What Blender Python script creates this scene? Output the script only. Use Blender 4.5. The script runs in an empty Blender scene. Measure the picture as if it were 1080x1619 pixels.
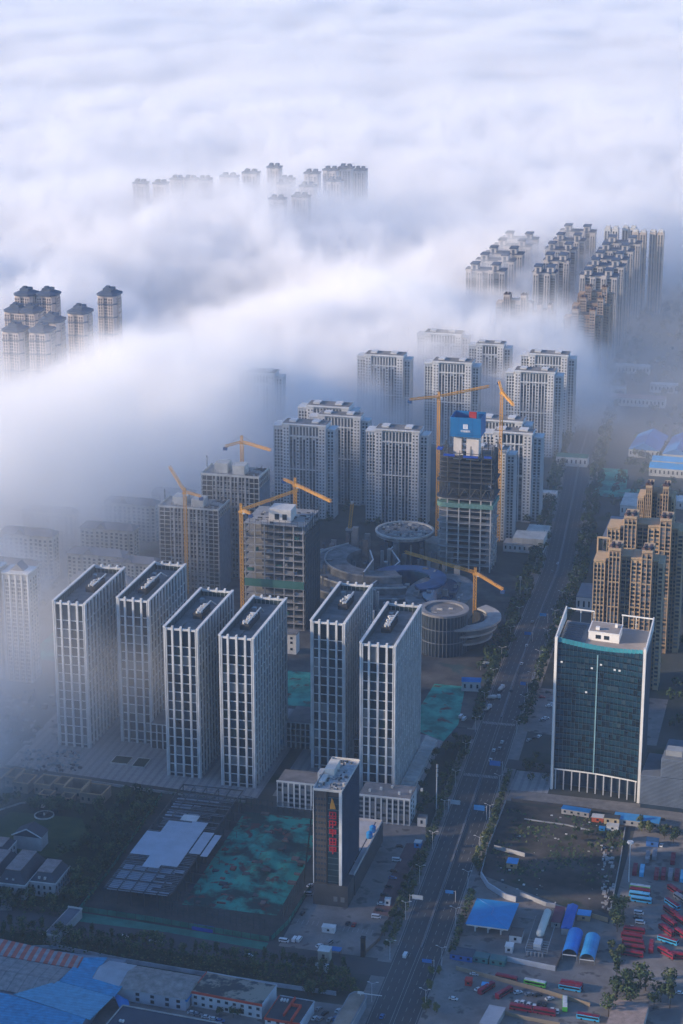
import bpy, bmesh, math, random
from mathutils import Vector, Matrix
R = math.radians
sc = bpy.context.scene
col = sc.collection
# ------------------------------------------------------------------ camera, world, sun, exposure
CAM_H = 540.0; PITCH = 17.0; YAW = 13.9; FPX = 3274.0
cd = bpy.data.cameras.new('camera'); cam = bpy.data.objects.new('camera', cd); col.objects.link(cam)
cam.location = (0, 0, CAM_H); cam.rotation_euler = (R(90 - PITCH), 0, R(YAW))
cd.sensor_fit = 'VERTICAL'; cd.sensor_height = 36.0; cd.lens = 36.0 * FPX / 1619.0
cd.clip_start = 1.0; cd.clip_end = 80000.0
sc.camera = cam
SUN_EL = 16.0; SUN_AZ = -70.0     # azimuth measured from -Y (behind the camera) towards -X
sx, sy = -math.sin(R(-SUN_AZ)), -math.cos(R(SUN_AZ))
sun_dir = Vector((sx * math.cos(R(SUN_EL)), sy * math.cos(R(SUN_EL)), math.sin(R(SUN_EL))))
w = bpy.data.worlds.new('World'); sc.world = w; w.use_nodes = True
nt = w.node_tree; bg = nt.nodes['Background']; bg.inputs['Strength'].default_value = 0.108
sky = nt.nodes.new('ShaderNodeTexSky'); sky.sky_type = 'NISHITA'; sky.sun_disc = False
sky.sun_elevation = R(SUN_EL); sky.sun_rotation = math.atan2(sun_dir.x, sun_dir.y)
sky.altitude = 100; sky.dust_density = 0.2; sky.ozone_density = 6.5
nt.links.new(sky.outputs['Color'], bg.inputs['Color'])
sl = bpy.data.lights.new('sun', 'SUN'); sl.energy = 3.5; sl.angle = R(3.0); sl.color = (1.0, 0.79, 0.57)
so = bpy.data.objects.new('sun', sl); col.objects.link(so); so.location = (-800, -400, 1200)
so.rotation_euler = sun_dir.to_track_quat('Z', 'Y').to_euler()
sc.view_settings.view_transform = 'Standard'; sc.view_settings.look = 'None'
sc.view_settings.gamma = 1.0; sc.view_settings.use_curve_mapping = False
sc.view_settings.exposure = 1.15
cy = sc.cycles
cy.use_denoising = True; cy.max_bounces = 20; cy.diffuse_bounces = 2; cy.glossy_bounces = 2
cy.volume_bounces = 18; cy.transparent_max_bounces = 8; cy.volume_max_steps = 512; cy.volume_step_rate = 1.0
cy.sample_clamp_indirect = 6.0
cy.use_adaptive_sampling = True; cy.adaptive_threshold = 0.03
# ------------------------------------------------------------------ helpers
random.seed(7)
rnd = random.uniform
_yaw, _th = R(YAW), R(PITCH)
_f = Vector((-math.sin(_yaw) * math.cos(_th), math.cos(_yaw) * math.cos(_th), -math.sin(_th)))
_r = Vector((math.cos(_yaw), math.sin(_yaw), 0)); _u = _r.cross(_f)
def at(px, py, z=0.0):
    """survey: the world point at height z seen at a pixel of the photograph"""
    d = _f + _r * ((px - 540) / FPX) + _u * ((810 - py) / FPX)
    return Vector((0, 0, CAM_H)) + d * ((z - CAM_H) / d.z)

_mats = {}
def mat(name, c, rough=0.75, metal=0.0, var=0.18, scale=0.12, spec=0.35, bump=0.0, fine=0.0):
    """one procedural material: a base colour broken up by two noises laid out in world metres"""
    if name in _mats: return _mats[name]
    m = bpy.data.materials.new(name); m.use_nodes = True; t = m.node_tree; p = t.nodes['Principled BSDF']
    p.inputs['Roughness'].default_value = rough; p.inputs['Metallic'].default_value = metal
    p.inputs['Specular IOR Level'].default_value = spec
    g = t.nodes.new('ShaderNodeNewGeometry')
    n1 = t.nodes.new('ShaderNodeTexNoise'); n1.inputs['Scale'].default_value = scale; n1.inputs['Detail'].default_value = 5; n1.inputs['Roughness'].default_value = 0.65
    t.links.new(g.outputs['Position'], n1.inputs['Vector'])
    mr = t.nodes.new('ShaderNodeMapRange'); mr.inputs['From Min'].default_value = 0.3; mr.inputs['From Max'].default_value = 0.7
    mr.inputs['To Min'].default_value = 1 - var; mr.inputs['To Max'].default_value = 1 + var
    t.links.new(n1.outputs[0], mr.inputs['Value'])
    mx = t.nodes.new('ShaderNodeVectorMath'); mx.operation = 'SCALE'; mx.inputs[0].default_value = c
    t.links.new(mr.outputs[0], mx.inputs['Scale']); t.links.new(mx.outputs[0], p.inputs['Base Color'])
    _mats[name] = m
    return m

def mat_two(name, c1, c2, scale, lo=0.45, hi=0.55, rough=0.85, sq=(1, 1, 1), detail=6, third=None, s3=0.5):
    """ground covers: two real colours in patches"""
    if name in _mats: return _mats[name]
    m = bpy.data.materials.new(name); m.use_nodes = True; t = m.node_tree; p = t.nodes['Principled BSDF']
    p.inputs['Roughness'].default_value = rough; p.inputs['Specular IOR Level'].default_value = 0.2
    g = t.nodes.new('ShaderNodeNewGeometry'); vm = t.nodes.new('ShaderNodeVectorMath'); vm.operation = 'MULTIPLY'; vm.inputs[1].default_value = sq
    t.links.new(g.outputs['Position'], vm.inputs[0])
    n1 = t.nodes.new('ShaderNodeTexNoise'); n1.inputs['Scale'].default_value = scale; n1.inputs['Detail'].default_value = detail; n1.inputs['Roughness'].default_value = 0.62
    t.links.new(vm.outputs[0], n1.inputs['Vector'])
    cr = t.nodes.new('ShaderNodeValToRGB'); e = cr.color_ramp.elements
    e[0].position = lo; e[0].color = (*c1, 1); e[1].position = hi; e[1].color = (*c2, 1)
    t.links.new(n1.outputs[0], cr.inputs[0])
    out = cr.outputs[0]
    if third:
        n2 = t.nodes.new('ShaderNodeTexNoise'); n2.inputs['Scale'].default_value = s3; n2.inputs['Detail'].default_value = 4
        t.links.new(vm.outputs[0], n2.inputs['Vector'])
        c2n = t.nodes.new('ShaderNodeValToRGB'); q = c2n.color_ramp.elements; q[0].position = 0.58; q[0].color = (0, 0, 0, 1); q[1].position = 0.66; q[1].color = (1, 1, 1, 1)
        t.links.new(n2.outputs[0], c2n.inputs[0])
        mx = t.nodes.new('ShaderNodeMixRGB'); t.links.new(c2n.outputs[0], mx.inputs[0]); t.links.new(out, mx.inputs[1]); mx.inputs[2].default_value = (*third, 1)
        out = mx.outputs[0]
    t.links.new(out, p.inputs['Base Color'])
    _mats[name] = m
    return m

def mat_bands(name, c1, c2, axis, period, duty=0.5, rough=0.7, noise=0.15, metal=0.0):
    """sheet roofs and cladding: two colours alternating every few metres along a world axis"""
    if name in _mats: return _mats[name]
    m = bpy.data.materials.new(name); m.use_nodes = True; t = m.node_tree; p = t.nodes['Principled BSDF']
    p.inputs['Roughness'].default_value = rough; p.inputs['Metallic'].default_value = metal; p.inputs['Specular IOR Level'].default_value = 0.3
    g = t.nodes.new('ShaderNodeNewGeometry'); s = t.nodes.new('ShaderNodeSeparateXYZ'); t.links.new(g.outputs['Position'], s.inputs[0])
    a = t.nodes.new('ShaderNodeMath'); a.operation = 'DIVIDE'; t.links.new(s.outputs['XYZ'.index(axis)], a.inputs[0]); a.inputs[1].default_value = period
    b = t.nodes.new('ShaderNodeMath'); b.operation = 'FRACT'; t.links.new(a.outputs[0], b.inputs[0])
    l = t.nodes.new('ShaderNodeMath'); l.operation = 'LESS_THAN'; t.links.new(b.outputs[0], l.inputs[0]); l.inputs[1].default_value = duty
    mx = t.nodes.new('ShaderNodeMixRGB'); t.links.new(l.outputs[0], mx.inputs[0]); mx.inputs[1].default_value = (*c2, 1); mx.inputs[2].default_value = (*c1, 1)
    n = t.nodes.new('ShaderNodeTexNoise'); n.inputs['Scale'].default_value = 0.35; n.inputs['Detail'].default_value = 6; t.links.new(g.outputs['Position'], n.inputs['Vector'])
    mr = t.nodes.new('ShaderNodeMapRange'); mr.inputs['From Min'].default_value = 0.3; mr.inputs['From Max'].default_value = 0.7
    mr.inputs['To Min'].default_value = 1 - noise; mr.inputs['To Max'].default_value = 1 + noise; t.links.new(n.outputs[0], mr.inputs['Value'])
    vs = t.nodes.new('ShaderNodeVectorMath'); vs.operation = 'SCALE'; t.links.new(mx.outputs[0], vs.inputs[0]); t.links.new(mr.outputs[0], vs.inputs['Scale'])
    t.links.new(vs.outputs[0], p.inputs['Base Color'])
    _mats[name] = m
    return m

class MB:
    """collects shapes for ONE mesh"""
    def __init__(s): s.v = []; s.f = []; s.mi = []
    def add(s, vs, fs, k=0):
        o = len(s.v); s.v += [tuple(v) for v in vs]; s.f += [tuple(i + o for i in f) for f in fs]; s.mi += [k] * len(fs)
        return s
    def box(s, x0, x1, y0, y1, z0, z1, k=0, top=None):
        fs = [(0, 3, 2, 1), (4, 5, 6, 7), (0, 1, 5, 4), (1, 2, 6, 5), (2, 3, 7, 6), (3, 0, 4, 7)]
        s.add([(x0, y0, z0), (x1, y0, z0), (x1, y1, z0), (x0, y1, z0), (x0, y0, z1), (x1, y0, z1), (x1, y1, z1), (x0, y1, z1)], fs, k)
        if top is not None: s.mi[-5] = top
        return s
    def prism(s, poly, z0, z1, k=0, top=None):
        n = len(poly); a = sum(poly[i][0] * poly[(i + 1) % n][1] - poly[(i + 1) % n][0] * poly[i][1] for i in range(n))
        if a < 0: poly = poly[::-1]
        z1s = z1 if isinstance(z1, (list, tuple)) else [z1] * n
        vs = [(x, y, z0) for x, y in poly] + [(p[0], p[1], z) for p, z in zip(poly, z1s)]
        fs = [tuple(range(n - 1, -1, -1)), tuple(range(n, 2 * n))] + [(i, (i + 1) % n, n + (i + 1) % n, n + i) for i in range(n)]
        s.add(vs, fs, k)
        if top is not None: s.mi[-n - 1] = top
        return s
    def tube(s, p, q, r, n=6, k=0, r2=None):
        p, q = Vector(p), Vector(q); d = (q - p).normalized(); a = d.orthogonal().normalized(); b = d.cross(a); r2 = r if r2 is None else r2
        ring = [(math.cos(6.28319 * i / n + 0.785), math.sin(6.28319 * i / n + 0.785)) for i in range(n)]
        vs = [p + (a * c + b * e) * r for c, e in ring] + [q + (a * c + b * e) * r2 for c, e in ring]
        fs = [(i, (i + 1) % n, n + (i + 1) % n, n + i) for i in range(n)] + [tuple(range(n - 1, -1, -1)), tuple(range(n, 2 * n))]
        return s.add(vs, fs, k)
    def ring(s, cx, cy, r0, r1, z0, z1, a0=0.0, a1=360.0, n=24, k=0):
        for i in range(n):
            t0, t1 = R(a0 + (a1 - a0) * i / n), R(a0 + (a1 - a0) * (i + 1) / n)
            P4 = [(cx + r * math.cos(t), cy + r * math.sin(t)) for r, t in ((r0, t0), (r1, t0), (r1, t1), (r0, t1))]
            s.prism(P4, z0, z1, k)
        return s
    def disc(s, cx, cy, r, z0, z1, n=28, k=0, ry=None):
        ry = ry or r
        return s.prism([(cx + r * math.cos(6.28319 * i / n), cy + ry * math.sin(6.28319 * i / n)) for i in range(n)], z0, z1, k)
    def gable(s, x0, x1, y0, y1, z0, z1, k=0, axis='X', hip=0.0):
        """pitched roof, ridge along the axis"""
        if axis == 'X':
            ym = (y0 + y1) / 2; vs = [(x0, y0, z0), (x1, y0, z0), (x1, y1, z0), (x0, y1, z0), (x0 + hip, ym, z1), (x1 - hip, ym, z1)]
            fs = [(0, 1, 5, 4), (2, 3, 4, 5), (1, 2, 5), (3, 0, 4), (0, 3, 2, 1)]
        else:
            xm = (x0 + x1) / 2; vs = [(x0, y0, z0), (x1, y0, z0), (x1, y1, z0), (x0, y1, z0), (xm, y0 + hip, z1), (xm, y1 - hip, z1)]
            fs = [(1, 2, 5, 4), (3, 0, 4, 5), (0, 1, 4), (2, 3, 5), (0, 3, 2, 1)]
        return s.add(vs, fs, k)
    def mesh(s, name, ms):
        me = bpy.data.meshes.new(name); me.from_pydata(s.v, [], s.f); me.update()
        for m in (ms if isinstance(ms, (list, tuple)) else [ms]): me.materials.append(m)
        if any(s.mi): me.polygons.foreach_set('material_index', s.mi)
        return me
    def build(s, name, ms, parent=None, smooth=False):
        o = bpy.data.objects.new(name, s.mesh(name, ms)); col.objects.link(o); o.parent = parent
        if smooth: o.data.polygons.foreach_set('use_smooth', [True] * len(o.data.polygons))
        return o

def put(name, me, parent=None, loc=(0, 0, 0), rz=0.0):
    o = bpy.data.objects.new(name, me); col.objects.link(o); o.parent = parent; o.location = loc; o.rotation_euler.z = R(rz); return o
def tag(o, label=None, cat=None, group=None, kind=None):
    for k, v in (('label', label), ('category', cat), ('group', group), ('kind', kind)):
        if v: o[k] = v
    return o
def thing(name, label, cat, loc=(0, 0, 0), rz=0.0, group=None):
    o = bpy.data.objects.new(name, None); col.objects.link(o); o.location = loc; o.rotation_euler.z = R(rz)
    return tag(o, label, cat, group)
def copy_tree(o, parent=None):
    c = o.copy(); col.objects.link(c); c.parent = parent
    for ch in o.children: copy_tree(ch, c)
    return c
def dup(o, loc, rz=None, label=None, group=None, scale=None):
    c = copy_tree(o); c.location = loc
    if rz is not None: c.rotation_euler.z = R(rz)
    if label: c['label'] = label
    if group: c['group'] = group
    if scale: c.scale = scale
    return c
def structure(name, mb, ms, label=None):
    o = mb.build(name, ms); o['kind'] = 'structure'
    if label: o['label'] = label
    return o
def solo(name, label, cat, mb, ms, group=None, loc=(0, 0, 0), rz=0.0, kind=None, smooth=False):
    o = mb.build(name, ms, smooth=smooth); o.location = loc; o.rotation_euler.z = R(rz)
    return tag(o, label, cat, group, kind)

def posts(t, name, m, spots, w, z0, z1):
    me = MB().box(-w, w, -w, w, z0, z1).mesh(name, m)
    for x, y in spots: put(name, me, t, (x, y, 0))

# ------------------------------------------------------------------ materials (real base colours)
WHITE = mat('white_cladding', (0.57, 0.58, 0.585), 0.55)
PALE = mat('pale_render', (0.58, 0.57, 0.55), 0.8)
CONC = mat('raw_concrete', (0.34, 0.33, 0.32), 0.9, var=0.3)
CONCL = mat('light_concrete', (0.50, 0.49, 0.46), 0.9, var=0.25)
ROOFG = mat('roof_felt', (0.17, 0.165, 0.165), 0.9, var=0.35)
ROOFD = mat('dark_roof', (0.045, 0.05, 0.06), 0.8, var=0.3)
GLASS = [mat('window_glass_%s' % n, c, r, 0.0, 0.2, 0.3, 0.6) for n, c, r in (('deep', (0.012, 0.02, 0.03), 0.12), ('blue', (0.03, 0.05, 0.075), 0.15), ('green', (0.02, 0.04, 0.042), 0.18), ('curtained', (0.13, 0.14, 0.15), 0.4))]
GDARK = GLASS[0]
STEEL = mat('dark_steel', (0.06, 0.065, 0.07), 0.6, 0.2)
STEELL = mat('grey_steel', (0.30, 0.31, 0.32), 0.5, 0.2)
YELLOW = mat('crane_yellow', (0.66, 0.34, 0.06), 0.55, var=0.15)
BLUE = mat('blue_sheet', (0.012, 0.17, 0.44), 0.55, var=0.2)
BLUEL = mat('light_blue_sheet', (0.05, 0.30, 0.62), 0.5, var=0.2)
BEIGE = mat('beige_render', (0.45, 0.325, 0.20), 0.85, var=0.15)
BROWN = mat('brown_render', (0.30, 0.21, 0.15), 0.85, var=0.2)
PINK = mat('warm_beige_render', (0.50, 0.42, 0.36), 0.85, var=0.15)
RED = mat('red_paint', (0.42, 0.03, 0.03), 0.6)
GREEN = mat('green_paint', (0.08, 0.40, 0.06), 0.6)
MAROON = mat('maroon_paint', (0.20, 0.012, 0.035), 0.35, var=0.15)
RUBBER = mat('black_rubber', (0.015, 0.015, 0.016), 0.9)
BARK = mat('bark', (0.06, 0.045, 0.035), 0.95)
NET = mat_two('green_debris_net', (0.02, 0.16, 0.125), (0.06, 0.38, 0.29), 0.07, 0.40, 0.62, third=(0.10, 0.06, 0.05), s3=0.10)
NETV = mat('green_net_sheet', (0.03, 0.16, 0.12), 0.9, var=0.3)
# ------------------------------------------------------------------ ground, roads, yards
SOIL = mat_two('town_ground', (0.035, 0.042, 0.036), (0.085, 0.085, 0.08), 0.012, 0.38, 0.66, third=(0.03, 0.045, 0.025), s3=0.03)
ASPH = mat_two('asphalt', (0.055, 0.056, 0.060), (0.095, 0.092, 0.092), 0.02, 0.35, 0.65, sq=(1, 0.12, 1))
YARD = mat_two('yard_concrete', (0.15, 0.135, 0.13), (0.27, 0.25, 0.235), 0.06, 0.35, 0.7, third=(0.10, 0.09, 0.085), s3=0.12)
PAVE = mat_bands('plaza_paving', (0.30, 0.29, 0.29), (0.23, 0.225, 0.225), 'X', 5.0, 0.62, 0.85, 0.12)
SIDEW = mat('pavement_slabs', (0.19, 0.18, 0.175), 0.9, var=0.25, scale=0.2)
WASTE = mat_two('vacant_soil', (0.028, 0.026, 0.024), (0.115, 0.098, 0.088), 0.045, 0.36, 0.70, third=(0.025, 0.04, 0.02), s3=0.06)
LAWN = mat_two('lawn', (0.02, 0.05, 0.02), (0.05, 0.08, 0.03), 0.05, 0.35, 0.65)
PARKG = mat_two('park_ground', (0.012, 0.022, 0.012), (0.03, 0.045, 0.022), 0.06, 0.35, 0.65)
PINKG = mat_two('bare_pink_ground', (0.20, 0.13, 0.12), (0.30, 0.24, 0.22), 0.02, 0.35, 0.65)
MARK = mat('road_paint', (0.30, 0.30, 0.29), 0.8, var=0.35, scale=0.4)
KERB = mat('kerb_stone', (0.27, 0.27, 0.26), 0.9)

def sheet(name, poly, z, m, kind='structure', label=None):
    mb = MB(); mb.add([(x, y, z) for x, y in poly], [tuple(range(len(poly)))])
    o = mb.build(name, m)
    if o.data.polygons[0].normal.z < 0: o.data.flip_normals()
    o['kind'] = kind
    if label: o['label'] = label
    return o
sheet('ground', [(-30000, -3000), (30000, -3000), (30000, 60000), (-30000, 60000)], 0.0, SOIL)
# main road: centre line bends gently to the left
def road_x(y):
    pts = [(700, -193), (880, -193), (960, -194), (1063, -197.5), (1180, -202), (1368, -209.5), (1600, -214), (1820, -231), (1960, -243), (2300, -262), (3200, -300)]
    for (a, xa), (b, xb) in zip(pts, pts[1:]):
        if y <= b: return xa + (xb - xa) * (y - a) / (b - a)
    return pts[-1][1]
ys = list(range(700, 3200, 20))
def strip(name, off0, off1, z, m, y0=700, y1=3200, kind='structure'):
    mb = MB(); yy = [y for y in ys if y0 <= y <= y1]
    vs = [(road_x(y) + o, y, z) for y in yy for o in (off0, off1)]
    mb.add(vs, [(2 * i, 2 * i + 1, 2 * i + 3, 2 * i + 2) for i in range(len(yy) - 1)])
    o = mb.build(name, m); o['kind'] = kind; return o
strip('pavement', -20.0, 20.0, 0.012, SIDEW)
strip('road', -12.5, 12.5, 0.05, ASPH)
def strip_box(name, off0, off1, z0, z1, m, y0, y1):
    mb = MB(); yy = [y for y in ys if y0 <= y <= y1]
    for a, b in zip(yy, yy[1:]):
        mb.prism([(road_x(a) + off0, a), (road_x(a) + off1, a), (road_x(b) + off1, b), (road_x(b) + off0, b)], z0, z1)
    o = mb.build(name, m); o['kind'] = 'structure'; return o
for off in (-12.9, 12.5): strip_box('kerb', off, off + 0.4, 0.0, 0.17, KERB, 960, 2300)
mb = MB()
for off in (-8.5, -4.6, 4.6, 8.5):
    for y in range(760, 2300, 9):
        x = road_x(y) + off; mb.box(x - 0.09, x + 0.09, y, y + 4.2, 0.051, 0.056)
for off in (-0.9, 0.9, -11.6, 11.6):
    for y in range(720, 2400, 20):
        xa, xb = road_x(y) + off, road_x(y + 20) + off
        mb.prism([(xa - 0.1, y), (xa + 0.1, y), (xb + 0.1, y + 20), (xb - 0.1, y + 20)], 0.051, 0.056)
for yc in (1268, 1182):              # zebra crossings
    for k in range(22):
        x = road_x(yc) - 11.2 + k; mb.box(x, x + 0.55, yc, yc + 4.0, 0.051, 0.056)
structure('road_markings', mb, MARK)
for y0_, y1_, lab_ in ((960, 1170, 'nearest stretch, below the junction'), (1280, 1460, 'middle stretch, beside the mall site'), (1480, 2280, 'far stretch, running into the haze')):
  mb = MB()
  for y in range(y0_, y1_, 20):
    xa, xb = road_x(y), road_x(y + 20)
    mb.prism([(xa - 0.35, y), (xa + 0.35, y), (xb + 0.35, y + 20), (xb - 0.35, y + 20)], 0.05, 0.9)
  tag(mb.build('median_barrier', mat('barrier_white', (0.17, 0.17, 0.18), 0.6)), 'low pale barrier along the middle of the main road, ' + lab_, 'barrier', 'median barriers')
sheet('side_road', [(-700, 926), (-206, 926), (-206, 941), (-268, 942), (-420, 947), (-700, 953)], 0.03, ASPH)
sheet('side_road.001', [(-190, 1200), (-60, 1192), (-60, 1202), (-190, 1214)], 0.031, ASPH)
sheet('side_road.002', [(-330, 1240), (-216, 1240), (-216, 1256), (-330, 1256)], 0.03, ASPH)
sheet('side_road.003', [(-202, 1470), (-60, 1470), (-60, 1484), (-202, 1484)], 0.03, ASPH)
sheet('yard', [(-268, 944), (-212, 944), (-212, 1100), (-230, 1108), (-268, 1100)], 0.024, YARD)
sheet('plaza_paving', [(-500, 1128), (-340, 1116), (-330, 1118), (-330, 1262), (-500, 1262)], 0.024, PAVE)
sheet('plaza_paving.001', [(-322, 1124), (-236, 1124), (-236, 1262), (-322, 1262)], 0.026, PAVE)
sheet('plaza_paving.002', [(-181, 1152), (-60, 1150), (-60, 1166), (-181, 1168)], 0.028, SIDEW)
sheet('plaza_paving.003', [(-182, 1168), (-158, 1168), (-158, 1198), (-182, 1198)], 0.026, PAVE)
sheet('forecourt', [(-188, 1262), (-160, 1258), (-100, 1258), (-100, 1340), (-192, 1340)], 0.02, YARD)
sheet('depot_yard', [(-180, 860), (-40, 860), (-40, 1150), (-100, 1150), (-101, 1010), (-181, 1052)], 0.02, YARD)
sheet('vacant_lot', [(-180, 1050), (-138, 1040), (-102, 1020), (-104, 1136), (-138, 1146), (-182, 1148)], 0.028, WASTE)
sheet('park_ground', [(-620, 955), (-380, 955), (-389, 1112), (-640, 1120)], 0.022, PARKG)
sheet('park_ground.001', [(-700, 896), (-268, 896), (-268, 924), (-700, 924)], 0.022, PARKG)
sheet('lawn', [(-475, 1020), (-420, 1012), (-408, 1040), (-425, 1066), (-470, 1064)], 0.03, LAWN)
sheet('factory_yard', [(-420, 780), (-212, 780), (-212, 894), (-420, 894)], 0.018, YARD)
sheet('building_site_ground', [(-388, 960), (-272, 950), (-268, 1016), (-288, 1106), (-388, 1114)], 0.028, mat_two('site_soil', (0.03, 0.04, 0.04), (0.08, 0.08, 0.075), 0.05, 0.35, 0.7))
sheet('building_site_ground.001', [(-330, 1262), (-222, 1258), (-226, 1560), (-330, 1640), (-420, 1640), (-500, 1560), (-500, 1266)], 0.018, mat_two('site_mud', (0.045, 0.045, 0.045), (0.14, 0.13, 0.12), 0.04, 0.35, 0.7, third=(0.05, 0.08, 0.08), s3=0.05))
sheet('apartment_ground', [(-900, 1290), (-500, 1290), (-500, 1660), (-900, 1660)], 0.012, mat_two('estate_ground', (0.05, 0.055, 0.04), (0.16, 0.15, 0.14), 0.03, 0.4, 0.6))

# ------------------------------------------------------------------ six white gridded office towers
def glass_variants(x0, x1, y0, y1, z0, z1):
    out = []
    for g in GLASS: out.append(MB().box(x0, x1, y0, y1, z0, z1).mesh('window', g))
    return out
OT_W, OT_D, OT_H, ROWS = 22.0, 75.0, 99.0, 15
def make_office_tower(label, loc, plant):
    t = thing('office_tower', label, 'office tower', loc, 0, 'six white gridded office towers')
    W, D, H = OT_W, OT_D, OT_H; zr = H - 4.2
    MB().box(0.9, W - 0.9, 0.9, D - 0.9, 0, zr - 0.3).build('wall', mat('tower_core', (0.05, 0.055, 0.06), 0.6), t)
    MB().box(0.9, W - 0.9, 0.9, D - 0.9, zr - 0.3, zr).build('roof', ROOFG, t)
    top = [0.0] + [2.0 + i * (H - 13.5) / 14 for i in range(15)] + [H - 1.0]
    rows = [(2.2 + i * 6.05, 2.2 + (i + 1) * 6.05) for i in range(14)] + [(2.2 + 14 * 6.05, H - 1.4)]
    f = MB()
    px = [0.0, 5.5, 11.0, 16.5, 22.0]
    for k, x in enumerate(px):                                 # front and back piers, standing a little above the coping
        w = 0.62
        if k in (0, 4):
            xs = [(0, 0.8), (1.25, 1.8)] if k == 0 else [(W - 1.8, W - 1.25), (W - 0.8, W)]
        else: xs = [(x - w, x + w)]
        for a, b in xs:
            hz_ = H + (1.3 if k not in (0, 4) else 0)
            f.box(a, b, -0.7, 1.0, 0, hz_); f.box(a, b, D - 1.0, D + 0.7, 0, hz_)
    f.box(0.81, 1.24, -0.25, 0.95, 0, H); f.box(W - 1.24, W - 0.81, -0.25, 0.95, 0, H)
    for i in range(13):                                        # fins down the long sides
        y = 1.0 + i * (D - 2.0) / 12
        f.box(-0.45, 0.95, y - 0.55, y + 0.55, 0, H - 0.05); f.box(W - 0.95, W + 0.45, y - 0.55, y + 0.55, 0, H - 0.05)
    for z0, z1 in rows:
        for yy in ((0.25, 0.9), (D - 0.9, D - 0.25)): f.box(1.9, W - 1.9, yy[0], yy[1], z0 - 0.26, z0 + 0.26)
        for xx in ((0.25, 0.85), (W - 0.85, W - 0.25)): f.box(xx[0], xx[1], 1.2, D - 1.2, z0 - 0.28, z0 + 0.28)
    f.build('facade_frame', WHITE, t)
    c = MB(); c.box(-0.55, 1.1, -0.4, D + 0.4, H, H + 0.9); c.box(W - 1.1, W + 0.55, -0.4, D + 0.4, H, H + 0.9)
    c.box(1.11, W - 1.11, -0.4, 0.9, H - 1.3, H - 0.1); c.box(1.11, W - 1.11, D - 0.9, D + 0.4, H - 1.3, H - 0.1)
    c.build('coping', WHITE, t)
    pr = MB(); pr.box(0.92, 1.2, 1.0, D - 1.0, zr, H - 0.1); pr.box(W - 1.2, W - 0.92, 1.0, D - 1.0, zr, H - 0.1)
    pr.box(1.25, W - 1.25, D - 1.2, D - 0.92, zr, H - 1.4); pr.box(1.25, W - 1.25, 0.92, 1.2, zr, H - 1.4)
    for i in range(24):
        y = 2 + i * 3; pr.box(1.21, 1.35, y, y + 0.35, zr, H - 0.2, 1); pr.box(W - 1.35, W - 1.21, y, y + 0.35, zr, H - 0.2, 1)
    for i in range(7): pr.box(2.5 + i * 2.8, 2.8 + i * 2.8, D - 1.35, D - 1.21, zr, H - 1.5, 1)
    pr.build('parapet', [mat('parapet_glass', (0.03, 0.05, 0.05), 0.3), STEELL], t)
    ox, oy, pl_, sm_ = plant
    e = MB(); e.box(7.5 + ox, 13.5 + ox, 24 + oy, 24 + oy + pl_, zr, zr + 3.6)
    MB().box(3 + ox, 3 + ox + sm_, 10, 22, zr, zr + 0.7).build('roof_plinth', ROOFG, t); MB().box(4, 6.5, 58 + oy / 3, 61 + oy / 3, zr, zr + 2.4).build('roof_vent', STEELL, t)
    eo = e.build('rooftop_plant', [mat('plant_louvre', (0.035, 0.035, 0.04), 0.7), ROOFG], t)
    d = MB()
    for i in range(int(pl_ / 3.6)): y = 25.5 + oy + i * 3.4; x_ = ox + rnd(8.6, 11.4); d.tube((x_, y, zr + 3.61), (x_, y, zr + 4.7), rnd(0.7, 1.1), 10); d.box(8.2 + ox + rnd(0, 2), 11.8 + ox + rnd(0, 1.4), y + 1.3, y + rnd(1.8, 2.6), zr + 3.61, zr + 4.5)
    d.tube((12 + ox, 25 + oy, zr + 4.2), (12 + ox, 25 + oy + pl_ * 1.25, zr + 4.2), 0.5, 6); d.tube((12 + ox, 25 + oy + pl_ * 1.25, zr + 4.2), (12 + ox + rnd(-3, 4), 28 + oy + pl_ * 1.25, zr + 0.8), 0.5, 6)
    d.build('duct', mat('duct_metal', (0.55, 0.55, 0.54), 0.5, 0.2), eo)
    # windows: the hundred that show largest are parts of their own, the rest is one part
    rest = MB(); n = 0
    fw = [(1.95, 4.8), (6.2, 10.3), (11.7, 15.8), (17.2, 20.05)]
    cache = {}
    def win(key, x0, x1, y0, y1, z0, z1):
        k = (key, random.choice((0, 0, 0, 1, 1, 2, 3)))
        if k not in cache: cache[k] = MB().box(0, x1 - x0, 0, y1 - y0, 0, z1 - z0).mesh('window', GLASS[k[1]])
        put('window', cache[k], t, (x0, y0, z0))
    for ri in range(14, -1, -1):
        z0, z1 = rows[ri][0] + 0.36, rows[ri][1] - 0.36
        for fi, (a, b) in enumerate(fw): win(('f', fi, ri == 14), a, b, 0.5, 0.84, z0, z1)
        rest.box(1.9, W - 1.9, D - 0.84, D - 0.5, z0, z1, 0)
        for i in range(12):
            y0 = 1.0 + i * (D - 2) / 12 + 0.6; y1 = y0 + (D - 2) / 12 - 1.2
            if ri >= 12 and i < 12 or (ri == 11 and i < 4): win(('s', ri == 14), W - 0.84, W - 0.5, y0, y1, z0, z1)
            else: rest.box(W - 0.84, W - 0.5, y0, y1, z0, z1, random.choice((0, 0, 0, 1, 1, 2)))
            rest.box(0.5, 0.84, y0, y1, z0, z1, random.choice((0, 0, 1, 2)))
    tag(rest.build('window', GLASS, t), kind='stuff')
    return t
ot_names = ['white gridded office tower veiled by wisps of fog, leftmost of the six',
            'white gridded office tower standing second from the left, just behind its fog veiled neighbour',
            'white gridded office tower with light grey roof, third from the left, beside the park',
            'white gridded office tower fourth from the left, behind the steel frame site',
            'white gridded office tower with open gap on its left, rear one of the right pair',
            'white gridded office tower nearest the main road, its right side fully in view']
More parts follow.
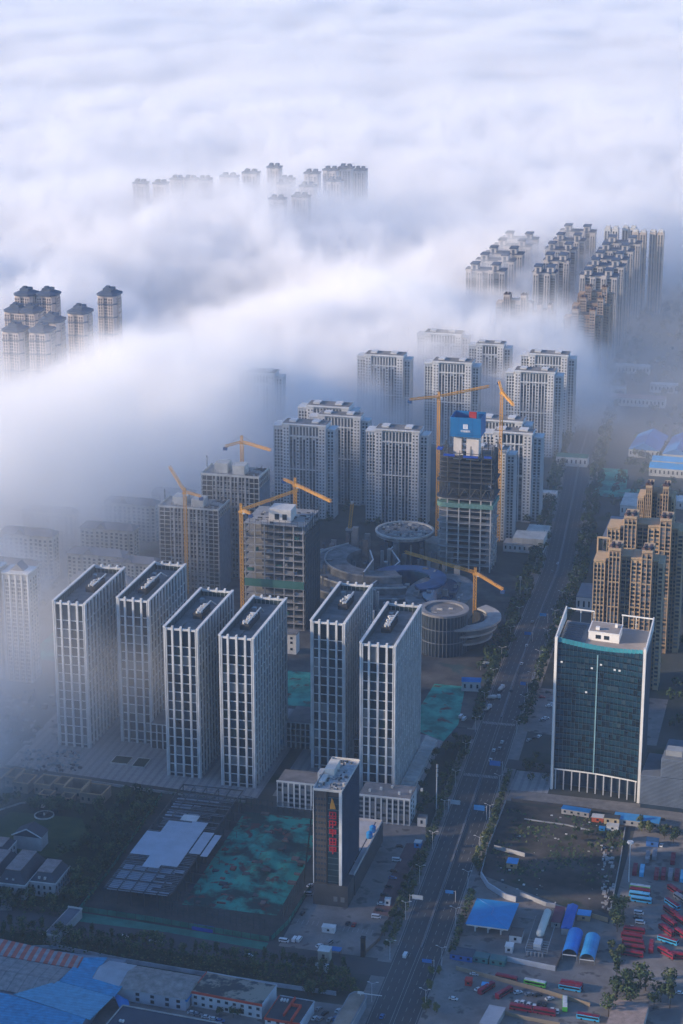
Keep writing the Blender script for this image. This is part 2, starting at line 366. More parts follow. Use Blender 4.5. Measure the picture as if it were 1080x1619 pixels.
for i, (x, y) in enumerate([(-478.5, 1166), (-441, 1182), (-394.5, 1138), (-357, 1132), (-309.5, 1171), (-270.5, 1140)]):
    make_office_tower(ot_names[i], (x, y, 0.03), [(2, 10, 20, 4), (-1, -2, 26, 9), (1.5, 6, 18, 3), (-1.5, 0, 24, 8), (1, 12, 18, 3), (-2, 8, 22, 4)][i])
# low links and podium between them
def glazed_block(name, label, cat, x0, x1, y0, y1, h, nx, ny, storeys, wallm=WHITE, roofm=ROOFG, group=None):
    t = thing(name, label, cat, ((x0 + x1) / 2, (y0 + y1) / 2, 0), 0, group); W, D = (x1 - x0) / 2, (y1 - y0) / 2
    MB().box(-W + 0.4, W - 0.4, -D + 0.4, D - 0.4, 0, h - 0.2).build('wall', GDARK, t)
    f = MB()
    for i in range(nx + 1): x = -W + 0.5 + i * (2 * W - 1) / nx; f.box(x - 0.4, x + 0.4, -D - 0.1, -D + 0.39, 0, h)
    for i in range(ny + 1): y = -D + 0.95 + i * (2 * D - 1.9) / ny; f.box(W - 0.39, W + 0.1, y - 0.4, y + 0.4, 0, h - 0.05)
    for k in range(storeys): z = (k + 1) * h / storeys; f.box(-W + 0.1, W - 0.41, -D, -D + 0.39, z - 0.5, z - 0.02); f.box(W - 0.38, W, -D + 0.5, D - 0.5, z - 0.5, z - 0.06)
    f.build('facade_frame', wallm, t)
    MB().box(-W + 0.41, W - 0.41, -D + 0.41, D - 0.41, h - 0.2, h + 0.1).build('roof', roofm, t)
    return t
glazed_block('link_building', 'low glazed link building between the second and third office towers', 'building', -418.8, -398, 1176, 1200, 17, 5, 5, 3)
glazed_block('podium_building', 'four storey glazed podium between the fourth and fifth office towers', 'building', -334, -310.5, 1198, 1226, 18, 7, 5, 4)
glazed_block('podium_building', 'narrow glazed podium tucked behind the tower nearest the road', 'building', -287, -271.5, 1190, 1222, 14, 4, 5, 3)
b = MB(); b.prism([(-247.8, 1136), (-239, 1146), (-239, 1226), (-247.8, 1232)], 0, 3.2)
for k in range(16): b.box(-247, -239.6, 1148 + k * 5, 1148.4 + k * 5, 3.2, 3.5)
solo('entrance_terrace', 'raised pale terrace at the foot of the tower nearest the road', 'terrace', b, CONCL)
for (x0, x1, y0, y1) in ((-436, -424, 1146, 1158), (-421, -412, 1144, 1158)):
    t = thing('planting_pit', 'dark sunken planting bed in the paved plaza, %s' % ('the wider one' if x0 < -430 else 'the narrower one'), 'planter', ((x0 + x1) / 2, (y0 + y1) / 2, 0.03), 0, 'planting beds in the plaza')
    W, D = (x1 - x0) / 2, (y1 - y0) / 2
    MB().box(-W, W, -D, -D + 0.5, 0, 0.8).box(-W, W, D - 0.5, D, 0, 0.8).box(-W, -W + 0.5, -D + 0.51, D - 0.51, 0, 0.8).box(W - 0.5, W, -D + 0.51, D - 0.51, 0, 0.8).build('rim', CONCL, t)
    MB().box(-W + 0.51, W - 0.51, -D + 0.51, D - 0.51, 0, 0.5).build('soil', PARKG, t)
# ------------------------------------------------------------------ white residential slabs
BODYW = mat('residential_wall', (0.56, 0.565, 0.57), 0.8, var=0.1)
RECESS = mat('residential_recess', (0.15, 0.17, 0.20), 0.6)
CURW = [BODYW]
def strip_parts(t, x, y, w, z0, z1, step, wh, nx=1, gap=0.35, axis='Y', wall=None, cache={}):
    """one panel of glazing running up the facade (a part of its own): glass alternating with spandrels in one connected sheet with side returns"""
    wm = wall or CURW[0]; k = (round(w, 2), z0, z1, step, wh, nx, gap, axis, wm.name)
    if k not in cache:
        xs = [-w / 2]
        for j in range(nx): a = -w / 2 + j * w / nx + gap / 2; xs += [a, a + w / nx - gap]
        xs.append(w / 2); zs = [z0 - 0.6]; z = z0
        while z + wh < z1: zs += [z, z + wh]; z += step
        zs.append(min(z1, zs[-1] + 0.6)); m = MB(); nxx = len(xs)
        P_ = (lambda a, d, q: (a, d, q)) if axis == 'Y' else (lambda a, d, q: (-d, a, q))
        vs = [P_(a, 0, q) for q in zs for a in xs]; fs = []; mi = []
        for r in range(len(zs) - 1):
            for c in range(nxx - 1):
                fs.append((r * nxx + c, r * nxx + c + 1, (r + 1) * nxx + c + 1, (r + 1) * nxx + c)); mi.append(random.choice((0, 0, 0, 1, 1, 2)) if r % 2 and c % 2 else 3)
        o = len(vs)
        for r in range(len(zs)): vs += [P_(xs[0], 0.3, zs[r]), P_(xs[-1], 0.3, zs[r])]
        for r in range(len(zs) - 1):
            fs += [(o + 2 * r, r * nxx, (r + 1) * nxx, o + 2 * r + 2), (r * nxx + nxx - 1, o + 2 * r + 1, o + 2 * r + 3, (r + 1) * nxx + nxx - 1)]; mi += [3, 3]
        m.v, m.f, m.mi = vs, fs, mi
        cache[k] = m.mesh('glazing_strip', [GDARK, GLASS[1], GLASS[3], wm])
    return put('glazing_strip', cache[k], t, (x, y, 0))
def make_slab(name, label, cat, W, D, H, group):
    """broad white apartment slab: recessed middle, pilasters, crown storeys under a flat white cornice, lower wings"""
    CURW[0] = BODYW; t = thing(name, label, cat, (0, 0, 0), 0, group)
    wg = 8.5; wr = 6.5
    b = MB()
    b.box(wg, W - wr, 0.6, D, 0, H - 1.5); b.box(0, wg - 0.02, 1.2, D - 1, 0, H - 3.5); b.box(W - wr + 0.02, W, 3.4, D - 0.5, 0, H - 5)
    ba = [(wg + 0.3, wg + 6.2), (W - wr - 6.5, W - wr - 0.3)]
    for a, c in ba: b.box(a, c, -0.9, 0.58, 0, H - 2)
    b.build('wall', BODYW, t)
    p = MB(); mid0, mid1 = ba[0][1], ba[1][0]; n = max(5, int((mid1 - mid0) / 2.9)); st = (mid1 - mid0) / n
    for i in range(1, n): x = mid0 + i * st; p.box(x - 0.38, x + 0.38, -0.25 if i % 3 else -0.75, 0.58, 0, H - 1.6)
    for x in (0.25, 2.9, 5.6, wg - 0.35): p.box(x - 0.25, x + 0.3, 0.7, 1.18, 0, H - 3.6)
    for x in (W - wr + 0.6, W - 3.2, W - 0.3): p.box(x - 0.3, x + 0.28, 2.9, 3.38, 0, H - 5.1)
    for i in range(4): y = 4.0 + i * (D - 5.5) / 3; p.box(W + 0.02, W + 0.5, y - 0.4, y + 0.4, 0, H - 5.1)
    p.build('pilaster', BODYW, t)
    bands = MB()
    for zb in (H - 11.5, H * 0.5 + 1): bands.box(wg + 0.2, W - wr - 0.2, -1.0, 0.55, zb, zb + 0.8); bands.box(W - wr + 0.1, W + 0.55, 2.8, 3.3, zb - 1.5, zb - 0.8); bands.box(0, wg - 0.1, 0.6, 1.1, zb - 0.5, zb + 0.2)
    bands.build('facade_trim', WHITE, t)
    c = MB(); c.box(wg - 0.6, W - wr + 0.6, -1.9, D + 0.6, H - 1.0, H + 0.2); c.box(-0.6, wg - 0.65, 0.2, D - 0.2, H - 3.2, H - 2.3); c.box(W - wr + 0.65, W + 0.8, 2.3, D + 0.2, H - 4.8, H - 3.9)
    for a, q in ba: c.box(a - 0.3, q + 0.3, -1.6, -0.92, H - 1.9, H - 1.05)
    c.build('cornice', WHITE, t)
    r = MB(); r.box(wg, W - wr, 0, D, H + 0.21, H + 0.4); r.build('roof', ROOFG, t)
    s = MB()
    for x in (W * 0.3, W * 0.68): s.box(x - 3, x + 3, 4, D - 3, H + 0.41, H + 1.5); s.box(x - 3.2, x + 3.2, 3.8, D - 2.8, H + 1.51, H + 1.8)
    s.build('roof_house', BODYW, t)
    for i in range(n):
        x = mid0 + (i + 0.5) * st
        if i % 3 == 1: strip_parts(t, x, 0.42, st - 0.9, 1.5, H - 12, 2.9, 2.2, 1, 0.2, wall=RECESS)
        else: strip_parts(t, x, 0.42, st - 0.8, 1.2, H - 12, 2.9, 1.6, 1, 0.5, wall=RECESS if i % 3 == 0 else None)
        strip_parts(t, x, 0.42, st - 0.8, H - 10.4, H - 1.4, 9, 7.6, 1, 0.3)
    for a, q in ba:
        for j in range(2): strip_parts(t, a + 1.6 + j * 2.9, -1.0, 1.7, 1.5, H - 2.5, 2.9, 1.3, 1, 0.4)
    for x in (1.6, 4.3, 7.0): strip_parts(t, x, 1.06, 2.0, 1.2, H - 4, 2.9, 2.0, 1, 0.4)
    for x in (W - 4.7, W - 1.7): strip_parts(t, x, 3.26, 2.0, 1.2, H - 5.5, 2.9, 2.0, 1, 0.3)
    for i in range(3): strip_parts(t, W + 0.12, 4.0 + (i + 0.5) * (D - 5.5) / 3, 2.2, 1.2, H - 6, 2.9, 1.7, 1, 0.5, axis='X')
    return t
RG = 'white apartment slabs behind the building site'
s54 = make_slab('apartment_slab', 'white apartment slab directly left of the blue topped core tower', 'apartment tower', 54, 17, 85, RG)
s54.location = (-397, 1692, 0)
s42 = make_slab('apartment_slab', 'narrower white apartment slab peeping over the shoulder of the central pair', 'apartment tower', 43, 16, 85, RG)
s42.location = (-373.5, 2052, 0)
for src, x, y, lab in [
    (s54, -480, 1691, 'white apartment slab at the left end of the front row, behind the unfinished dark frame'),
    (s54, -476, 1759, 'white apartment slab half hidden behind the left end of the front row'),
    (s54, -473, 1976, 'isolated white apartment slab rising straight from the fog edge'),
    (s54, -436, 2092, 'farthest white apartment slab, its foot lost in the fog'),
    (s54, -401, 1962, 'white apartment slab behind the left mast crane of the core tower'),
    (s54, -314, 2019, 'white apartment slab at the back right, beside the tongue of fog'),
    (s54, -316, 1941, 'white apartment slab to the right of the core tower, lit on its whole front'),
    (s54, -316, 1746, 'white apartment slab mostly hidden behind the blue topped core tower'),
    (s42, -306, 1668, 'shorter white apartment slab just right of the core tower, nearest the road'),
    (s42, -566, 1872, 'ghostly apartment slab almost swallowed by fog at the left of the white group'),
    (s42, -300, 1724, 'narrow white apartment slab whose edge shows beside the main road trees'),
    (s54, -460, 1738, 'white apartment slab standing behind the front row, only its right wing showing')]:
    o = dup(src, (x, y, 0), label=lab)
    if y == 1668: o.scale = (1, 1, 0.93)
    if y == 1738: o.scale = (1, 0.8, 0.97)
    if y == 1724: o.scale = (1.2, 1, 0.95)

# left edge tower standing in the fog
CURW[0] = mat('cream_wall', (0.50, 0.47, 0.42), 0.85)
t = thing('apartment_tower', 'pale apartment tower at the left edge, fading into fog', 'apartment tower', (-563, 1262, 0))
b = MB(); b.box(-16, 5, 0, 16, 0, 82); b.box(8, 27, 2, 18, 0, 80); b.box(5.01, 7.99, 5, 16, 0, 81); b.build('wall', mat('cream_wall', (0.50, 0.47, 0.42), 0.85), t)
p = MB()
for x in (-16, -11, -6, -1, 4, 8.3, 13, 17.5, 22, 26.4): p.box(x - 0.3, x + 0.7, -0.9 if x < 6 else 1.1, -0.02 if x < 6 else 1.98, 0, 79)
p.box(-16.6, 5.4, -1.2, 16.5, 82.01, 83); p.box(7.5, 27.5, 0.8, 18.5, 80.01, 81); p.build('pilaster', WHITE, t)
for x in (-13.2, -8.2, -3.2, 1.8): strip_parts(t, x, -0.12, 2.6, 1.2, 79, 2.9, 1.9, 2, 0.4)
for x in (11, 15.5, 20, 24.5): strip_parts(t, x, 1.88, 2.6, 1.2, 77, 2.9, 1.9, 2, 0.4)
for y in (6, 11, 15): strip_parts(t, 27.12, y, 2.2, 1.2, 77, 2.9, 1.7, 1, 0.4, axis='X')
r = MB(); r.gable(-8, 2, 4, 14, 83.01, 88, axis='Y'); r.gable(12, 22, 6, 16, 81.01, 86, axis='Y'); r.build('roof_house', mat('grey_slate', (0.22, 0.22, 0.24), 0.8), t)

# ------------------------------------------------------------------ far rows of blue capped towers
CAPB = mat('blue_slate_cap', (0.055, 0.08, 0.13), 0.7)
FARW = mat('far_tower_wall', (0.47, 0.43, 0.41), 0.85, var=0.1)
def make_far(name, label, W, D, H, group):
    CURW[0] = RECESS; t = thing(name, label, 'apartment tower', (0, 0, 0), 0, group)
    b = MB(); b.box(0, W, 1.0, D, 0, H - 3); n = int(W / 6)
    seg = W / n
    for i in range(n):
        if i % 2 == 0: b.box(i * seg + 0.3, (i + 1) * seg - 0.3, -0.6, 0.98, 0, H - (2 if i % 4 == 0 else 4))
    b.build('wall', FARW, t)
    c = MB(); c.box(-0.6, W + 0.6, -0.2, D + 0.6, H - 2.98, H - 1.6)
    for x in (W * 0.22, W * 0.76):
        c.box(x - 4, x + 4, -1.6, D - 2, H - 1.59, H + 4.0, 1); c.box(x - 4.8, x + 4.8, -2.3, D - 1.2, H + 4.01, H + 5.4)
        c.box(x - 1.6, x + 1.6, -1.75, -1.62, H - 4, H + 3, 0)
    c.build('roof', [CAPB, FARW], t)
    for i in range(n):
        x = (i + 0.5) * seg; fr = i % 2 == 0
        if fr:
            for dx in (-seg * 0.22, seg * 0.22): strip_parts(t, x + dx, -0.7, 1.6, 1.5, H - 6, 3.0, 1.7, 1, 0.3)
        else: strip_parts(t, x, 0.88, seg - 1.0, 1.5, H - 5, 3.0, 2.3, 1, 0.4)
    for j in range(3): strip_parts(t, W + 0.1, D * (0.2 + 0.3 * j), 2.6, 1.5, H - 5, 3.0, 2.2, 1, 0.3, axis='X')
    return t
fr48 = None
rowname = {'L': 'left', 'M': 'middle', 'R': 'right'}
rowdata = {'L': [(-441, 2395, 47, 100), (-441, 2461, 47, 100), (-439, 2512, 47, 100), (-438, 2570, 47, 100), (-438, 2625, 47, 100)],
           'M': [(-361, 2397, 27, 100), (-361, 2480, 31, 100), (-371, 2560, 38, 100), (-371, 2631, 40, 100), (-371, 2690, 46, 102)],
           'R': [(-305, 2391, 44, 100), (-305, 2458, 44, 100), (-306, 2507, 44, 100), (-306, 2569, 44, 100), (-306, 2628, 47, 100)]}
pos = ['nearest', 'second', 'third', 'fourth', 'farthest']
fsrc = {}
for rk, lst in rowdata.items():
    for i, (x, y, W, H) in enumerate(lst):
        lab = 'blue capped apartment tower, %s of the %s stepped row above the fog' % (pos[i] if i in (0, 4) else pos[i] + ' back', rowname[rk])
        if rk not in fsrc or rk == 'M': o = make_far('apartment_tower', lab, W, 17, H, 'blue capped towers in three stepped rows'); fsrc[rk] = o; o.location = (x, y, 0)
        else: o = dup(fsrc[rk], (x, y, 0), label=lab); o.scale = (W / lst[0][2], 1, H / 100.0)
for i, (x, y, lab) in enumerate([(-312, 2680, 'faint pale tower behind the right stepped row, leftmost of the faint four'), (-290, 2690, 'faint pale tower behind the right stepped row, second of the faint four'),
                                 (-274, 2660, 'faint pale tower right of the stepped rows, third of the faint four'), (-252, 2665, 'faint pale tower right of the stepped rows, rightmost of the faint four')]):
    t = thing('apartment_tower', lab, 'apartment tower', (x, y, 0), 0, 'faint pale towers')
    b = MB().box(0, 8, 0, 16, 0, 106).box(10, 18, 0, 16, 0, 106).box(8.01, 9.99, 3, 14, 0, 103); b.build('wall', PALE if i < 2 else PINK, t)
    MB().box(1.5, 7, 3, 12, 106.01, 109).box(11.5, 17, 3, 12, 106.01, 109).build('roof_house', PALE, t)
    for xx in (2.2, 5.8, 12.2, 15.8): strip_parts(t, xx, -0.1, 2.0, 1.5, 103, 3.0, 2.0, 1, 0.3)
# ------------------------------------------------------------------ brown towers
def make_brown(name, label, W, D, H, wallm, group, individual=False, hasw=True):
    """beige tower of stepped bays: pairs of windows between pilasters, dark recesses, brown roof boxes"""
    t = thing(name, label, 'apartment tower', (0, 0, 0), 0, group)
    # bays: (start, width, projection, height drop, colour)
    u = W / 50.0
    bays = [(0, 8, 0, 9, 0), (8.4, 2.6, 3.0, 7, 1), (11, 8, -1.4, 0, 2), (19.4, 7.2, 5, 6, 2), (27, 7.4, 1.0, 6, 0), (34.8, 7.2, -1.2, 0, 2), (42.4, 4, 5, 8, 2), (46.6, 3.4, 2.4, 9, 0)]
    b = MB(); wm = [wallm, RECESS, BROWN if wallm is not BROWN else PINK]
    for (x, w, pr, dr, c) in bays: b.box(x * u, (x + w) * u, pr, D - (2 if c else 0), 0, H - dr, 0 if c == 0 else 1 if c == 1 else 2)
    b.box(-0.01 + 2 * u, W - 2 * u, 7, D - 3, 0, H - 9.5, 2)
    b.build('wall', wm, t)
    p = MB()
    for (x, w, pr, dr, c) in bays:
        if c == 1: continue
        n = 3 if w > 7.5 else 2 if w > 3.5 else 1
        for i in range(n + 1):
            xx = (x + i * w / n) * u; p.box(xx - 0.28, xx + 0.28, pr - 0.55, pr - 0.01, 0, H - dr - 1)
        for z in range(6, int(H - dr), 3 * 6): p.box(x * u, (x + w) * u, pr - 0.45, pr - 0.02, z, z + 0.7)
    p.build('pilaster', wallm, t)
    r = MB()
    for (x, w, pr, dr, c) in bays: r.box(x * u - 0.3, (x + w) * u + 0.3, pr - 0.7, D - (1.7 if c else -0.3), H - dr + 0.01, H - dr + (1.1 if c != 1 else 0.3))
    r.build('cornice', wallm, t)
    k = MB()
    for x in (11.6, 16, 35.4, 39.4): k.tube(((x) * u, 1.0, H + 1.5), ((x + 1.9) * u, 4.6, H + 2.1), 1.5, 8); k.box((x) * u, (x + 2.2) * u, 5, 10, H + 1.12, H + 2.8)
    k.build('roof_house', mat('brown_roof_house', (0.07, 0.045, 0.05), 0.8), t)
    cells = []
    for (x, w, pr, dr, c) in bays:
        n = 3 if w > 7.5 else 2 if w > 3.5 else 1
        if c == 1: n = 1
        for i in range(n):
            xx = (x + (i + 0.5) * w / n) * u; ww = w / n * u - 0.75
            if individual:
                z = H - dr - 4.5
                while z > 1: cells.append((z, xx, pr, ww)); z -= 3.0
            else: strip_parts(t, xx, pr - 0.1, ww, 1.4, H - dr - 1.5, 3.0, 1.7, 1, 0.25, wall=wm[0 if c == 0 else 1 if c == 1 else 2])
    if individual:
        cells.sort(key=lambda c: -c[0]); rest = MB(); cm = {}
        for i, (z, xx, pr, ww) in enumerate(cells):
            if i < 100:
                key = (round(ww, 2), random.choice((0, 0, 1, 3)))
                if key not in cm: cm[key] = MB().box(-ww / 2, ww / 2, 0, 0.16, 0, 1.75).mesh('window', GLASS[key[1]])
                put('window', cm[key], t, (xx, pr - 0.1, z))
            else: rest.box(xx - ww / 2, xx + ww / 2, pr - 0.1, pr + 0.06, z, z + 1.75, random.choice((0, 0, 1, 3)))
        tag(rest.build('window', GLASS, t), kind='stuff')
    for j in range(3): strip_parts(t, W + 0.1 - (0 if j else 0), 4.5 + j * (D - 6) / 2.2, 1.8, 1.4, H - 11, 3.0, 1.6, 1, 0.3, axis='X', wall=BROWN)
    return t
BG = 'beige apartment towers right of the road'
for i, (x, y, W, lab) in enumerate([(-156, 1353, 47, 'beige brown apartment tower nearest behind the dark glass tower'), (-156, 1430, 54, 'beige brown apartment tower middle of the stepped three'), (-143, 1512, 27, 'beige brown apartment tower farthest and narrowest of the stepped three')]):
    o = make_brown('apartment_tower', lab, W, 20, 101, BEIGE, BG, True); o.location = (x, y, 0)
g = MB(); g.box(0, 1, 0, 1, 0, 104); g.box(8, 9, 0, 1, 0, 104); g.box(1.01, 7.99, 0, 1, 103, 104.2); g.box(1.01, 7.99, 0, 1, 92, 93)
o = g.build('roof_frame', BEIGE); o.parent = [q for q in col.objects if q.get('label') == 'beige brown apartment tower nearest behind the dark glass tower'][0]; o.location = (-0.5, 17, 0)
for (x, y, W, H, m, lab) in [(-297, 2206, 40, 93, BROWN, 'dark brown apartment tower at the front of the brown group beside the fog tongue'), (-296, 2262, 41, 95, BROWN, 'dark brown apartment tower second in the brown group'),
                             (-297, 2318, 39, 97, BROWN, 'dark brown apartment tower at the back of the brown group'), (-379, 2248, 40, 97, PINK, 'cream apartment tower rising through the fog left of the brown group'),
                             (-337, 2244, 24, 88, PINK, 'small cream apartment tower half sunk in fog')]:
    o = make_brown('apartment_tower', lab, W, 18, H, m, 'brown and cream towers by the fog'); o.location = (x, y, 0)

# ------------------------------------------------------------------ left cluster: chamfered towers with dark hats
HATW = mat('hat_tower_wall', (0.50, 0.42, 0.38), 0.85, var=0.1); HATD = mat('hat_tower_side', (0.16, 0.18, 0.22), 0.8)
def make_hat(label):
    CURW[0] = HATW
    t = thing('apartment_tower', label, 'apartment tower', (0, 0, 0), 0, 'dark hatted towers on the left'); H = 100; W = 22
    b = MB(); b.prism([(4, 0), (W - 4, 0), (W, 4), (W, 20), (W - 4, 24), (4, 24), (0, 20), (0, 4)], 0, H - 4)
    b.box(2.2, 8.4, -1.6, 1.5, 0, H - 5); b.box(W - 8.4, W - 2.2, -1.6, 1.5, 0, H - 5); b.box(W - 2, W + 1.5, 6, 16, 0, H - 5)
    b.build('wall', HATW, t)
    for x in (3.9, 6.6, 10, 12, W - 6.6, W - 3.9): strip_parts(t, x, -1.74 if x < 8.4 or x > W - 8.4 else -0.12, 1.7, 1.5, H - 6, 3.0, 2.1, 1, 0.2)
    for y in (7.5, 11, 14.5): strip_parts(t, W + 1.62, y, 2.4, 1.5, H - 6, 3.0, 2.3, 1, 0.2, axis='X')
    for y in (3.8, 18): strip_parts(t, W + 0.12, y + 0.9, 1.2, 1.5, H - 6, 3.0, 2.3, 1, 0.2, axis='X')
    for z in (H - 13, H - 27, H - 45):
        bd = MB(); bd.prism([(3.8, -0.5), (W - 3.8, -0.5), (W + 0.4, 3.8), (W + 0.4, 20), (0, 20), (-0.4, 3.8)], z, z + 1.3); bd.box(1.9, 8.7, -2.1, -0.4, z + 0.01, z + 1.29); bd.box(W - 8.7, W - 1.9, -2.1, -0.4, z + 0.01, z + 1.29)
        bd.build('facade_trim', CAPB, t)
    r = MB(); r.prism([(3.4, -1.9), (W - 3.4, -1.9), (W + 1.2, 3), (W + 1.2, 21), (W - 3.4, 24.5), (3.4, 24.5), (-0.6, 21), (-0.6, 3)], H - 3.99, H - 1.6)
    o = [(3.6, -1.2), (W - 3.6, -1.2), (W + 0.7, 3.2), (W + 0.7, 20.6), (W - 3.4, 24.4), (3.4, 24.4), (-0.6, 20.6), (-0.6, 3.2)]
    i_ = [(W / 2 + (x - W / 2) * 0.55, 12 + (y - 12) * 0.55) for x, y in o]
    r.add([(x, y, H - 1.59) for x, y in o] + [(x, y, H + 0.6) for x, y in i_], [(k, (k + 1) % 8, 8 + (k + 1) % 8, 8 + k) for k in range(8)] + [tuple(range(8, 16))])
    r.box(6, 16, 5, 19, H + 0.61, H + 3.4); r.box(8, 12, 8, 13, H + 3.41, H + 5.4)
    r.build('roof', CAPB, t)
    return t
hat = None
for i, (x, y, sc_, lab) in enumerate([(-812, 1943, 1, 'dark hatted tower in front of the left cluster, its corner bay bright'), (-840, 1940, 1, 'dark hatted tower at the left edge of the picture, front of the cluster'),
    (-813, 1975, 1.04, 'dark hatted tower just right of the front pair, standing a little higher'), (-803, 2029, 1.03, 'dark hatted tower second from the right of the left cluster'),
    (-803, 2120, 1.05, 'dark hatted tower at the right end of the left cluster, alone above the fog crest'), (-885, 2052, 0.96, 'pale hatted tower at the left edge in the second row'),
    (-868, 2052, 0.96, 'pale hatted tower in the second row, left of the gap'), (-902, 2122, 1, 'pale hatted tower at the back left of the cluster'), (-878, 2127, 1, 'pale hatted tower at the back, right of its twin')]):
    if hat is None: hat = make_hat(lab); hat.location = (x, y, 0)
    else: o = dup(hat, (x, y, 0), label=lab, scale=(1, 1, sc_))

# ------------------------------------------------------------------ far cluster sunk in the fog sea
fc = None
FCL = [(-1014, 2840, 22, 121), (-984, 2842, 20, 121), (-972, 2885, 18, 122), (-953, 2890, 18, 122), (-936, 2905, 18, 120), (-912, 2935, 26, 121), (-885, 2960, 24, 124), (-858, 3000, 20, 128),
       (-820, 2935, 20, 120), (-812, 2890, 18, 120), (-795, 2980, 22, 124), (-780, 3035, 22, 122), (-760, 3050, 22, 124), (-738, 3060, 18, 120), (-790, 2770, 22, 116), (-765, 2800, 24, 116), (-770, 2860, 22, 122), (-745, 2920, 22, 122)]
for i, (x, y, W, H) in enumerate(FCL):
    lab = 'bluish ghost tower of the far cluster sunk in the sea of fog' if i > 3 else ['sharp pale tower at the far left end of the fog sunk cluster', 'sharp pale tower second from the left end of the fog sunk cluster', 'tallest looking tower third from the left in the fog sunk cluster', 'slim tower fourth from the left in the fog sunk cluster'][i]
    if fc is None:
        fc = thing('apartment_tower', lab, 'apartment tower', (x, y, 0), 0, 'far towers sunk in the fog')
        MB().box(0, 20, 0, 16, 0, 118).box(1, 6, -1, -0.01, 0, 119).box(13, 18, -1, -0.01, 0, 119).build('wall', FARW, fc)
        MB().box(-0.6, 20.6, -1.4, 16.4, 119.01, 121).box(3, 8, 3, 12, 121.01, 125).box(12, 17, 3, 12, 121.01, 125).build('roof', CAPB, fc)
        for xx in (3.5, 8, 11, 15.5): strip_parts(fc, xx, -1.1 if xx in (3.5, 15.5) else -0.1, 2.2, 1.5, 116, 3.0, 2.2, 1, 0.3)
    else: dup(fc, (x, y, 0), label=lab, scale=(W / 20.0, 1, H / 121.0))

# ------------------------------------------------------------------ low apartment blocks half lost in the fog
def make_block(label, W, D, H):
    CURW[0] = mat('cream_wall', (0, 0, 0))
    t = thing('apartment_block', label, 'apartment block', (0, 0, 0), 0, 'low cream apartment blocks in the mist')
    b = MB(); b.box(0, W, 0, D, 0, H)
    for i in range(3): x = (i + 0.5) * W / 3; b.box(x - 3, x + 3, -1.2, -0.01, 0, H - 1)
    b.build('wall', mat('cream_wall', (0.50, 0.47, 0.42), 0.85), t)
    r = MB(); r.gable(-0.8, W + 0.8, -1.6, D + 0.8, H + 0.01, H + 4.2, axis='X', hip=5); r.gable(W * 0.3, W * 0.5, -2, D * 0.5, H + 0.3, H + 4.6, axis='Y')
    r.build('roof', mat('grey_slate', (0.22, 0.22, 0.24), 0.8), t)
    n = int(W / 4)
    for i in range(n): x = (i + 0.5) * W / n; strip_parts(t, x, -1.32 if abs(((x / W * 3) % 1) - 0.5) < 0.5 * 18 / W else -0.12, 2.4, 1.2, H - 0.5, 3.0, 1.8, 1, 0.3)
    for j in range(2): strip_parts(t, W + 0.12, D * (0.3 + 0.4 * j), 2.0, 1.2, H - 0.5, 3.0, 1.7, 1, 0.3, axis='X')
    return t
bl = make_block('low cream apartment block with hipped grey roof just behind the first two office towers', 46, 13, 33); bl.location = (-556, 1392, 0)
for x, y, s, lab in [(-640, 1412, 1, 'low cream apartment block deep in mist at the left, nearest of its column'), (-582, 1452, 1, 'low cream apartment block in mist, behind the clearest one'), (-650, 1478, 1.1, 'low cream apartment block in thick mist, second of the left column'),
                     (-596, 1518, 1, 'low cream apartment block in mist, third back behind the clearest one'), (-660, 1550, 1, 'low cream apartment block nearly lost in mist at the left'), (-602, 1590, 1, 'low cream apartment block nearly lost in mist, farthest of the near group'),
                     (-632, 1345, 1.0, 'low cream apartment block left of the leftmost office tower, wrapped in mist'), (-545, 1450, 0.9, 'low cream apartment block close to the unfinished towers'),
                     (-580, 1650, 0.8, 'low cream apartment block in the mist behind the unfinished towers, left'), (-520, 1668, 0.8, 'low cream apartment block in the mist behind the unfinished towers, right')]:
    dup(bl, (x, y, 0), label=lab, scale=(1 if s >= 1 else 0.8, 1, s))
vl = thing('villa', 'small misty row house among the rows behind the unfinished towers', 'house', (0, 0, 0), 0, 'misty row houses')
MB().box(0, 18, 0, 10, 0, 9).build('wall', mat('cream_wall', (0, 0, 0)), vl); MB().gable(-0.6, 18.6, -0.6, 10.6, 9.01, 12.5, axis='X', hip=2).build('roof', mat('grey_slate', (0, 0, 0)), vl)
w_ = MB()
for i in range(5):
    for z in (1.2, 4.2, 6.6): w_.box(1 + i * 3.4, 2.8 + i * 3.4, -0.12, -0.02, z, z + 1.6)
tag(w_.build('window', GDARK, vl), kind='stuff')
first = True
for r_ in range(8):
    for c_ in range(9):
        x, y = -590 + c_ * 25 + (r_ % 2) * 6, 1700 + r_ * 34
        if x > -490 + (-10 if r_ > 2 else 0): continue
        if first: vl.location = (x, y, 0); first = False
        else: dup(vl, (x, y, 0))

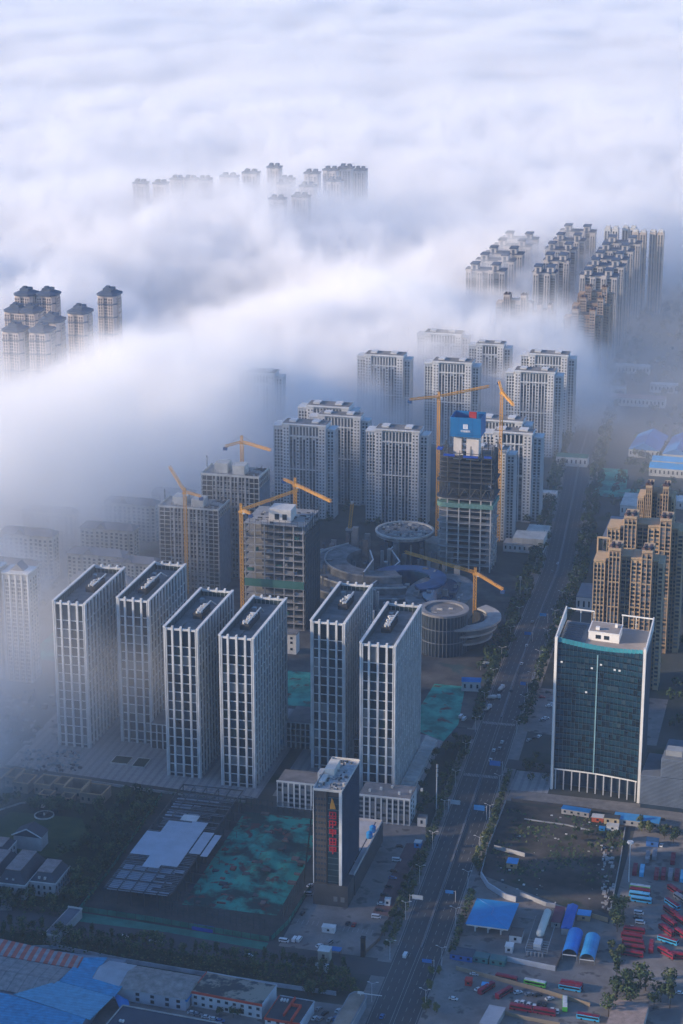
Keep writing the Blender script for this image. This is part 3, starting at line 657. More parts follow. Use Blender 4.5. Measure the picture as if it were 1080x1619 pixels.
# ------------------------------------------------------------------ dark glass tower right of the road
t = thing('glass_tower', 'dark blue glass tower with white edge fins and a scooped roof', 'office tower', (-157, 1176, 0.03), 0)
W, D, H = 55.0, 46.0, 99.0; n = 22
def bow(u): return 2.0 * (1 - (2 * u - 1) ** 2)                 # the front bends inwards
def topz(u): return H - 1.5 - 5.0 * (1 - (2 * u - 1) ** 2) * 0.55 - 0.5 * u
m = MB(); random.seed(31)
CW = [mat('curtain_glass_%s' % k, c, r, spec=0.6, var=0.3, scale=0.08) for k, c, r in (('navy', (0.012, 0.040, 0.068), 0.08), ('teal', (0.013, 0.046, 0.070), 0.12), ('ink', (0.008, 0.016, 0.026), 0.06), ('dull', (0.025, 0.05, 0.068), 0.3))]
for i in range(n):
    u0, u1 = i / n, (i + 1) / n; xa, xb, ya, yb = 1.6 + (W - 3.2) * u0, 1.6 + (W - 3.2) * u1, bow(u0), bow(u1)
    for k in range(22):
        z0, z1 = 14 + k * 3.9, min(14 + (k + 1) * 3.9, topz((u0 + u1) / 2)); q = z0 + (z1 - z0) * 0.32
        if z1 <= z0 + 0.3: continue
        tl = rnd(-0.04, 0.04); m.add([(xa, ya, z0), (xb, yb, z0), (xb, yb, q), (xa, ya, q)], [(0, 1, 2, 3)], 2)
        m.add([(xa, ya + tl, q), (xb, yb - tl, q), (xb, yb + tl * 0.5, z1), (xa, ya - tl * 0.5, z1)], [(0, 1, 2, 3)], random.choice((0, 0, 1, 1, 1, 3)) if k > 12 + 5 * math.sin(i * 0.7) else random.choice((0, 0, 0, 2, 1)))
m.build('curtain_wall', CW, t)
mu = MB()
for i in range(n + 1):
    u = i / n; x, y = 1.6 + (W - 3.2) * u, bow(u); mu.box(x - 0.07, x + 0.07, y - 0.22, y - 0.01, 14, topz(u))
for z in [14 + k * 3.9 for k in range(21)]:
    for i in range(n):
        u0, u1 = i / n, (i + 1) / n; xa, xb = 1.6 + (W - 3.2) * u0, 1.6 + (W - 3.2) * u1
        mu.prism([(xa + 0.08, bow(u0) - 0.14), (xb - 0.08, bow(u1) - 0.14), (xb - 0.08, bow(u1) - 0.02), (xa + 0.08, bow(u0) - 0.02)], z, z + 0.18)
mu.build('mullion', mat('mullion_metal', (0.05, 0.09, 0.12), 0.4, 0.3), t)
ms = MB(); u = 0.47; x, y = 1.6 + (W - 3.2) * u, bow(u); ms.box(x - 0.35, x + 0.35, y - 0.4, y - 0.23, 14, topz(u) - 3)
ms.build('light_strip', mat('pale_teal_strip', (0.20, 0.36, 0.42), 0.5), t)
pg = MB()
for i in range(n):
    u0, u1 = i / n, (i + 1) / n; xa, xb = 1.6 + (W - 3.2) * u0, 1.6 + (W - 3.2) * u1
    pg.prism([(xa + 0.05, bow(u0) - 0.05), (xb - 0.05, bow(u1) - 0.05), (xb - 0.05, bow(u1) + 0.15), (xa + 0.05, bow(u0) + 0.15)], topz((u0 + u1) / 2) + 0.02, topz((u0 + u1) / 2) + 3.2 - 1.2 * abs(u0 - 0.25))
pg.build('parapet_glass', mat('teal_parapet_glass', (0.05, 0.26, 0.32), 0.2, spec=0.6), t)
FINW = mat('fin_white', (0.70, 0.69, 0.66), 0.6, var=0.08)
for xa, xb, xc, xd in ((-0.5, 1.1, -0.5, 0.3), (W - 1.1, W + 0.5, W - 0.3, W + 0.5)):
    e = MB(); e.prism([(xa, -1.0), (xb, -1.0), (xb, 1.6), (xa, 1.6)], 0, H + 1.4); e.prism([(xc, 1.6), (xd, 1.6), (xd, D + 0.5), (xc, D + 0.5)], H - 3, [H + 1.41, H + 1.41, H + 5, H + 5]); e.build('edge_fin', FINW, t)
for xa, xb in ((0.51, 18), (W - 20, W - 0.51)):
    e = MB(); e.box(xa, xb, D - 0.3, D + 0.4, H + 3.6, H + 4.3)
    for x in ((9, 17.4) if xa < 1 else (W - 19.4, W - 11)): e.box(x, x + 0.4, D - 0.2, D + 0.3, H - 4, H + 3.6)
    e.build('roof_frame', FINW, t)
b = MB(); ff = [(1.6 + (W - 3.2) * i / n, bow(i / n) + 0.4) for i in range(n + 1)]
b.prism(ff + [(W - 0.5, D), (0.5, D)], 14, H - 7.5); b.box(3, W - 3, 9, D - 1, 0, 13.99)
b.build('wall', mat('glass_tower_side', (0.05, 0.075, 0.11), 0.35), t)
r = MB(); r.prism(ff + [(W - 0.6, D - 0.1), (0.6, D - 0.1)], H - 7.49, H - 4.2); r.build('roof', mat('terrace_tiles', (0.30, 0.26, 0.235), 0.85, var=0.12), t)
dk = MB().box(1.2, 17, 9, D - 2, H - 4.19, H - 4.0)
for i in range(9): dk.box(1.4, 14, 10 + i * 3.6, 10.8 + i * 3.6, H - 3.99, H - 3.5)
dk.build('roof_deck', mat('blue_grey_deck', (0.10, 0.12, 0.15), 0.7), t)
ph = MB(); ph.box(18, 37, 17, 35, H - 4.19, H + 1.2, 0, 1); ph.box(17.7, 37.3, 16.7, 35.3, H + 1.21, H + 1.7, 0); ph.box(18.4, 36.6, 17.4, 34.6, H + 1.71, H + 1.75, 1); ph.box(22, 24.4, 20, 22.4, H + 1.76, H + 3.4); ph.box(33, 34.6, 28, 30, H + 1.76, H + 3.8)
po = ph.build('penthouse', [mat('bright_render', (0.74, 0.72, 0.69), 0.7, var=0.06), mat('terrace_tiles', (0, 0, 0))], t)
for x in (22.4, 27.6): MB().box(x, x + 3.2, 16.86, 16.99, H - 2.8, H - 0.3).build('doorway', GDARK, po)
for i in range(11):
    u = i / 10; x = 2.5 + (W - 5) * u; MB().box(x - 0.36, x + 0.36, bow(u) + 0.3, bow(u) + 1.2, 0, 14).build('column', mat('column_grey', (0.40, 0.41, 0.43), 0.7), t)
MB().prism([(1.6, -0.05), (W / 2, 1.9), (W - 1.6, -0.05), (W - 1.6, 1.2), (W / 2, 3.2), (1.6, 1.2)], 13.2, 13.99).build('lintel', FINW, t)
gl = MB().box(4, W - 4, 8.5, 8.99, 1, 13); gl.build('lobby_glass', GLASS[1], t)
sg = MB()
for (x, z) in ((3.4, 84), (22, 82), (27.5, 85), (36, 83), (39, 83), (19, 66)): u = (x - 1.6) / (W - 3.2); sg.box(x, x + 1.3, bow(u) - 0.3, bow(u) - 0.24, z, z + 1.1)
sg.build('blind', mat('white_blind', (0.6, 0.62, 0.63), 0.6), t)
for o in list(t.children_recursive):                          # the plan is a parallelogram: the front runs askew to the sides
    for v in o.data.vertices: v.co.y -= 0.14 * (v.co.x)

# louvred office at the right edge
t = thing('louvred_office', 'grey blue office with stacked horizontal louvres at the right edge', 'office building', (-101, 1161, 0.03), -3)
MB().box(0.6, 60, 0.6, 34, 0, 21.5).box(12.6, 60, 0.6, 30, 21.5, 34).build('wall', mat('office_band_glass', (0.03, 0.05, 0.075), 0.3), t)
l = MB()
for k in range(22): z = 3 + k * 0.86; l.box(0, 60, 0, 0.55, z, z + 0.42); l.box(0, 0.55, 0.6, 34, z, z + 0.42)
for k in range(14): z = 22.2 + k * 0.86; l.box(12, 60, 0, 0.55, z, z + 0.42); l.box(12, 12.55, 0.6, 30, z, z + 0.42)
l.build('louvre', mat('louvre_metal', (0.20, 0.24, 0.30), 0.5, 0.2), t)
MB().box(0.3, 12.4, 0.3, 34, 21.51, 22.0).box(12.3, 60, 0.3, 30, 34.01, 34.6).build('roof', mat('grey_blue_roof', (0.13, 0.15, 0.18), 0.8), t)
MB().box(14, 24, 4, 12, 34.61, 38).build('rooftop_plant', STEELL, t); MB().box(27, 33, 6, 20, 34.61, 36.5).build('rooftop_plant', STEELL, t)
MB().box(34, 38, 5, 9, 34.61, 36.5).build('tank', BLUEL, t)
# ------------------------------------------------------------------ unfinished towers and the mall site
TARP = mat('scaffold_tarp', (0.10, 0.13, 0.17), 0.9, var=0.35, scale=0.25)
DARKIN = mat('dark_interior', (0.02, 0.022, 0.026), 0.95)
def make_rough(label, W, D, H, rows):
    t = thing('unfinished_tower', label, 'unfinished building', (0, 0, 0), 0, 'unfinished concrete towers'); st = H / rows
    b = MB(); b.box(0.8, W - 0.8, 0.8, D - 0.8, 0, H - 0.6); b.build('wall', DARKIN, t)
    s = MB()
    for k in range(rows + 1):
        z = k * st
        s.box(-0.2, 9.5, -0.3, D, z - 0.3, z); s.box(W - 8, W + 0.2, -0.3, D, z - 0.3, z)
        s.box(9.51, W - 8.01, 0.1, D, z - 0.3, z)
    s.build('floor_slab', CONCL, t)
    p = MB(); n = 11
    for i in range(n): x = 9.6 + i * (W - 18) / (n - 1); w = 0.75 if i % 2 else 0.4; p.box(x - w, x + w, -0.55 if i % 2 else -0.15, 0.78, 0, H - 0.35)
    for x in (0.3, 4.6, W - 4.3, W - 0.3): p.box(x - 0.3, x + 0.3, 0.1, 0.79, 0, H - 0.35)
    for z in range(4, int(H), 11): p.box(9.5, W - 8, -0.3, 0.77, z, z + 0.7)
    for i in range(8): y = 0.5 + i * (D - 1) / 7; p.box(W - 0.3, W + 0.45, y - 0.25, y + 0.25, 0, H)
    p.build('column', CONC, t)
    q = MB(); q.box(W + 0.46, W + 0.6, 1, D, 0, H * 0.9); q.build('scaffold_net', TARP, t)
    for k in range(7):
        i = (1, 3, 4, 6, 8, 9, 2)[k]; x = 9.6 + i * (W - 18) / (n - 1); z = rnd(0.2, 0.8) * H
    m = MB()
    for i in range(n - 1):
        x = 9.6 + (i + 0.5) * (W - 18) / (n - 1)
        for k in range(rows):
            if random.random() < 0.8: m.box(x - 0.8, x + 0.8, 0.3, 0.7, k * st + 0.3, k * st + st * (0.45 if random.random() < 0.5 else 0.3), 0)
    m.build('infill_wall', mat('grey_block', (0.24, 0.24, 0.25), 0.9, var=0.3), t)
    c = MB(); c.box(-0.3, W + 0.2, -0.3, 0.3, H, H + 1.2); c.box(-0.3, 0.3, 0.31, D, H, H + 1.2); c.box(W - 0.3, W + 0.2, 0.31, D, H, H + 1.2)
    c.build('parapet', CONCL, t)
    r = MB().box(0.4, W - 0.4, 0.4, D - 0.2, H + 0.01, H + 0.1); r.build('roof', mat('rough_roof', (0.30, 0.29, 0.28), 0.9, var=0.4, scale=0.4), t)
    for x0, x1, y0, h in ((9, 20, 8, 6.5), (25, 35, 6, 6.0)): MB().box(x0, x1, y0, y0 + 12, H + 0.11, H + h).build('stair_core', CONCL, t)
    d = MB()
    for i in range(34): x, y = rnd(1, W - 1), rnd(1, D - 1); d.tube((x, y, H + 0.1), (x, y, H + rnd(1.5, 4)), 0.12, 4)
    for i in range(14): x, y = rnd(36, W - 2), rnd(1, D - 3); d.box(x, x + rnd(1, 4), y, y + 0.4, H + 0.1, H + rnd(0.4, 1.6))
    for x in (-0.6,): d.tube((x, D * 0.6, 0), (x, D * 0.6, H + 9), 0.3, 4)
    d.build('rebar', STEEL, t)
    return t
u1 = make_rough('unfinished white tower in the middle with yellow luffing crane in front of it', 49, 30, 68, 20); u1.location = (-514, 1478, 0.02)
u2 = dup(u1, (-491, 1517, 0.02), label='unfinished white tower farther back and taller, beside the white apartment slabs', scale=(0.98, 1, 1.25))
# dark frame tower
t = thing('unfinished_frame_tower', 'dark open concrete frame tower with white stair house on top', 'unfinished building', (-424, 1411, 0.02)); W, D, H = 46, 44, 82.0; rows = 15; st = H / rows
MB().box(11, W - 9, 9, D - 8, 0, H - 1).build('core_wall', mat('core_grey', (0.10, 0.10, 0.105), 0.9), t)
s = MB()
for k in range(rows + 1): z = k * st; s.box(-0.4, W + 0.4, -0.4, D, z - 0.45, z)
s.build('floor_slab', CONC, t)
posts(t, 'column', CONC, [(0.6 + i * (W - 1.2) / 6, 0.5 + j * (D - 2) / 3) for i in range(7) for j in range(4)], 0.4, 0, H - 0.2)
n = MB()
for k in range(rows):
    for i in range(6):
        x = 0.6 + i * (W - 1.2) / 6
        if random.random() < 0.35: n.box(x + 0.6, x + rnd(2, 7), rnd(0.6, 3), rnd(3.2, 3.6), k * st + 0.02, k * st + rnd(0.8, 2.6), random.choice((0, 0, 1)))
tag(n.build('stored_material', [mat('grey_block', (0, 0, 0)), mat('green_tarp', (0.05, 0.16, 0.13), 0.9)], t), kind='stuff')
nb = MB(); nb.box(0, W, -0.62, -0.5, 6 * st, 7 * st + 0.6); nb.build('safety_net', mat('green_tarp', (0, 0, 0)), t)
q = MB(); q.box(W + 0.6, W + 0.75, 0.5, D, 0, H - 8); q.build('scaffold_net', mat('dark_scaffold_net', (0.03, 0.045, 0.06), 0.95, var=0.4, scale=0.3), t)
q = MB()
for i in range(9): y = 0.5 + i * (D - 1) / 8; q.tube((W + 1.1, y, 0), (W + 1.1, y, H + 5), 0.2, 4)
for k in range(20): q.tube((W + 1.1, 0.5, k * 4.4 + 2), (W + 1.1, D, k * 4.4 + 2), 0.14, 4)
for i in range(11): x = i * W / 10; q.tube((x, -0.9, H - 12), (x, -0.9, H + 4), 0.15, 4); q.tube((x, D, H), (x, D, H + 4.5), 0.18, 4)
for z in (H + 1.5, H + 3.6): q.tube((0, -0.9, z), (W, -0.9, z), 0.13, 4); q.tube((W, D, z), (0, D, z), 0.13, 4)
q.build('scaffolding', STEEL, t)
w_ = MB(); w_.box(17, 34, 8, 24, H + 0.01, H + 9.5); so_ = w_.build('stair_house', mat('stair_house_render', (0.60, 0.57, 0.53), 0.85), t)
for x in (21.5, 27.5): MB().box(x, x + 3.4, 7.86, 7.98, H + 1.5, H + 6).build('window', GDARK, so_)
r = MB()
for i in range(40): x, y = rnd(1, W - 2), rnd(1, D - 2); r.box(x, x + rnd(0.5, 3), y, y + rnd(0.3, 1.5), H + 0.01, H + rnd(0.3, 1.5), random.choice((0, 1, 1)))
tag(r.build('stored_material', [CONCL, STEEL], t), kind='stuff')
g = MB(); g.box(0, 14, 0, 8, 0, 13.5); t2 = thing('site_office', 'small white two storey block at the foot of the dark frame tower', 'site office', (-382, 1362, 0.02))
MB().box(0, 11, 0, 9, 0, 15).build('wall', PALE, t2); MB().box(-0.3, 11.3, -0.3, 9.3, 15.01, 15.6).build('roof', ROOFG, t2)
for x in (2, 6.5):
    for z in (3, 8, 11.5): MB().box(x, x + 1.8, -0.12, -0.02, z, z + 1.8).build('window', GDARK, t2)

# core tower with blue climbing formwork
t = thing('core_tower', 'unfinished core tower with open floors below a blue climbing formwork box', 'unfinished building', (-311, 1579, 0.02)); W, D = 45.0, 30.0
def plan(e=0.0, r=7.0):
    pts = [(W + e, -e), (W + e, D + e), (2 - e, D + e)]
    for a in range(7): th = R(180 + 15 * a); pts.append((r - e * 0.3 + r * math.cos(th) - e * 0.7, r + r * math.sin(th) - e))
    return pts
s = MB()
for k in range(1, 13): s.prism(plan(-0.1 if k % 4 else 0.8), k * 5.08 - 0.5, k * 5.08)
s.build('floor_slab', mat('slab_grey', (0.36, 0.35, 0.34), 0.9, var=0.3), t)
cx = [0.9, 8.5, 18, 27, 36, W - 0.8]
posts(t, 'column', CONCL, [(x, y) for x in cx for y in (0.1 if x > 5 else 7, D - 1)] + [(W - 0.7, 10), (W - 0.7, 20)], 0.5, 0, 61)
k_ = MB(); k_.box(8, W - 6, 6, D - 5, 0, 64); k_.box(9, W - 8, 7, D - 6, 64.01, 92); k_.build('core_wall', mat('core_dark', (0.02, 0.024, 0.032), 0.9), t)
nb = MB(); nb.prism(plan(0.9), 53.6, 57.2); nb.build('safety_net', mat('pale_green_net', (0.13, 0.26, 0.23), 0.9, var=0.35, scale=0.5), t)
s2 = MB()
for z in (61.5, 74.8, 79): s2.prism(plan(1.5 if z != 79 else 0.2), z, z + (0.8 if z != 79 else 0.3))
for z in (83, 87, 91, 95): s2.prism(plan(-0.4), z, z + 0.35)
s2.build('steel_deck', mat('deck_dark', (0.05, 0.055, 0.065), 0.7), t)
b = MB(); f = [(x, 0.2) for x in cx[1:]] + [(W - 0.2, 10), (W - 0.2, 20), (W - 0.2, D - 0.5)]
for x in [1.5] + cx[1:]:
    y = 0.4 if x > 2 else 6.5
    b.tube((x, y, 61), (x, y, 98 + rnd(2, 9)), 0.42, 4); b.tube((x, D - 0.5, 61), (x, D - 0.5, 100 + rnd(0, 8)), 0.4, 4)
for y in (7, 13, 19, 25): b.tube((W - 0.4, y, 61), (W - 0.4, y, 99 + rnd(0, 9)), 0.4, 4); b.tube((1.2, y, 61), (1.2, y, 97 + rnd(0, 8)), 0.4, 4)
for z in (79, 83, 87, 91, 95, 99): b.tube((8, 0.3, z), (W, 0.3, z), 0.28, 4); b.tube((W - 0.4, 0, z), (W - 0.4, D, z), 0.28, 4); b.tube((1.2, 6, z), (1.2, D, z), 0.3, 4); b.tube((1.2, 6, z), (8, 0.3, z), 0.28, 4)
for a in range(5):                                        # belt truss
    x0, x1 = cx[a] if a else 3, cx[a + 1]; xm = (x0 + x1) / 2
    b.tube((x0, 0.2, 62), (xm, 0.2, 69.5), 0.3, 4); b.tube((xm, 0.2, 69.5), (x1, 0.2, 62), 0.3, 4)
b.tube((3, 0.2, 69.6), (W, 0.2, 69.6), 0.3, 4)
for y in (2, 12, 22): b.tube((W - 0.1, y, 62), (W - 0.1, y + 5, 69.5), 0.3, 4); b.tube((W - 0.1, y + 5, 69.5), (W - 0.1, y + 8, 62), 0.3, 4)
for i in range(14):
    y = rnd(3, D); z = rnd(78, 106); b.tube((W + rnd(0, 1.5), y, z), (W + rnd(0, 1.5), y + rnd(-2, 2), z + rnd(3, 8)), 0.25, 4)
for i in range(10): z = 82 + i * 1.8; b.tube((-0.5, 8, z), (4, 2.5, z + 1.2), 0.16, 4)
b.build('steel_frame', STEEL, t)
for (x0, x1, y0, y1, z) in ((-1.5, 3, 3, 9, 100), (5, 14, -1.2, 0.1, 96.5), (21, 33, -1.4, -0.1, 96), (38, 44, -1.2, 0.1, 96.4)): MB().box(x0, x1, y0, y1, z, z + 1.6).build('work_platform', mat('deep_blue_net', (0.01, 0.06, 0.35), 0.8), t)
w_ = MB().box(11.5, 18, 7, 16, 92.01, 112).box(22, 32, 7, 18, 92.01, 112).box(18.01, 21.99, 8.5, 16, 99, 100.5).box(18.01, 21.99, 8.5, 16, 104, 105.5)
w_.build('concrete_core', mat('new_concrete', (0.62, 0.57, 0.53), 0.9, var=0.1), t)
MB().box(16, 19.5, 6.4, 6.99, 96, 97).build('white_panel', WHITE, t)
bx = MB(); X0, X1, Y0, Y1, Z0, Z1 = 9, 34, 4.5, 27, 111.5, 127.5
bx.box(X0, X1, Y0, Y0 + 0.3, Z0, Z1); bx.box(X0, X1, Y1 - 0.3, Y1, Z0, Z1); bx.box(X0, X0 + 0.3, Y0 + 0.31, Y1 - 0.31, Z0, Z1); bx.box(X1 - 0.3, X1, Y0 + 0.31, Y1 - 0.31, Z0, Z1)
for x in (15.5, 27): bx.box(x, x + 0.15, Y0 - 0.08, Y0 - 0.01, Z0, Z1, 1)
bx.box(X0, X1, Y0 - 0.12, Y0 - 0.01, Z0 + 1.8, Z0 + 2.0, 1); bx.box(X0 + 0.35, X1 - 0.35, Y0 + 0.35, Y1 - 0.35, Z0 + 7, Z0 + 7.4, 2)
bx.box(X0 + 5, X1 - 4, Y0 + 7, Y1 - 6, Z0 + 7.41, Z0 + 9, 3); bx.box(X0 + 12, X0 + 18, Y1 - 5, Y1 - 3, Z0 + 7.41, Z1 + 0.5, 4); bx.box(26, 28, 9, 12, Z0 + 7.41, Z0 + 10, 3)
bo = bx.build('climbing_formwork', [mat('formwork_blue', (0.005, 0.14, 0.36), 0.6, var=0.12), mat('formwork_seam', (0.01, 0.08, 0.24), 0.7), DARKIN, CONC, RED], t)
em = MB(); em.box(-1.9, 1.9, -0.1, 0, 0, 3.8); eo = em.build('emblem', mat('sign_white', (0.75, 0.76, 0.78), 0.6, var=0.03), bo); eo.location = (21.5, Y0 - 0.15, Z0 + 6.8)
ln = MB()
for z in (0.7, 1.5, 2.3, 3.1): ln.box(-1.2, 1.2, -0.16, -0.11, z, z + 0.22)
ln.build('emblem_lines', mat('emblem_blue', (0.03, 0.16, 0.45), 0.6), eo)
fc_ = bpy.data.curves.new('sign_text', 'FONT'); fc_.body = '中国建筑'; fc_.size = 2.0; fc_.align_x = 'CENTER'; fc_.extrude = 0.05; fc_.offset = 0.03
fo = bpy.data.objects.new('sign_text', fc_); col.objects.link(fo); fo.parent = bo; fo.location = (21.5, Y0 - 0.18, Z0 + 4.2); fo.rotation_euler = (R(90), 0, 0); fc_.materials.append(mat('sign_white', (0, 0, 0)))
bpy.context.view_layer.update()
tm = bpy.data.meshes.new_from_object(fo.evaluated_get(bpy.context.evaluated_depsgraph_get())); bpy.data.objects.remove(fo)
fo = put('sign_lettering', tm, bo, (21.5, Y0 - 0.18, Z0 + 4.2)); fo.rotation_euler = (R(90), 0, 0)

# ------------------------------------------------------------------ tower cranes
def lattice(mb, p, q, w, n, r=0.13, k=0):
    p, q = Vector(p), Vector(q); d = (q - p).normalized(); a = Vector((0, 0, 1)) if abs(d.z) < 0.7 else Vector((1, 0, 0))
    s_ = d.cross(a).normalized() * w / 2; u_ = s_.cross(d).normalized() * w / 2
    co = [s_ + u_, s_ - u_, -s_ - u_, -s_ + u_]
    for c in co: mb.tube(p + c, q + c, r, 4, k)
    for i in range(n):
        m0, m1 = p + (q - p) * (i / n), p + (q - p) * ((i + 1) / n)
        for j in range(4):
            a_, b_ = co[j], co[(j + 1) % 4]
            mb.tube(m0 + a_, m1 + b_, r * 0.75, 3, k); mb.tube(m0 + a_, m0 + b_, r * 0.7, 3, k)
def crane(label, base, zt, tip, tail, head=7.0, white_tip=False, mast_w=2.1):
    """base (x, y), slewing height zt, world ends of the jib and of the counter jib"""
    t = thing('tower_crane', label, 'tower crane', (*base, 0), 0, 'yellow tower cranes'); B = Vector((*base, 0))
    m = MB(); lattice(m, (0, 0, 0), (0, 0, zt), mast_w, int(zt / 2.6), 0.19); m.build('mast', YELLOW, t)
    h = MB(); lattice(h, (0, 0, zt + 1.2), (0, 0, zt + head), mast_w * 0.7, 3, 0.17); h.box(-1.7, 1.7, -1.7, 1.7, zt, zt + 1.2); h.build('tower_head', YELLOW, t)
    tp, tl = Vector(tip) - B, Vector(tail) - B; o = Vector((0, 0, zt + 1.8))
    j = MB(); dj = (tp - o).normalized(); lattice(j, o + dj * 1.4, tp, 1.7, int((tp - o).length / 2.2), 0.16); j.build('jib', YELLOW, t)
    c = MB(); lattice(c, o - (tp - o).normalized() * 0.5 if (tl - o).length < 3 else o + (tl - o).normalized() * 1.4, tl, 1.5, max(2, int((tl - o).length / 2.4)), 0.15); co = c.build('counter_jib', YELLOW, t)
    w = MB(); w.box(tl.x - 1.5, tl.x + 1.5, tl.y - 1.2, tl.y + 1.2, tl.z - 3.2, tl.z - 0.9); w.build('counterweight', mat('counterweight_blue', (0.02, 0.07, 0.20), 0.7) if not white_tip else CONCL, co)
    k = MB(); k.box(1.3, 3.0, -1.6, 0.4, zt - 1.0, zt + 1.6); k.build('cab', mat('cab_white', (0.6, 0.6, 0.6), 0.5), t)
    y = MB(); ap = Vector((0, 0, zt + head)); y.tube(ap, o + (tp - o) * 0.62, 0.1, 3); y.tube(ap, tl, 0.1, 3); y.build('tie_bar', STEEL, t)
    return t
def crane_px(label, base, zt, tip_px, tail_px, zt2=None, **k):
    z = zt + 1.8
    return crane(label, base, zt, at(*tip_px, zt2 if zt2 else z), at(*tail_px, z), **k)
crane('yellow luffing crane with raised jib in front of the unfinished middle tower', (-490, 1472), 82, at(268, 738, 96), at(318, 785, 84), head=5)
crane_px('yellow tower crane standing before the dark frame tower, blue counterweight on its left', (-424, 1404), 92, (472, 775), (396, 812))
crane_px('yellow tower crane behind the dark frame tower, long jib slanting down to the right', (-402, 1476), 93, (523, 793), (449, 758))
crane_px('slender yellow tower crane behind the farther unfinished tower', (-466, 1548), 104, (428, 712), (356, 706))
crane('tall orange crane left of the core tower with its jib over the blue box', (-325, 1652), 125, at(774, 611, 131), at(648, 632, 127), head=6)
crane('orange yellow crane right of the core tower, jib pointing towards the viewer', (-274, 1664), 129, at(812, 641, 131), at(789, 603, 131), head=5)
crane('short orange crane beside the round drum, jib slanting over the mall site', (-256, 1452), 41, at(640, 873, 46), at(795, 932, 42), head=6)
t = thing('tower_crane', 'leaning orange crane boom standing alone on the mall site', 'tower crane', (-405, 1665, 0), 0, 'yellow tower cranes')
m = MB(); lattice(m, (0, 0, 0), (2.5, 0, 24), 2.2, 10, 0.18); m.build('mast', YELLOW, t); MB().box(1.6, 3.6, -1, 1, 24.1, 26).build('tower_head', WHITE, t); MB().box(-3, 3, -3, 3, 0, 1.2).build('base', CONC, t)

# ------------------------------------------------------------------ curved mall under construction
t = thing('shopping_mall', 'curved terraced mall under construction behind the right pair of office towers', 'mall', (0, 0, 0.02))
DECK = mat('mall_deck', (0.16, 0.165, 0.17), 0.9, var=0.45, scale=0.12); GLB = mat('mall_blue_glass', (0.012, 0.045, 0.10), 0.15, spec=0.6)
# terraces round a centre on the left
for k, (r0, r1, z) in enumerate([(30, 48, 20), (48.5, 60, 15), (60.5, 72, 10), (72.5, 84, 5.5)]):
    MB().ring(-345, 1535, r0, r1, 0, z, 140, 300, 26).build('terrace', DECK, t)
    MB().ring(-345, 1535, r1 - 1.2, r1 - 0.3, z + 0.01, z + 1.2, 140, 300, 26).build('balustrade', CONCL if k % 2 else STEELL, t)
MB().ring(-318, 1500, 18, 30, 0, 17, -60, 160, 20).build('atrium', GLB, t)
MB().ring(-318, 1500, 18, 30.6, 17.01, 18.2, -60, 160, 20).build('atrium_roof', mat('atrium_blue_roof', (0.02, 0.07, 0.18), 0.4, var=0.4), t)
MB().disc(-288, 1480, 26, 0, 15, 30, ry=46).build('hall', DECK, t)
b = MB(); b.disc(-288, 1480, 13, 15.01, 17, 24, ry=28); b.build('hall_roof_light', GLB, t)
for (px, py, z, r, ry) in ((640, 840, 24, 24, 25),):
    c = at(px, py, z)
    MB().disc(c.x, c.y, r * 0.72, 0, z - 2, 28, ry=ry * 0.72).build('disc_drum', GLB, t)
    MB().disc(c.x, c.y, r, z - 1.99, z, 36, ry=ry).build('disc_roof', mat('disc_roof_concrete', (0.24, 0.23, 0.22), 0.9, var=0.5, scale=0.2), t)
    MB().ring(c.x, c.y, r - 1.2, r + 0.5, z + 0.01, z + 1.3, 0, 360, 36).build('disc_rim', CONCL, t)
    q = MB()
    for i in range(70):
        a, d = rnd(0, 6.28), r * 0.85 * math.sqrt(random.random()); x, y = c.x + d * math.cos(a), c.y + d * math.sin(a); q.box(x, x + rnd(0.6, 3.5), y, y + rnd(0.6, 3), z + 0.01, z + rnd(0.3, 1.6), random.choice((0, 1, 2, 2)))
    tag(q.build('stored_material', [CONCL, STEEL, CONC], t), kind='stuff')
MB().disc(-269, 1398, 17, 0, 30.5, 36).build('rotunda', mat('rotunda_glass', (0.03, 0.045, 0.065), 0.3), t)
f = MB()
for i in range(40): a = 6.28319 * i / 40; x, y = -269 + 17.3 * math.cos(a), 1398 + 17.3 * math.sin(a); f.tube((x, y, 0), (x, y, 30.4), 0.22, 4)
for z in (10, 20): f.ring(-269, 1398, 16.9, 17.6, z, z + 0.6, 0, 360, 36)
f.build('rotunda_fin', mat('rotunda_fin_grey', (0.12, 0.14, 0.17), 0.6), t)
MB().ring(-269, 1398, 14, 18.2, 30.51, 32.2, 0, 360, 40).build('rotunda_rim', mat('rotunda_rim_grey', (0.22, 0.22, 0.23), 0.8), t)
q = MB().disc(-269, 1398, 13.98, 30.51, 31, 36); q.box(-274, -270, 1396, 1397, 31.01, 32.2, 1); q.box(-266, -263, 1400, 1401.2, 31.01, 31.8, 1); q.box(-277, -273, 1390, 1390.4, 31.01, 31.4, 1); q.build('rotunda_roof', [ROOFG, CONCL], t)
for k, (r0, r1, z) in enumerate([(30, 34, 8), (34.5, 38, 15), (30, 36, 21)]): MB().ring(-262, 1416, 18 + k * 2, 26 + k * 3, z - 1.5, z, -100, 60, 18).build('ramp_slab', CONC, t)
MB().ring(-262, 1416, 17.5, 19.5, 0, 20, -100, 60, 18).build('ramp_wall', DARKIN, t)
q = MB()
for (pts, z) in (([(560, 945), (600, 915), (632, 888), (618, 868), (636, 850)], 18), ([(575, 905), (590, 885), (585, 870)], 24)):
    w3 = [at(px, py, z) for px, py in pts]
    for a, c in zip(w3, w3[1:]):
        d = Vector((c.x - a.x, c.y - a.y)).normalized() * 0.6; q.prism([(a.x + d.y, a.y - d.x), (c.x + d.y, c.y - d.x), (c.x - d.y, c.y + d.x), (a.x - d.y, a.y + d.x)], 0, z, 1, 0)
q.build('terrace_wall', [WHITE, DECK], t)
q = MB()
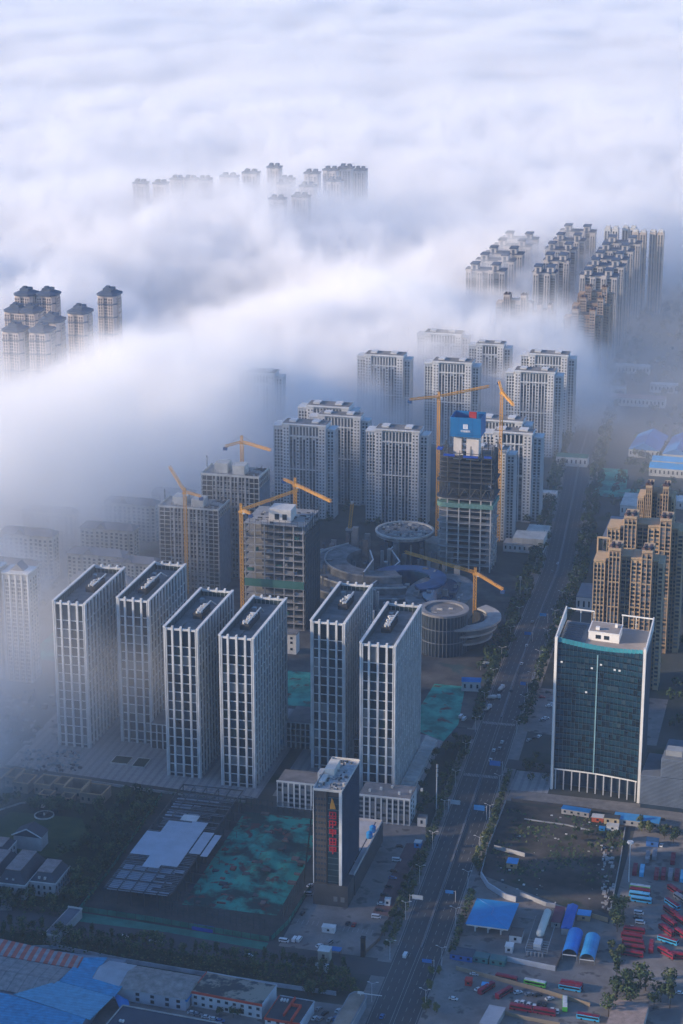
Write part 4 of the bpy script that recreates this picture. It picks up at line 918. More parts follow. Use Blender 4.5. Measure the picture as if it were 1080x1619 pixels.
for i in range(150):
    px, py = rnd(500, 735), rnd(835, 975); z = rnd(8, 20); p = at(px, py, z)
    if (p.x + 269) ** 2 + (p.y - 1398) ** 2 < 500 or p.x > -262: continue
    q.box(p.x, p.x + rnd(0.8, 5), p.y, p.y + rnd(0.8, 5), 0, z + rnd(0, 3), random.choice((0, 1, 1, 2, 3)))
tag(q.build('site_clutter', [CONC, DECK, STEELL, mat('muted_block', (0.09, 0.1, 0.12), 0.9)], t), kind='stuff')
MB().box(-332, -308, 1600, 1622, 0, 14).build('podium', CONCL, t); MB().box(-258, -232, 1640, 1662, 0, 12).build('podium', CONCL, t)
# small things on the mall site
def cabin(name, label, cat, x, y, w, d, h, wallm, roofm, rz=0, group=None, gable=False, posts=False):
    t = thing(name, label, cat, (x, y, 0.03), rz, group)
    if posts:
        p = MB()
        for a in (-w / 2 + 0.3, w / 2 - 0.3):
            for c in (-d / 2 + 0.3, d / 2 - 0.3): p.box(a - 0.15, a + 0.15, c - 0.15, c + 0.15, 0, h)
        p.build('post', wallm, t)
    else: MB().box(-w / 2, w / 2, -d / 2, d / 2, 0, h).build('wall', wallm, t)
    if gable: MB().gable(-w / 2 - 0.3, w / 2 + 0.3, -d / 2 - 0.3, d / 2 + 0.3, h + 0.01, h + 0.22 * min(w, d) + 0.2, axis='X' if w > d else 'Y').build('roof', roofm, t)
    else: MB().box(-w / 2 - 0.2, w / 2 + 0.2, -d / 2 - 0.2, d / 2 + 0.2, h + 0.01, h + 0.3).build('roof', roofm, t)
    if not posts:
        for i in range(max(1, int(w / 4))):
            x_ = -w / 2 + (i + 0.5) * w / max(1, int(w / 4)); MB().box(x_ - 0.7, x_ + 0.7, -d / 2 - 0.08, -d / 2 - 0.01, h * 0.35, h * 0.75).build('window', GDARK, t)
    return t
cabin('site_shed', 'white site shed with bright blue pitched roof beside the road junction', 'shed', -235, 1326, 13, 8, 7, PALE, BLUE, 8, gable=True)
sheet('netted_earth', [(-264, 1250), (-236, 1232), (-232, 1262), (-240, 1330), (-262, 1330)], 0.034, NET, 'stuff', 'green netting laid over earth beside the office tower')
sheet('netted_earth.001', [(-372, 1266), (-330, 1268), (-334, 1330), (-368, 1330)], 0.034, NET, 'stuff', 'green netting laid over earth between the office towers')
sheet('netted_earth.002', [(-560, 1310), (-520, 1305), (-520, 1370), (-560, 1380)], 0.034, NET, 'stuff', 'green netting in the mist by the low apartment blocks')
sheet('netted_earth.003', [(-214, 1820), (-140, 1820), (-140, 1850), (-186, 1850), (-192, 1915), (-216, 1915)], 0.036, NET, 'stuff', 'green netting beside the far end of the road')
for i, (px, py, rz, lab) in enumerate([(791, 1094, 80, 'pale concrete mixer truck parked upright beside the junction'), (778, 1107, 30, 'pale concrete mixer truck turned across the junction entrance'), (770, 1125, 78, 'pale concrete mixer truck nearest the parked vans')]):
    p = at(px, py); t = thing('mixer_truck', lab, 'mixer truck', (p.x, p.y, 0.03), rz, 'concrete mixer trucks')
    MB().tube((-3, 0, 2.6), (1.5, 0, 2.2), 0.9, 10, r2=1.5).tube((1.5, 0, 2.2), (3.6, 0, 1.9), 1.5, 10, r2=0.8).build('drum', mat('mixer_drum', (0.55, 0.54, 0.52), 0.6), t)
    MB().box(-4, 5.5, -1.0, 1.0, 0.7, 1.1).build('chassis', STEEL, t); MB().box(4, 6, -1.2, 1.2, 1.11, 3.2).build('cab', WHITE, t)
    for x in (-2.6, -1.2, 4.8):
        for y in (-1.1, 1.1): MB().tube((x, y - 0.15, 0.5), (x, y + 0.15, 0.5), 0.5, 10).build('wheel', RUBBER, t)
# ------------------------------------------------------------------ dark office tower with the red sign
t = thing('dark_office_tower', 'dark brick office tower with a red vertical sign and white corner strip', 'office tower', (-262, 995, 0.03)); W, D, H = 15.5, 43, 68.0
DBR = mat('dark_brick', (0.055, 0.05, 0.05), 0.85, var=0.25, scale=0.4)
MB().box(0, 7.4, 0, D, 0, H).box(7.41, W, 0.6, D, 12, H - 0.5).build('wall', DBR, t)
MB().box(0, 19.5, -1.0, 14, 0, 12.6).box(0.5, 20, 14.01, 84, 0, 12).build('podium', mat('podium_dark', (0.05, 0.052, 0.058), 0.8), t)
p = MB().box(W + 0.7, 19.2, 14.5, 83.5, 12.01, 12.3).box(0.8, W, D + 1, 83.5, 12.01, 12.3).box(19.21, 19.6, 14.1, 84, 12.01, 13.6).box(0.6, 19.2, 83.51, 84, 12.01, 13.6).box(15.8, 19.2, 30, 31, 12.31, 12.6); p.build('podium_roof', mat('pale_podium_roof', (0.42, 0.40, 0.40), 0.85), t)
for y in (62, 70): MB().tube((17, y, 12.31), (17, y, 15.6), 1.9, 12).tube((17, y, 15.61), (17, y, 16.6), 1.9, 12, r2=0.5).build('water_tank', BLUE, t)
g = MB().box(8.0, 14.4, 0.2, 0.58, 13, H - 3); g.build('glass_strip', mat_bands('strip_glass', (0.012, 0.03, 0.045), (0.05, 0.08, 0.10), 'Z', 3.6, 0.86, 0.2), t)
MB().box(14.41, W + 0.5, -0.5, 0.59, 12.6, H).box(-0.15, 0.25, -0.4, -0.02, 0, H).build('corner_strip', WHITE, t)
s = MB()
for i in range(20): y = 1.2 + i * (D - 2) / 20; s.box(W + 0.02, W + 0.35, y, y + 0.35, 13, H - 0.6)
s.build('side_fin', mat('side_fin_blue', (0.06, 0.09, 0.14), 0.5), t)
MB().box(W + 0.01, W + 0.12, 1, D - 0.5, 13, H - 1).build('side_glass', mat('side_glass_blue', (0.012, 0.035, 0.07), 0.2), t)
cells = MB().box(0, 0.9, 0, 0.1, 0, 1.3).mesh('window', GLASS[1])
for k in range(15):
    for i in range(4): put('window', cells, t, (1.1 + i * 1.6, -0.12, 13.5 + k * 3.5))
for x in (11.5, 15.5): MB().box(x, x + 2.2, -1.14, -1.02, 3, 6).build('doorway', GLASS[3], t)
r = MB(); r.box(0.3, W - 0.3, 0.3, D - 0.3, H + 0.01, H + 0.2); ro = r.build('roof', mat('worn_roof', (0.42, 0.40, 0.39), 0.9, var=0.45, scale=0.3), t)
p = MB().box(-0.2, W + 0.5, -0.5, 0.2, H + 0.01, H + 1.3).box(-0.2, 0.2, 0.21, D, H + 0.01, H + 1.3).box(W + 0.1, W + 0.5, 0.21, D, H + 0.01, H + 1.0).box(0.21, W, D - 0.4, D, H + 0.01, H + 1.3); p.build('parapet', CONCL, t)
MB().box(1.5, 7, 19, 33, H + 0.21, H + 4.5).box(1, 4, 8, 18, H + 0.21, H + 1.8).build('roof_house', CONCL, t)
q = MB()
for i in range(60): x, y = rnd(0.8, W - 1.5), rnd(1, D - 2); q.box(x, x + rnd(0.4, 1.8), y, y + rnd(0.4, 1.8), H + 0.21, H + rnd(0.5, 1.8), random.choice((0, 1, 1, 2)))
tag(q.build('roof_clutter', [CONCL, STEEL, STEELL], t), kind='stuff')
sg = mat('sign_red', (0.27, 0.012, 0.028), 0.5, var=0.05)
for k in range(5):                                             # five stacked red characters
    z = H - 16 - k * 5.2; m = MB(); random.seed(40 + k)
    m.box(8.9, 12.9, -0.35, 0.0, z + 3.6, z + 4.2); m.box(10.6, 11.2, -0.34, 0.0, z, z + 4.4); m.box(9.1, 12.7, -0.36, 0.0, z + 1.5, z + 2.1)
    m.box(8.9, 9.5, -0.33, 0.0, z + (0.3 if k % 2 else 1.6), z + 3.8); m.box(12.3, 12.9, -0.33, 0.0, z + (1.6 if k % 3 else 0.2), z + 3.8)
    if k in (0, 3): m.box(8.9, 12.9, -0.37, 0.0, z + 0.1, z + 0.7)
    if k in (2, 4): m.box(9.6, 12.2, -0.37, 0.0, z + 2.6, z + 3.1)
    m.build('sign_character', sg, t)
random.seed(11)
m = MB(); m.prism([(0, 0), (3.2, 0), (2.4, 3), (1.6, 5.4), (0.9, 6.4), (0.6, 4), (0.1, 2.4)], 0, 0.3); lo = m.build('sign_emblem', mat('sign_gold', (0.42, 0.21, 0.04), 0.5), t); lo.location = (9.4, 0.0, H - 10); lo.rotation_euler = (R(90), 0, 0)

# white dormitory slabs behind it
def dorm(label, x0, x1, y0, y1, h, extra):
    t = thing('dormitory_block', label, 'dormitory', (x0, y0, 0.03), 0, 'white five storey blocks'); W, D = x1 - x0, y1 - y0
    MB().box(0, W, 0, D, 0, h - 0.5).build('wall', mat('dorm_wall', (0.52, 0.53, 0.54), 0.8), t)
    n = int(W / 3.4); st = W / n; p = MB()
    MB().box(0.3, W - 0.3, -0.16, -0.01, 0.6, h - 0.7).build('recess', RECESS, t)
    for i in range(n + 1): x = i * st; p.box(max(0, x - 0.45), min(W, x + 0.45), -0.5, -0.01, 0, h - 0.6)
    p.box(-0.2, W + 0.2, -0.6, -0.01, h - 0.59, h + 0.5); p.build('pilaster', WHITE, t)
    MB().box(0.2, W - 0.2, 0, D - 0.2, h - 0.49, h).build('roof', mat('dorm_roof', (0.22, 0.20, 0.19), 0.9, var=0.3), t)
    cm = [MB().box(0, st - 1.3, 0, 0.14, 0, 1.7).mesh('window', gl) for gl in GLASS]
    for i in range(n):
        for k in range(5): put('window', cm[random.choice((0, 0, 1, 3))], t, (i * st + 0.65, -0.32, 1.2 + k * (h - 1.5) / 5))
    for k in range(5):
        for j in range(2): MB().box(W + 0.01, W + 0.12, 3 + j * 6, 4.6 + j * 6, 1.2 + k * (h - 1.5) / 5, 2.8 + k * (h - 1.5) / 5).build('window', GDARK, t)
    if extra:
        MB().box(W * 0.55, W * 0.75, 7, 14, h + 0.01, h + 5).build('roof_house', PALE, t); MB().box(W * 0.58, W * 0.72, 6.86, 6.98, h + 1.4, h + 3.8).build('window', GDARK, t)
    else:
        q = MB()
        for i in range(6): q.box(5 + i * 6, 6.3 + i * 6, 5 + (i % 3) * 4, 6.5 + (i % 3) * 4, h + 0.01, h + 1.6)
        q.build('roof_vent', CONCL, t)
    return t
dorm('white five storey block left of the dark tower, with a roof house', -315, -272, 1110, 1128, 17, True)
dorm('white five storey block right of the dark tower, near the road', -262.5, -231, 1103, 1122, 17, False)
cabin('gatehouse', 'small pale gatehouse beside the white block near the road', 'gatehouse', -224, 1106, 5, 5, 5.5, PALE, ROOFG)
cabin('kiosk', 'small pale blue kiosk at the top of the tower parking strip', 'kiosk', -220.5, 1077, 4, 4, 3.2, BLUEL, PALE)
cabin('kiosk', 'white kiosk at the lower end of the tower parking strip', 'kiosk', -222, 1003, 3, 3, 3.5, WHITE, WHITE)
cabin('entrance_booth', 'pale booth among the parking bays in front of the dark tower', 'booth', -246, 966, 7, 4, 3, WHITE, PALE)
mk = MB()
for k in range(7): mk.box(-268 + k * 2.8, -267.8 + k * 2.8, 970, 975.5, 0.030, 0.036)
for k in range(7): mk.box(-239 + k * 2.6, -238.8 + k * 2.6, 968, 973, 0.030, 0.036)
structure('parking_bay_lines', mk, MARK)
sheet('parking_strip', [(-228, 992), (-219, 990), (-219, 1080), (-228, 1080)], 0.028, mat('brick_paving', (0.15, 0.085, 0.085), 0.9, var=0.3))
def wall_run(name, label, pts, h, th_, m, cat='wall', z=0.0, group=None):
    mb = MB()
    for (xa, ya), (xb, yb) in zip(pts, pts[1:]):
        d = Vector((xb - xa, yb - ya)); L = d.length; d /= L; nx_, ny_ = -d.y * th_ / 2, d.x * th_ / 2
        mb.prism([(xa + nx_, ya + ny_), (xa - nx_, ya - ny_), (xb - nx_, yb - ny_), (xb + nx_, yb + ny_)], z, z + h)
    return solo(name, label, cat, mb, m, group)
wall_run('boundary_wall', 'low wall along the kerb side of the tower parking strip', [(-217.5, 1082), (-217.5, 962), (-222, 946)], 1.8, 0.4, mat('brick_wall_brown', (0.16, 0.11, 0.09), 0.9))
cabin('chimney_block', 'tall dark narrow pillar at the corner by the side road', 'pillar', -222, 944, 2.2, 2.2, 11, mat('pillar_dark', (0.03, 0.025, 0.025), 0.9), DARKIN)

# ------------------------------------------------------------------ steel frame building site
t = thing('steel_frame_building', 'unfinished steel roof frame partly covered with pale sheets', 'steel frame', (0, 0, 0.03)); X0, X1, Y0, Y1, Z = -374, -336, 968, 1108, 9.0
posts(t, 'column', STEEL, [(X0 + i * 7.6, Y0 + j * 11.6) for i in range(6) for j in range(13) if i < 4 or j < 12], 0.24, 0, Z)
m = MB()
for j in range(13): m.tube((X0, Y0 + j * 11.6, Z + 0.3), (X1, Y0 + j * 11.6, Z + 0.3), 0.5, 4)
for i in range(6): m.tube((X0 + i * 7.6, Y0, Z - 0.2), (X0 + i * 7.6, Y1, Z + 0.2), 0.5, 4)
m.build('beam', STEEL, t)
m = MB()
for j in range(72):
    y = Y0 + j * 1.94
    if j % 6 and random.random() < (0.95 if j < 24 else 0.75): m.box(X0 + (0 if j < 40 else 4), X1 - (8 if j > 26 and j % 5 < 2 else 0), y, y + 0.34, Z + 0.36, Z + 0.62)
m.build('purlin', mat('purlin_zinc', (0.16, 0.19, 0.23), 0.5, 0.2), t)
sh = mat('zinc_sheet', (0.38, 0.45, 0.54), 0.45, 0.1, var=0.12)
for x0, x1, y0, y1 in ((-374, -352, 1010, 1040), (-352, -342.5, 1000, 1058), (-362, -352.1, 996, 1009.9), (-341.5, -335, 1018, 1046), (-334, -330, 1016, 1044), (-366, -352.1, 1040.1, 1056)): MB().box(x0, x1, y0, y1, Z + 0.64, Z + 0.86).build('roof_sheet', sh, t)
MB().box(-360, -350, 1058.2, 1066, Z + 0.64, Z + 0.9).build('roof_sheet', WHITE, t)
for x0, x1, y0, y1 in ((-373, -338, 969, 1000), (-372, -346, 1062, 1100)):
    for j in range(8): MB().box(x0, x1 - (j * 5 % 7) * 2.2, y0 + j * 3.9, y0 + j * 3.9 + (3.3 if y0 < 1000 else 1.5), Z - 1.2, Z - 1.0).build('ceiling_sheet', sh, t)
for j in range(13):
    y = Y0 + j * 11.6; m = MB(); m.tube((X1 + 2, y, 0), (X1 + 2, y, 6), 0.2, 4); m.tube((X1 + 10, y, 0), (X1 + 10, y, 5), 0.2, 4); m.tube((X1, y, 6), (X1 + 10, y, 5), 0.2, 4); m.build('annex_frame', STEEL, t)
# netted earth mound
g = MB(); nx_, ny_ = 30, 44; gx0, gx1, gy0, gy1 = -332, -278, 976, 1098
def mound(x, y):
    u, v = (x - gx0) / (gx1 - gx0), (y - gy0) / (gy1 - gy0)
    return 0.05 + 4.5 * max(0, math.sin(math.pi * u)) * max(0, math.sin(math.pi * v)) * (0.55 + 0.45 * math.sin(x * 0.31 + y * 0.13) * math.cos(y * 0.21 - x * 0.1)) + 0.5 * abs(math.sin(x * 0.9) * math.sin(y * 0.7)) * math.sin(math.pi * u) * math.sin(math.pi * v)
g.add([(gx0 + (gx1 - gx0) * i / nx_, gy0 + (gy1 - gy0) * j / ny_, mound(gx0 + (gx1 - gx0) * i / nx_, gy0 + (gy1 - gy0) * j / ny_)) for j in range(ny_ + 1) for i in range(nx_ + 1)],
      [(j * (nx_ + 1) + i, j * (nx_ + 1) + i + 1, (j + 1) * (nx_ + 1) + i + 1, (j + 1) * (nx_ + 1) + i) for j in range(ny_) for i in range(nx_)])
solo('netted_mound', 'earth mound covered with bright green debris netting', 'earth mound', g, mat_two('mound_net', (0.03, 0.06, 0.055), (0.035, 0.28, 0.215), 0.045, 0.44, 0.56, third=(0.09, 0.05, 0.045), s3=0.12), smooth=True)
# scaffold poles and net screens round the pit
def pole_row(name, label, pts, h, m, rails=3):
    mb = MB()
    for (xa, ya), (xb, yb) in zip(pts, pts[1:]):
        L = math.hypot(xb - xa, yb - ya); n = max(2, int(L / 3.2))
        for i in range(n): u = i / n; hh = h * rnd(0.7, 1.15); x, y = xa + (xb - xa) * u, ya + (yb - ya) * u; mb.tube((x, y, 0), (x, y, hh), 0.12, 4)
        for k in range(rails): z = h * (k + 1) / (rails + 0.6); mb.tube((xa, ya, z), (xb, yb, z), 0.09, 4)
    return solo(name, label, 'scaffold', mb, m)
GRS = mat('green_black_steel', (0.02, 0.04, 0.04), 0.8)
pole_row('pole_screen', 'row of dark poles along the far side of the netted pit', [(-336, 1103), (-292, 1100)], 9, GRS, 2)
pole_row('pole_screen', 'row of dark poles on the right of the netted pit, beside the dark tower', [(-290, 1098), (-272, 1012), (-274, 968)], 9, GRS, 4)
pole_row('pole_screen', 'dense dark scaffold along the near edge of the netted pit', [(-340, 962), (-320, 962), (-296, 960), (-276, 957)], 10, GRS, 5)
random.seed(17)
q = MB()
for i in range(46):
    x, y = rnd(-331, -279), rnd(975, 1096); z0_ = mound(x, y); q.box(x, x + rnd(0.8, 5), y, y + rnd(0.8, 4), z0_ - 0.2, z0_ + rnd(0.3, 1.2), random.choice((0, 0, 1, 2)))
solo('pit_debris', 'soil heaps and timber lying on the green netting', 'debris', q, [mat('brown_rubble', (0.14, 0.11, 0.10), 0.9), STEEL, mat('brick_red_heap', (0.16, 0.07, 0.06), 0.9)], kind='stuff')
def net_screen(label, pts, h):
    t = thing('net_fence', label, 'fence', (0, 0, 0), 0, 'green net fences round the site'); p = MB(); n = MB()
    for (xa, ya), (xb, yb) in zip(pts, pts[1:]):
        L = math.hypot(xb - xa, yb - ya); k = max(1, int(L / 5)); d = Vector((xb - xa, yb - ya)).normalized()
        for i in range(k): x, y = xa + (xb - xa) * i / k, ya + (yb - ya) * i / k; p.tube((x, y, 0), (x, y, h + 0.4), 0.12, 4)
        n.prism([(xa - d.y * 0.14, ya + d.x * 0.14), (xa - d.y * 0.2, ya + d.x * 0.2), (xb - d.y * 0.2, yb + d.x * 0.2), (xb - d.y * 0.14, yb + d.x * 0.14)], 0.1, h)
    p.build('post', GRS, t); n.build('net', NETV, t)
net_screen('green net fence along the street side of the steel frame site', [(-384, 955), (-340, 953), (-300, 949), (-274, 947)], 3.2)
net_screen('green net fence between the park and the steel frame', [(-384, 956), (-384, 1010), (-386, 1060), (-388, 1108)], 2.6)
net_screen('green net fence between the netted pit and the dark tower yard', [(-273, 948), (-269, 968), (-268, 1012)], 3.0)
sheet('netted_strip', [(-384, 944), (-330, 944), (-274, 938), (-274, 946), (-300, 948), (-384, 954)], 0.036, NETV, 'stuff', 'strip of green netting along the street edge of the site')
b = MB(); b.prism([(-318, 950), (-306, 949), (-306, 953), (-318, 954)], 0, 1.6); solo('material_stack', 'blue tarpaulin covered stack by the street edge of the netted site', 'material stack', b, mat('deep_blue_net', (0, 0, 0)))

# ------------------------------------------------------------------ park: mansard house, villa shells, fountain
SLATE = mat('mansard_slate', (0.055, 0.06, 0.075), 0.7, var=0.2); STONEW = mat('pale_stone', (0.36, 0.36, 0.37), 0.85)
t = thing('mansard_house', 'grand stone house with dark mansard roofs in the park', 'mansion', (0, 0, 0.03))
def mansard(x0, x1, y0, y1, hw, hr, inset, flat):
    MB().box(x0, x1, y0, y1, 0, hw).build('wall', STONEW, t)
    MB().box(x0 - 0.3, x1 + 0.3, y0 - 0.3, y1 + 0.3, hw + 0.01, hw + 0.5).build('cornice', WHITE, t)
    r = MB(); o = [(x0, y0), (x1, y0), (x1, y1), (x0, y1)]; i_ = [(x0 + inset, y0 + inset), (x1 - inset, y0 + inset), (x1 - inset, y1 - inset), (x0 + inset, y1 - inset)]
    r.add([(*p, hw + 0.51) for p in o] + [(*p, hr) for p in i_], [(k, (k + 1) % 4, 4 + (k + 1) % 4, 4 + k) for k in range(4)]); ro = r.build('roof', SLATE, t)
    MB().box(x0 + inset - 0.3, x1 - inset + 0.3, y0 + inset - 0.3, y1 - inset + 0.3, hr + 0.01, hr + 0.35).build('roof_terrace', flat, ro)
    w_ = MB().box(0, 1.2, 0, 0.14, 0, 2.0).mesh('window', GDARK); dm = MB().box(0, 1.3, 0, 1.2, 0, 1.8).mesh('dormer', STONEW)
    n = max(2, int((x1 - x0) / 3.4))
    for k in range(n):
        for z in (1.2, 4.8): put('window', w_, t, (x0 + 1.1 + k * (x1 - x0 - 1.5) / n, y0 - 0.13, z))
        if 0 < k < n - 1: put('dormer', dm, ro, (x0 + 1.1 + k * (x1 - x0 - 1.5) / n, y0 + inset * 0.25, hw + 1.2))
    sw = MB().box(0, 0.14, 0, 1.2, 0, 2.0).mesh('window', GDARK); n = max(2, int((y1 - y0) / 3.6))
    for k in range(n):
        for z in (1.2, 4.8): put('window', sw, t, (x1 - 0.01, y0 + 1.2 + k * (y1 - y0 - 1.8) / n, z))
TERR = mat('roof_terrace_tiles', (0.27, 0.22, 0.21), 0.9, var=0.25, scale=0.3)
mansard(-417, -402, 966, 988, 8.5, 13.5, 3.4, TERR)
mansard(-434, -417.6, 960, 992, 8.5, 15.5, 4.0, TERR)
mansard(-458, -434.6, 955, 994, 8.5, 13.0, 3.6, TERR)
mansard(-470, -444, 994.6, 1012, 8, 11, 3.0, TERR)
c = at(48, 1308, 12); m = MB(); m.gable(c.x - 9, c.x + 9, c.y - 6, c.y + 6, 8.5, 13, axis='Y'); m.build('pediment_roof', SLATE, t)
m = MB(); m.tube((c.x - 9.3, c.y - 6.2, 8.7), (c.x, c.y - 6.2, 13.3), 0.4, 4); m.tube((c.x + 9.3, c.y - 6.2, 8.7), (c.x, c.y - 6.2, 13.3), 0.4, 4); m.build('pediment_trim', WHITE, t); MB().box(c.x - 8.4, c.x + 8.4, c.y - 5.6, c.y + 5.6, 0, 8.5).build('wall', STONEW, t)
p = at(70, 1290); f = MB().ring(p.x, p.y, 5.5, 6.1, 0, 0.7, 0, 360, 20); t = thing('fountain', 'round stone fountain basin on the lawn', 'fountain', (0, 0, 0.03)); f.build('basin', CONCL, t); MB().disc(p.x, p.y, 5.45, 0, 0.3).build('water', mat('dark_water', (0.02, 0.03, 0.035), 0.1), t); MB().tube((p.x, p.y, 0.31), (p.x, p.y, 1.8), 0.5, 8).build('pedestal', CONCL, t)
p0 = at(75, 1262); sheet('garden_path', [(p0.x - 3, p0.y - 14), (p0.x + 3, p0.y - 14), (p0.x + 3, p0.y + 14), (p0.x - 2, p0.y + 14)], 0.034, CONCL)
wall_run('garden_wall', 'thin pale curved wall at the back of the lawn', [(-478, 1062), (-468, 1076), (-452, 1084), (-440, 1084)], 1.0, 0.5, CONC)
sheet('garden_path.001', [(at(0, 1440).x, at(0, 1440).y), (at(20, 1440).x, at(20, 1440).y), (at(18, 1395).x, at(18, 1395).y), (at(5, 1400).x, at(5, 1400).y)], 0.033, SIDEW)
OCHRE = mat('ochre_coping', (0.40, 0.27, 0.16), 0.9)
def shell(label, loc, rooms, h=6.5):
    t = thing('villa_shell', label, 'house shell', (*loc, 0.03), -3, 'roofless ochre villa shells'); w_ = MB(); c_ = MB()
    for (x0, x1, y0, y1, hh) in rooms:
        h1 = h * hh
        for a, b_, c, d in ((x0, x1, y0, y0 + 0.5), (x0, x1, y1 - 0.5, y1), (x0, x0 + 0.5, y0 + 0.51, y1 - 0.51), (x1 - 0.5, x1, y0 + 0.51, y1 - 0.51)):
            w_.box(a, b_, c, d, 0, h1); c_.box(a - 0.15, b_ + 0.15, c - 0.15 if b_ - a > 0.6 else c, d + 0.15 if b_ - a > 0.6 else d, h1 + 0.01, h1 + 0.45)
    w_.build('wall', mat('ochre_wall', (0.26, 0.20, 0.15), 0.9, var=0.3), t); c_.build('coping', OCHRE, t)
    win = MB().box(0, 1.4, 0, 0.14, 0, 2).mesh('opening', DARKIN)
    for (x0, x1, y0, y1, hh) in rooms:
        for k in range(max(1, int((x1 - x0) / 4))): put('opening', win, t, (x0 + 1.2 + k * 4, y0 - 0.13, 2))
shell('roofless ochre villa shell beside the plaza, the right one of the pair', (-466, 1088), [(0, 11, 4, 18, 1), (11.6, 19, 8, 20, 0.95), (19.6, 32, 4, 19, 1), (32.6, 47, 0, 15, 1), (7, 15, -4.5, 3.4, 0.6), (21, 29, -5, 3.4, 0.6)])
shell('roofless ochre villa shell cut by the left edge, nearest the debris yard', (-500, 1092), [(0, 12, 2, 18, 1), (12.6, 20, 6, 20, 1), (20.6, 31, 0, 14, 1)])
q = MB(); random.seed(5)
for i in range(160):
    p = at(rnd(30, 125), rnd(1188, 1222)); s_ = rnd(0.6, 2.6); q.box(p.x, p.x + s_, p.y, p.y + rnd(0.5, 2), 0, rnd(0.3, 1.6), random.choice((0, 1, 2, 2, 3)))
solo('scrap_heap', 'yard of jumbled pale scrap and building debris behind the villa shells', 'debris', q, [STEELL, CONC, mat('blue_grey_scrap', (0.12, 0.2, 0.26), 0.7), DARKIN], kind='stuff')
q = MB()
for i in range(130): p = at(rnd(0, 150), rnd(1095, 1180)); q.box(p.x, p.x + rnd(0.6, 5), p.y, p.y + rnd(0.5, 4), 0, rnd(0.3, 2.2), random.choice((0, 1, 2, 3)))
solo('site_debris', 'scattered building debris on the misty ground left of the office towers', 'debris', q, [STEELL, CONC, mat('muted_block', (0, 0, 0)), DARKIN], kind='stuff')
wall_run('retaining_wall', 'long dark retaining wall at the street side of the plaza', [(-470, 1118), (-400, 1112), (-335, 1110)], 1.6, 0.6, CONC)

# ------------------------------------------------------------------ factory corner, bottom left
t = thing('factory_hall', 'large factory hall with patched red, grey and blue sheet roofs', 'factory', (0, 0, 0.03))
RR = mat_bands('red_grey_sheet', (0.46, 0.12, 0.085), (0.30, 0.27, 0.28), 'X', 4.6, 0.55, 0.7, 0.25); RG_ = mat_bands('grey_sheet_roof', (0.27, 0.245, 0.24), (0.20, 0.18, 0.18), 'X', 6.2, 0.9, 0.8, 0.25); RB = mat_bands('blue_sheet_roof', (0.035, 0.27, 0.47), (0.03, 0.22, 0.40), 'Y', 2.2, 0.7, 0.6, 0.25)
def slope(name, pts, m): b = MB(); n = len(pts); b.add(list(pts) + [(x, y, z - 0.35) for x, y, z in pts], [tuple(range(n)), tuple(range(2 * n - 1, n - 1, -1))] + [(i, n + i, n + (i + 1) % n, (i + 1) % n) for i in range(n)]); o = b.build(name, m, t); return o
MB().box(-418, -337, 815, 900, 0, 6.4).build('wall', mat('factory_wall', (0.20, 0.22, 0.26), 0.85), t)
slope('roof_bay', [(-420, 889, 7.2), (-358, 884, 7.2), (-358, 893, 9), (-420, 903, 9)], RR)
slope('roof_bay', [(-420, 872, 9), (-362, 868, 9), (-360, 883.6, 7.0), (-420, 888.6, 7.0)], RG_)
slope('roof_bay', [(-420, 858, 7.2), (-366, 853, 7.2), (-362, 867.6, 9.1), (-420, 871.6, 9.1)], RG_)
slope('roof_bay', [(-419, 858.1, 8), (-404, 857, 8), (-400, 871.5, 9.3), (-419, 871.6, 9.4)], RR)
slope('roof_bay', [(-420, 800, 7), (-336, 800, 7), (-336, 838, 8.2), (-380, 850, 8.2), (-420, 857.6, 7)], RB)
slope('roof_bay', [(-357.6, 884, 7.4), (-347, 882, 7.4), (-346, 896, 8.8), (-357.6, 893, 8.8)], RB)
slope('roof_bay', [(-361.5, 868, 8.6), (-330, 862, 7.4), (-329, 880, 7.4), (-360, 883.4, 8.2)], RB)
slope('roof_bay', [(-379, 850.4, 8.5), (-334, 838.4, 7.6), (-330.5, 861.6, 7.6), (-362, 867.4, 8.8)], mat_bands('pale_blue_sheet_roof', (0.10, 0.33, 0.48), (0.085, 0.28, 0.43), 'Y', 2.2, 0.7, 0.6, 0.2))
t = thing('workshop', 'white workshop with weathered grey ridged roof next to the blue factory roof', 'workshop', (-347, 873, 0.03), -4)
MB().box(1, 52, 0, 22, 0, 7).build('wall', mat('blue_white_wall', (0.40, 0.44, 0.50), 0.8), t); r = MB().gable(0, 53, -0.8, 22.8, 7.01, 10, axis='X'); r.build('roof', mat('weathered_roof', (0.26, 0.23, 0.215), 0.9, var=0.4, scale=0.25), t)
MB().gable(0.5, 16, -0.9, 22.9, 7.2, 10.15, axis='X').build('new_roof_sheet', mat('pale_zinc_roof', (0.34, 0.36, 0.40), 0.6), t)
for x in (25, 33, 41, 47):
    MB().box(x, x + 2, -0.14, -0.02, 4, 5.6).build('window', GDARK, t)
    MB().box(x, x + 2, -0.14, -0.02, 1, 2.8).build('window', GDARK, t)
MB().box(52.02, 53.1, -0.5, 22.5, 5.6, 6.99).build('blue_fascia', BLUE, t)
b = MB(); b.add([(-333, 868, 6.5), (-324, 866, 4), (-320, 858, 3), (-325, 857, 3.2)], [(0, 3, 2, 1)]); b.add([(-333, 868, 6.2), (-324, 866, 3.7), (-320, 858, 2.7), (-325, 857, 2.9)], [(0, 1, 2, 3)]); solo('lean_to_roof', 'narrow bright blue lean-to roof between factory and workshop', 'lean-to', b, BLUE)
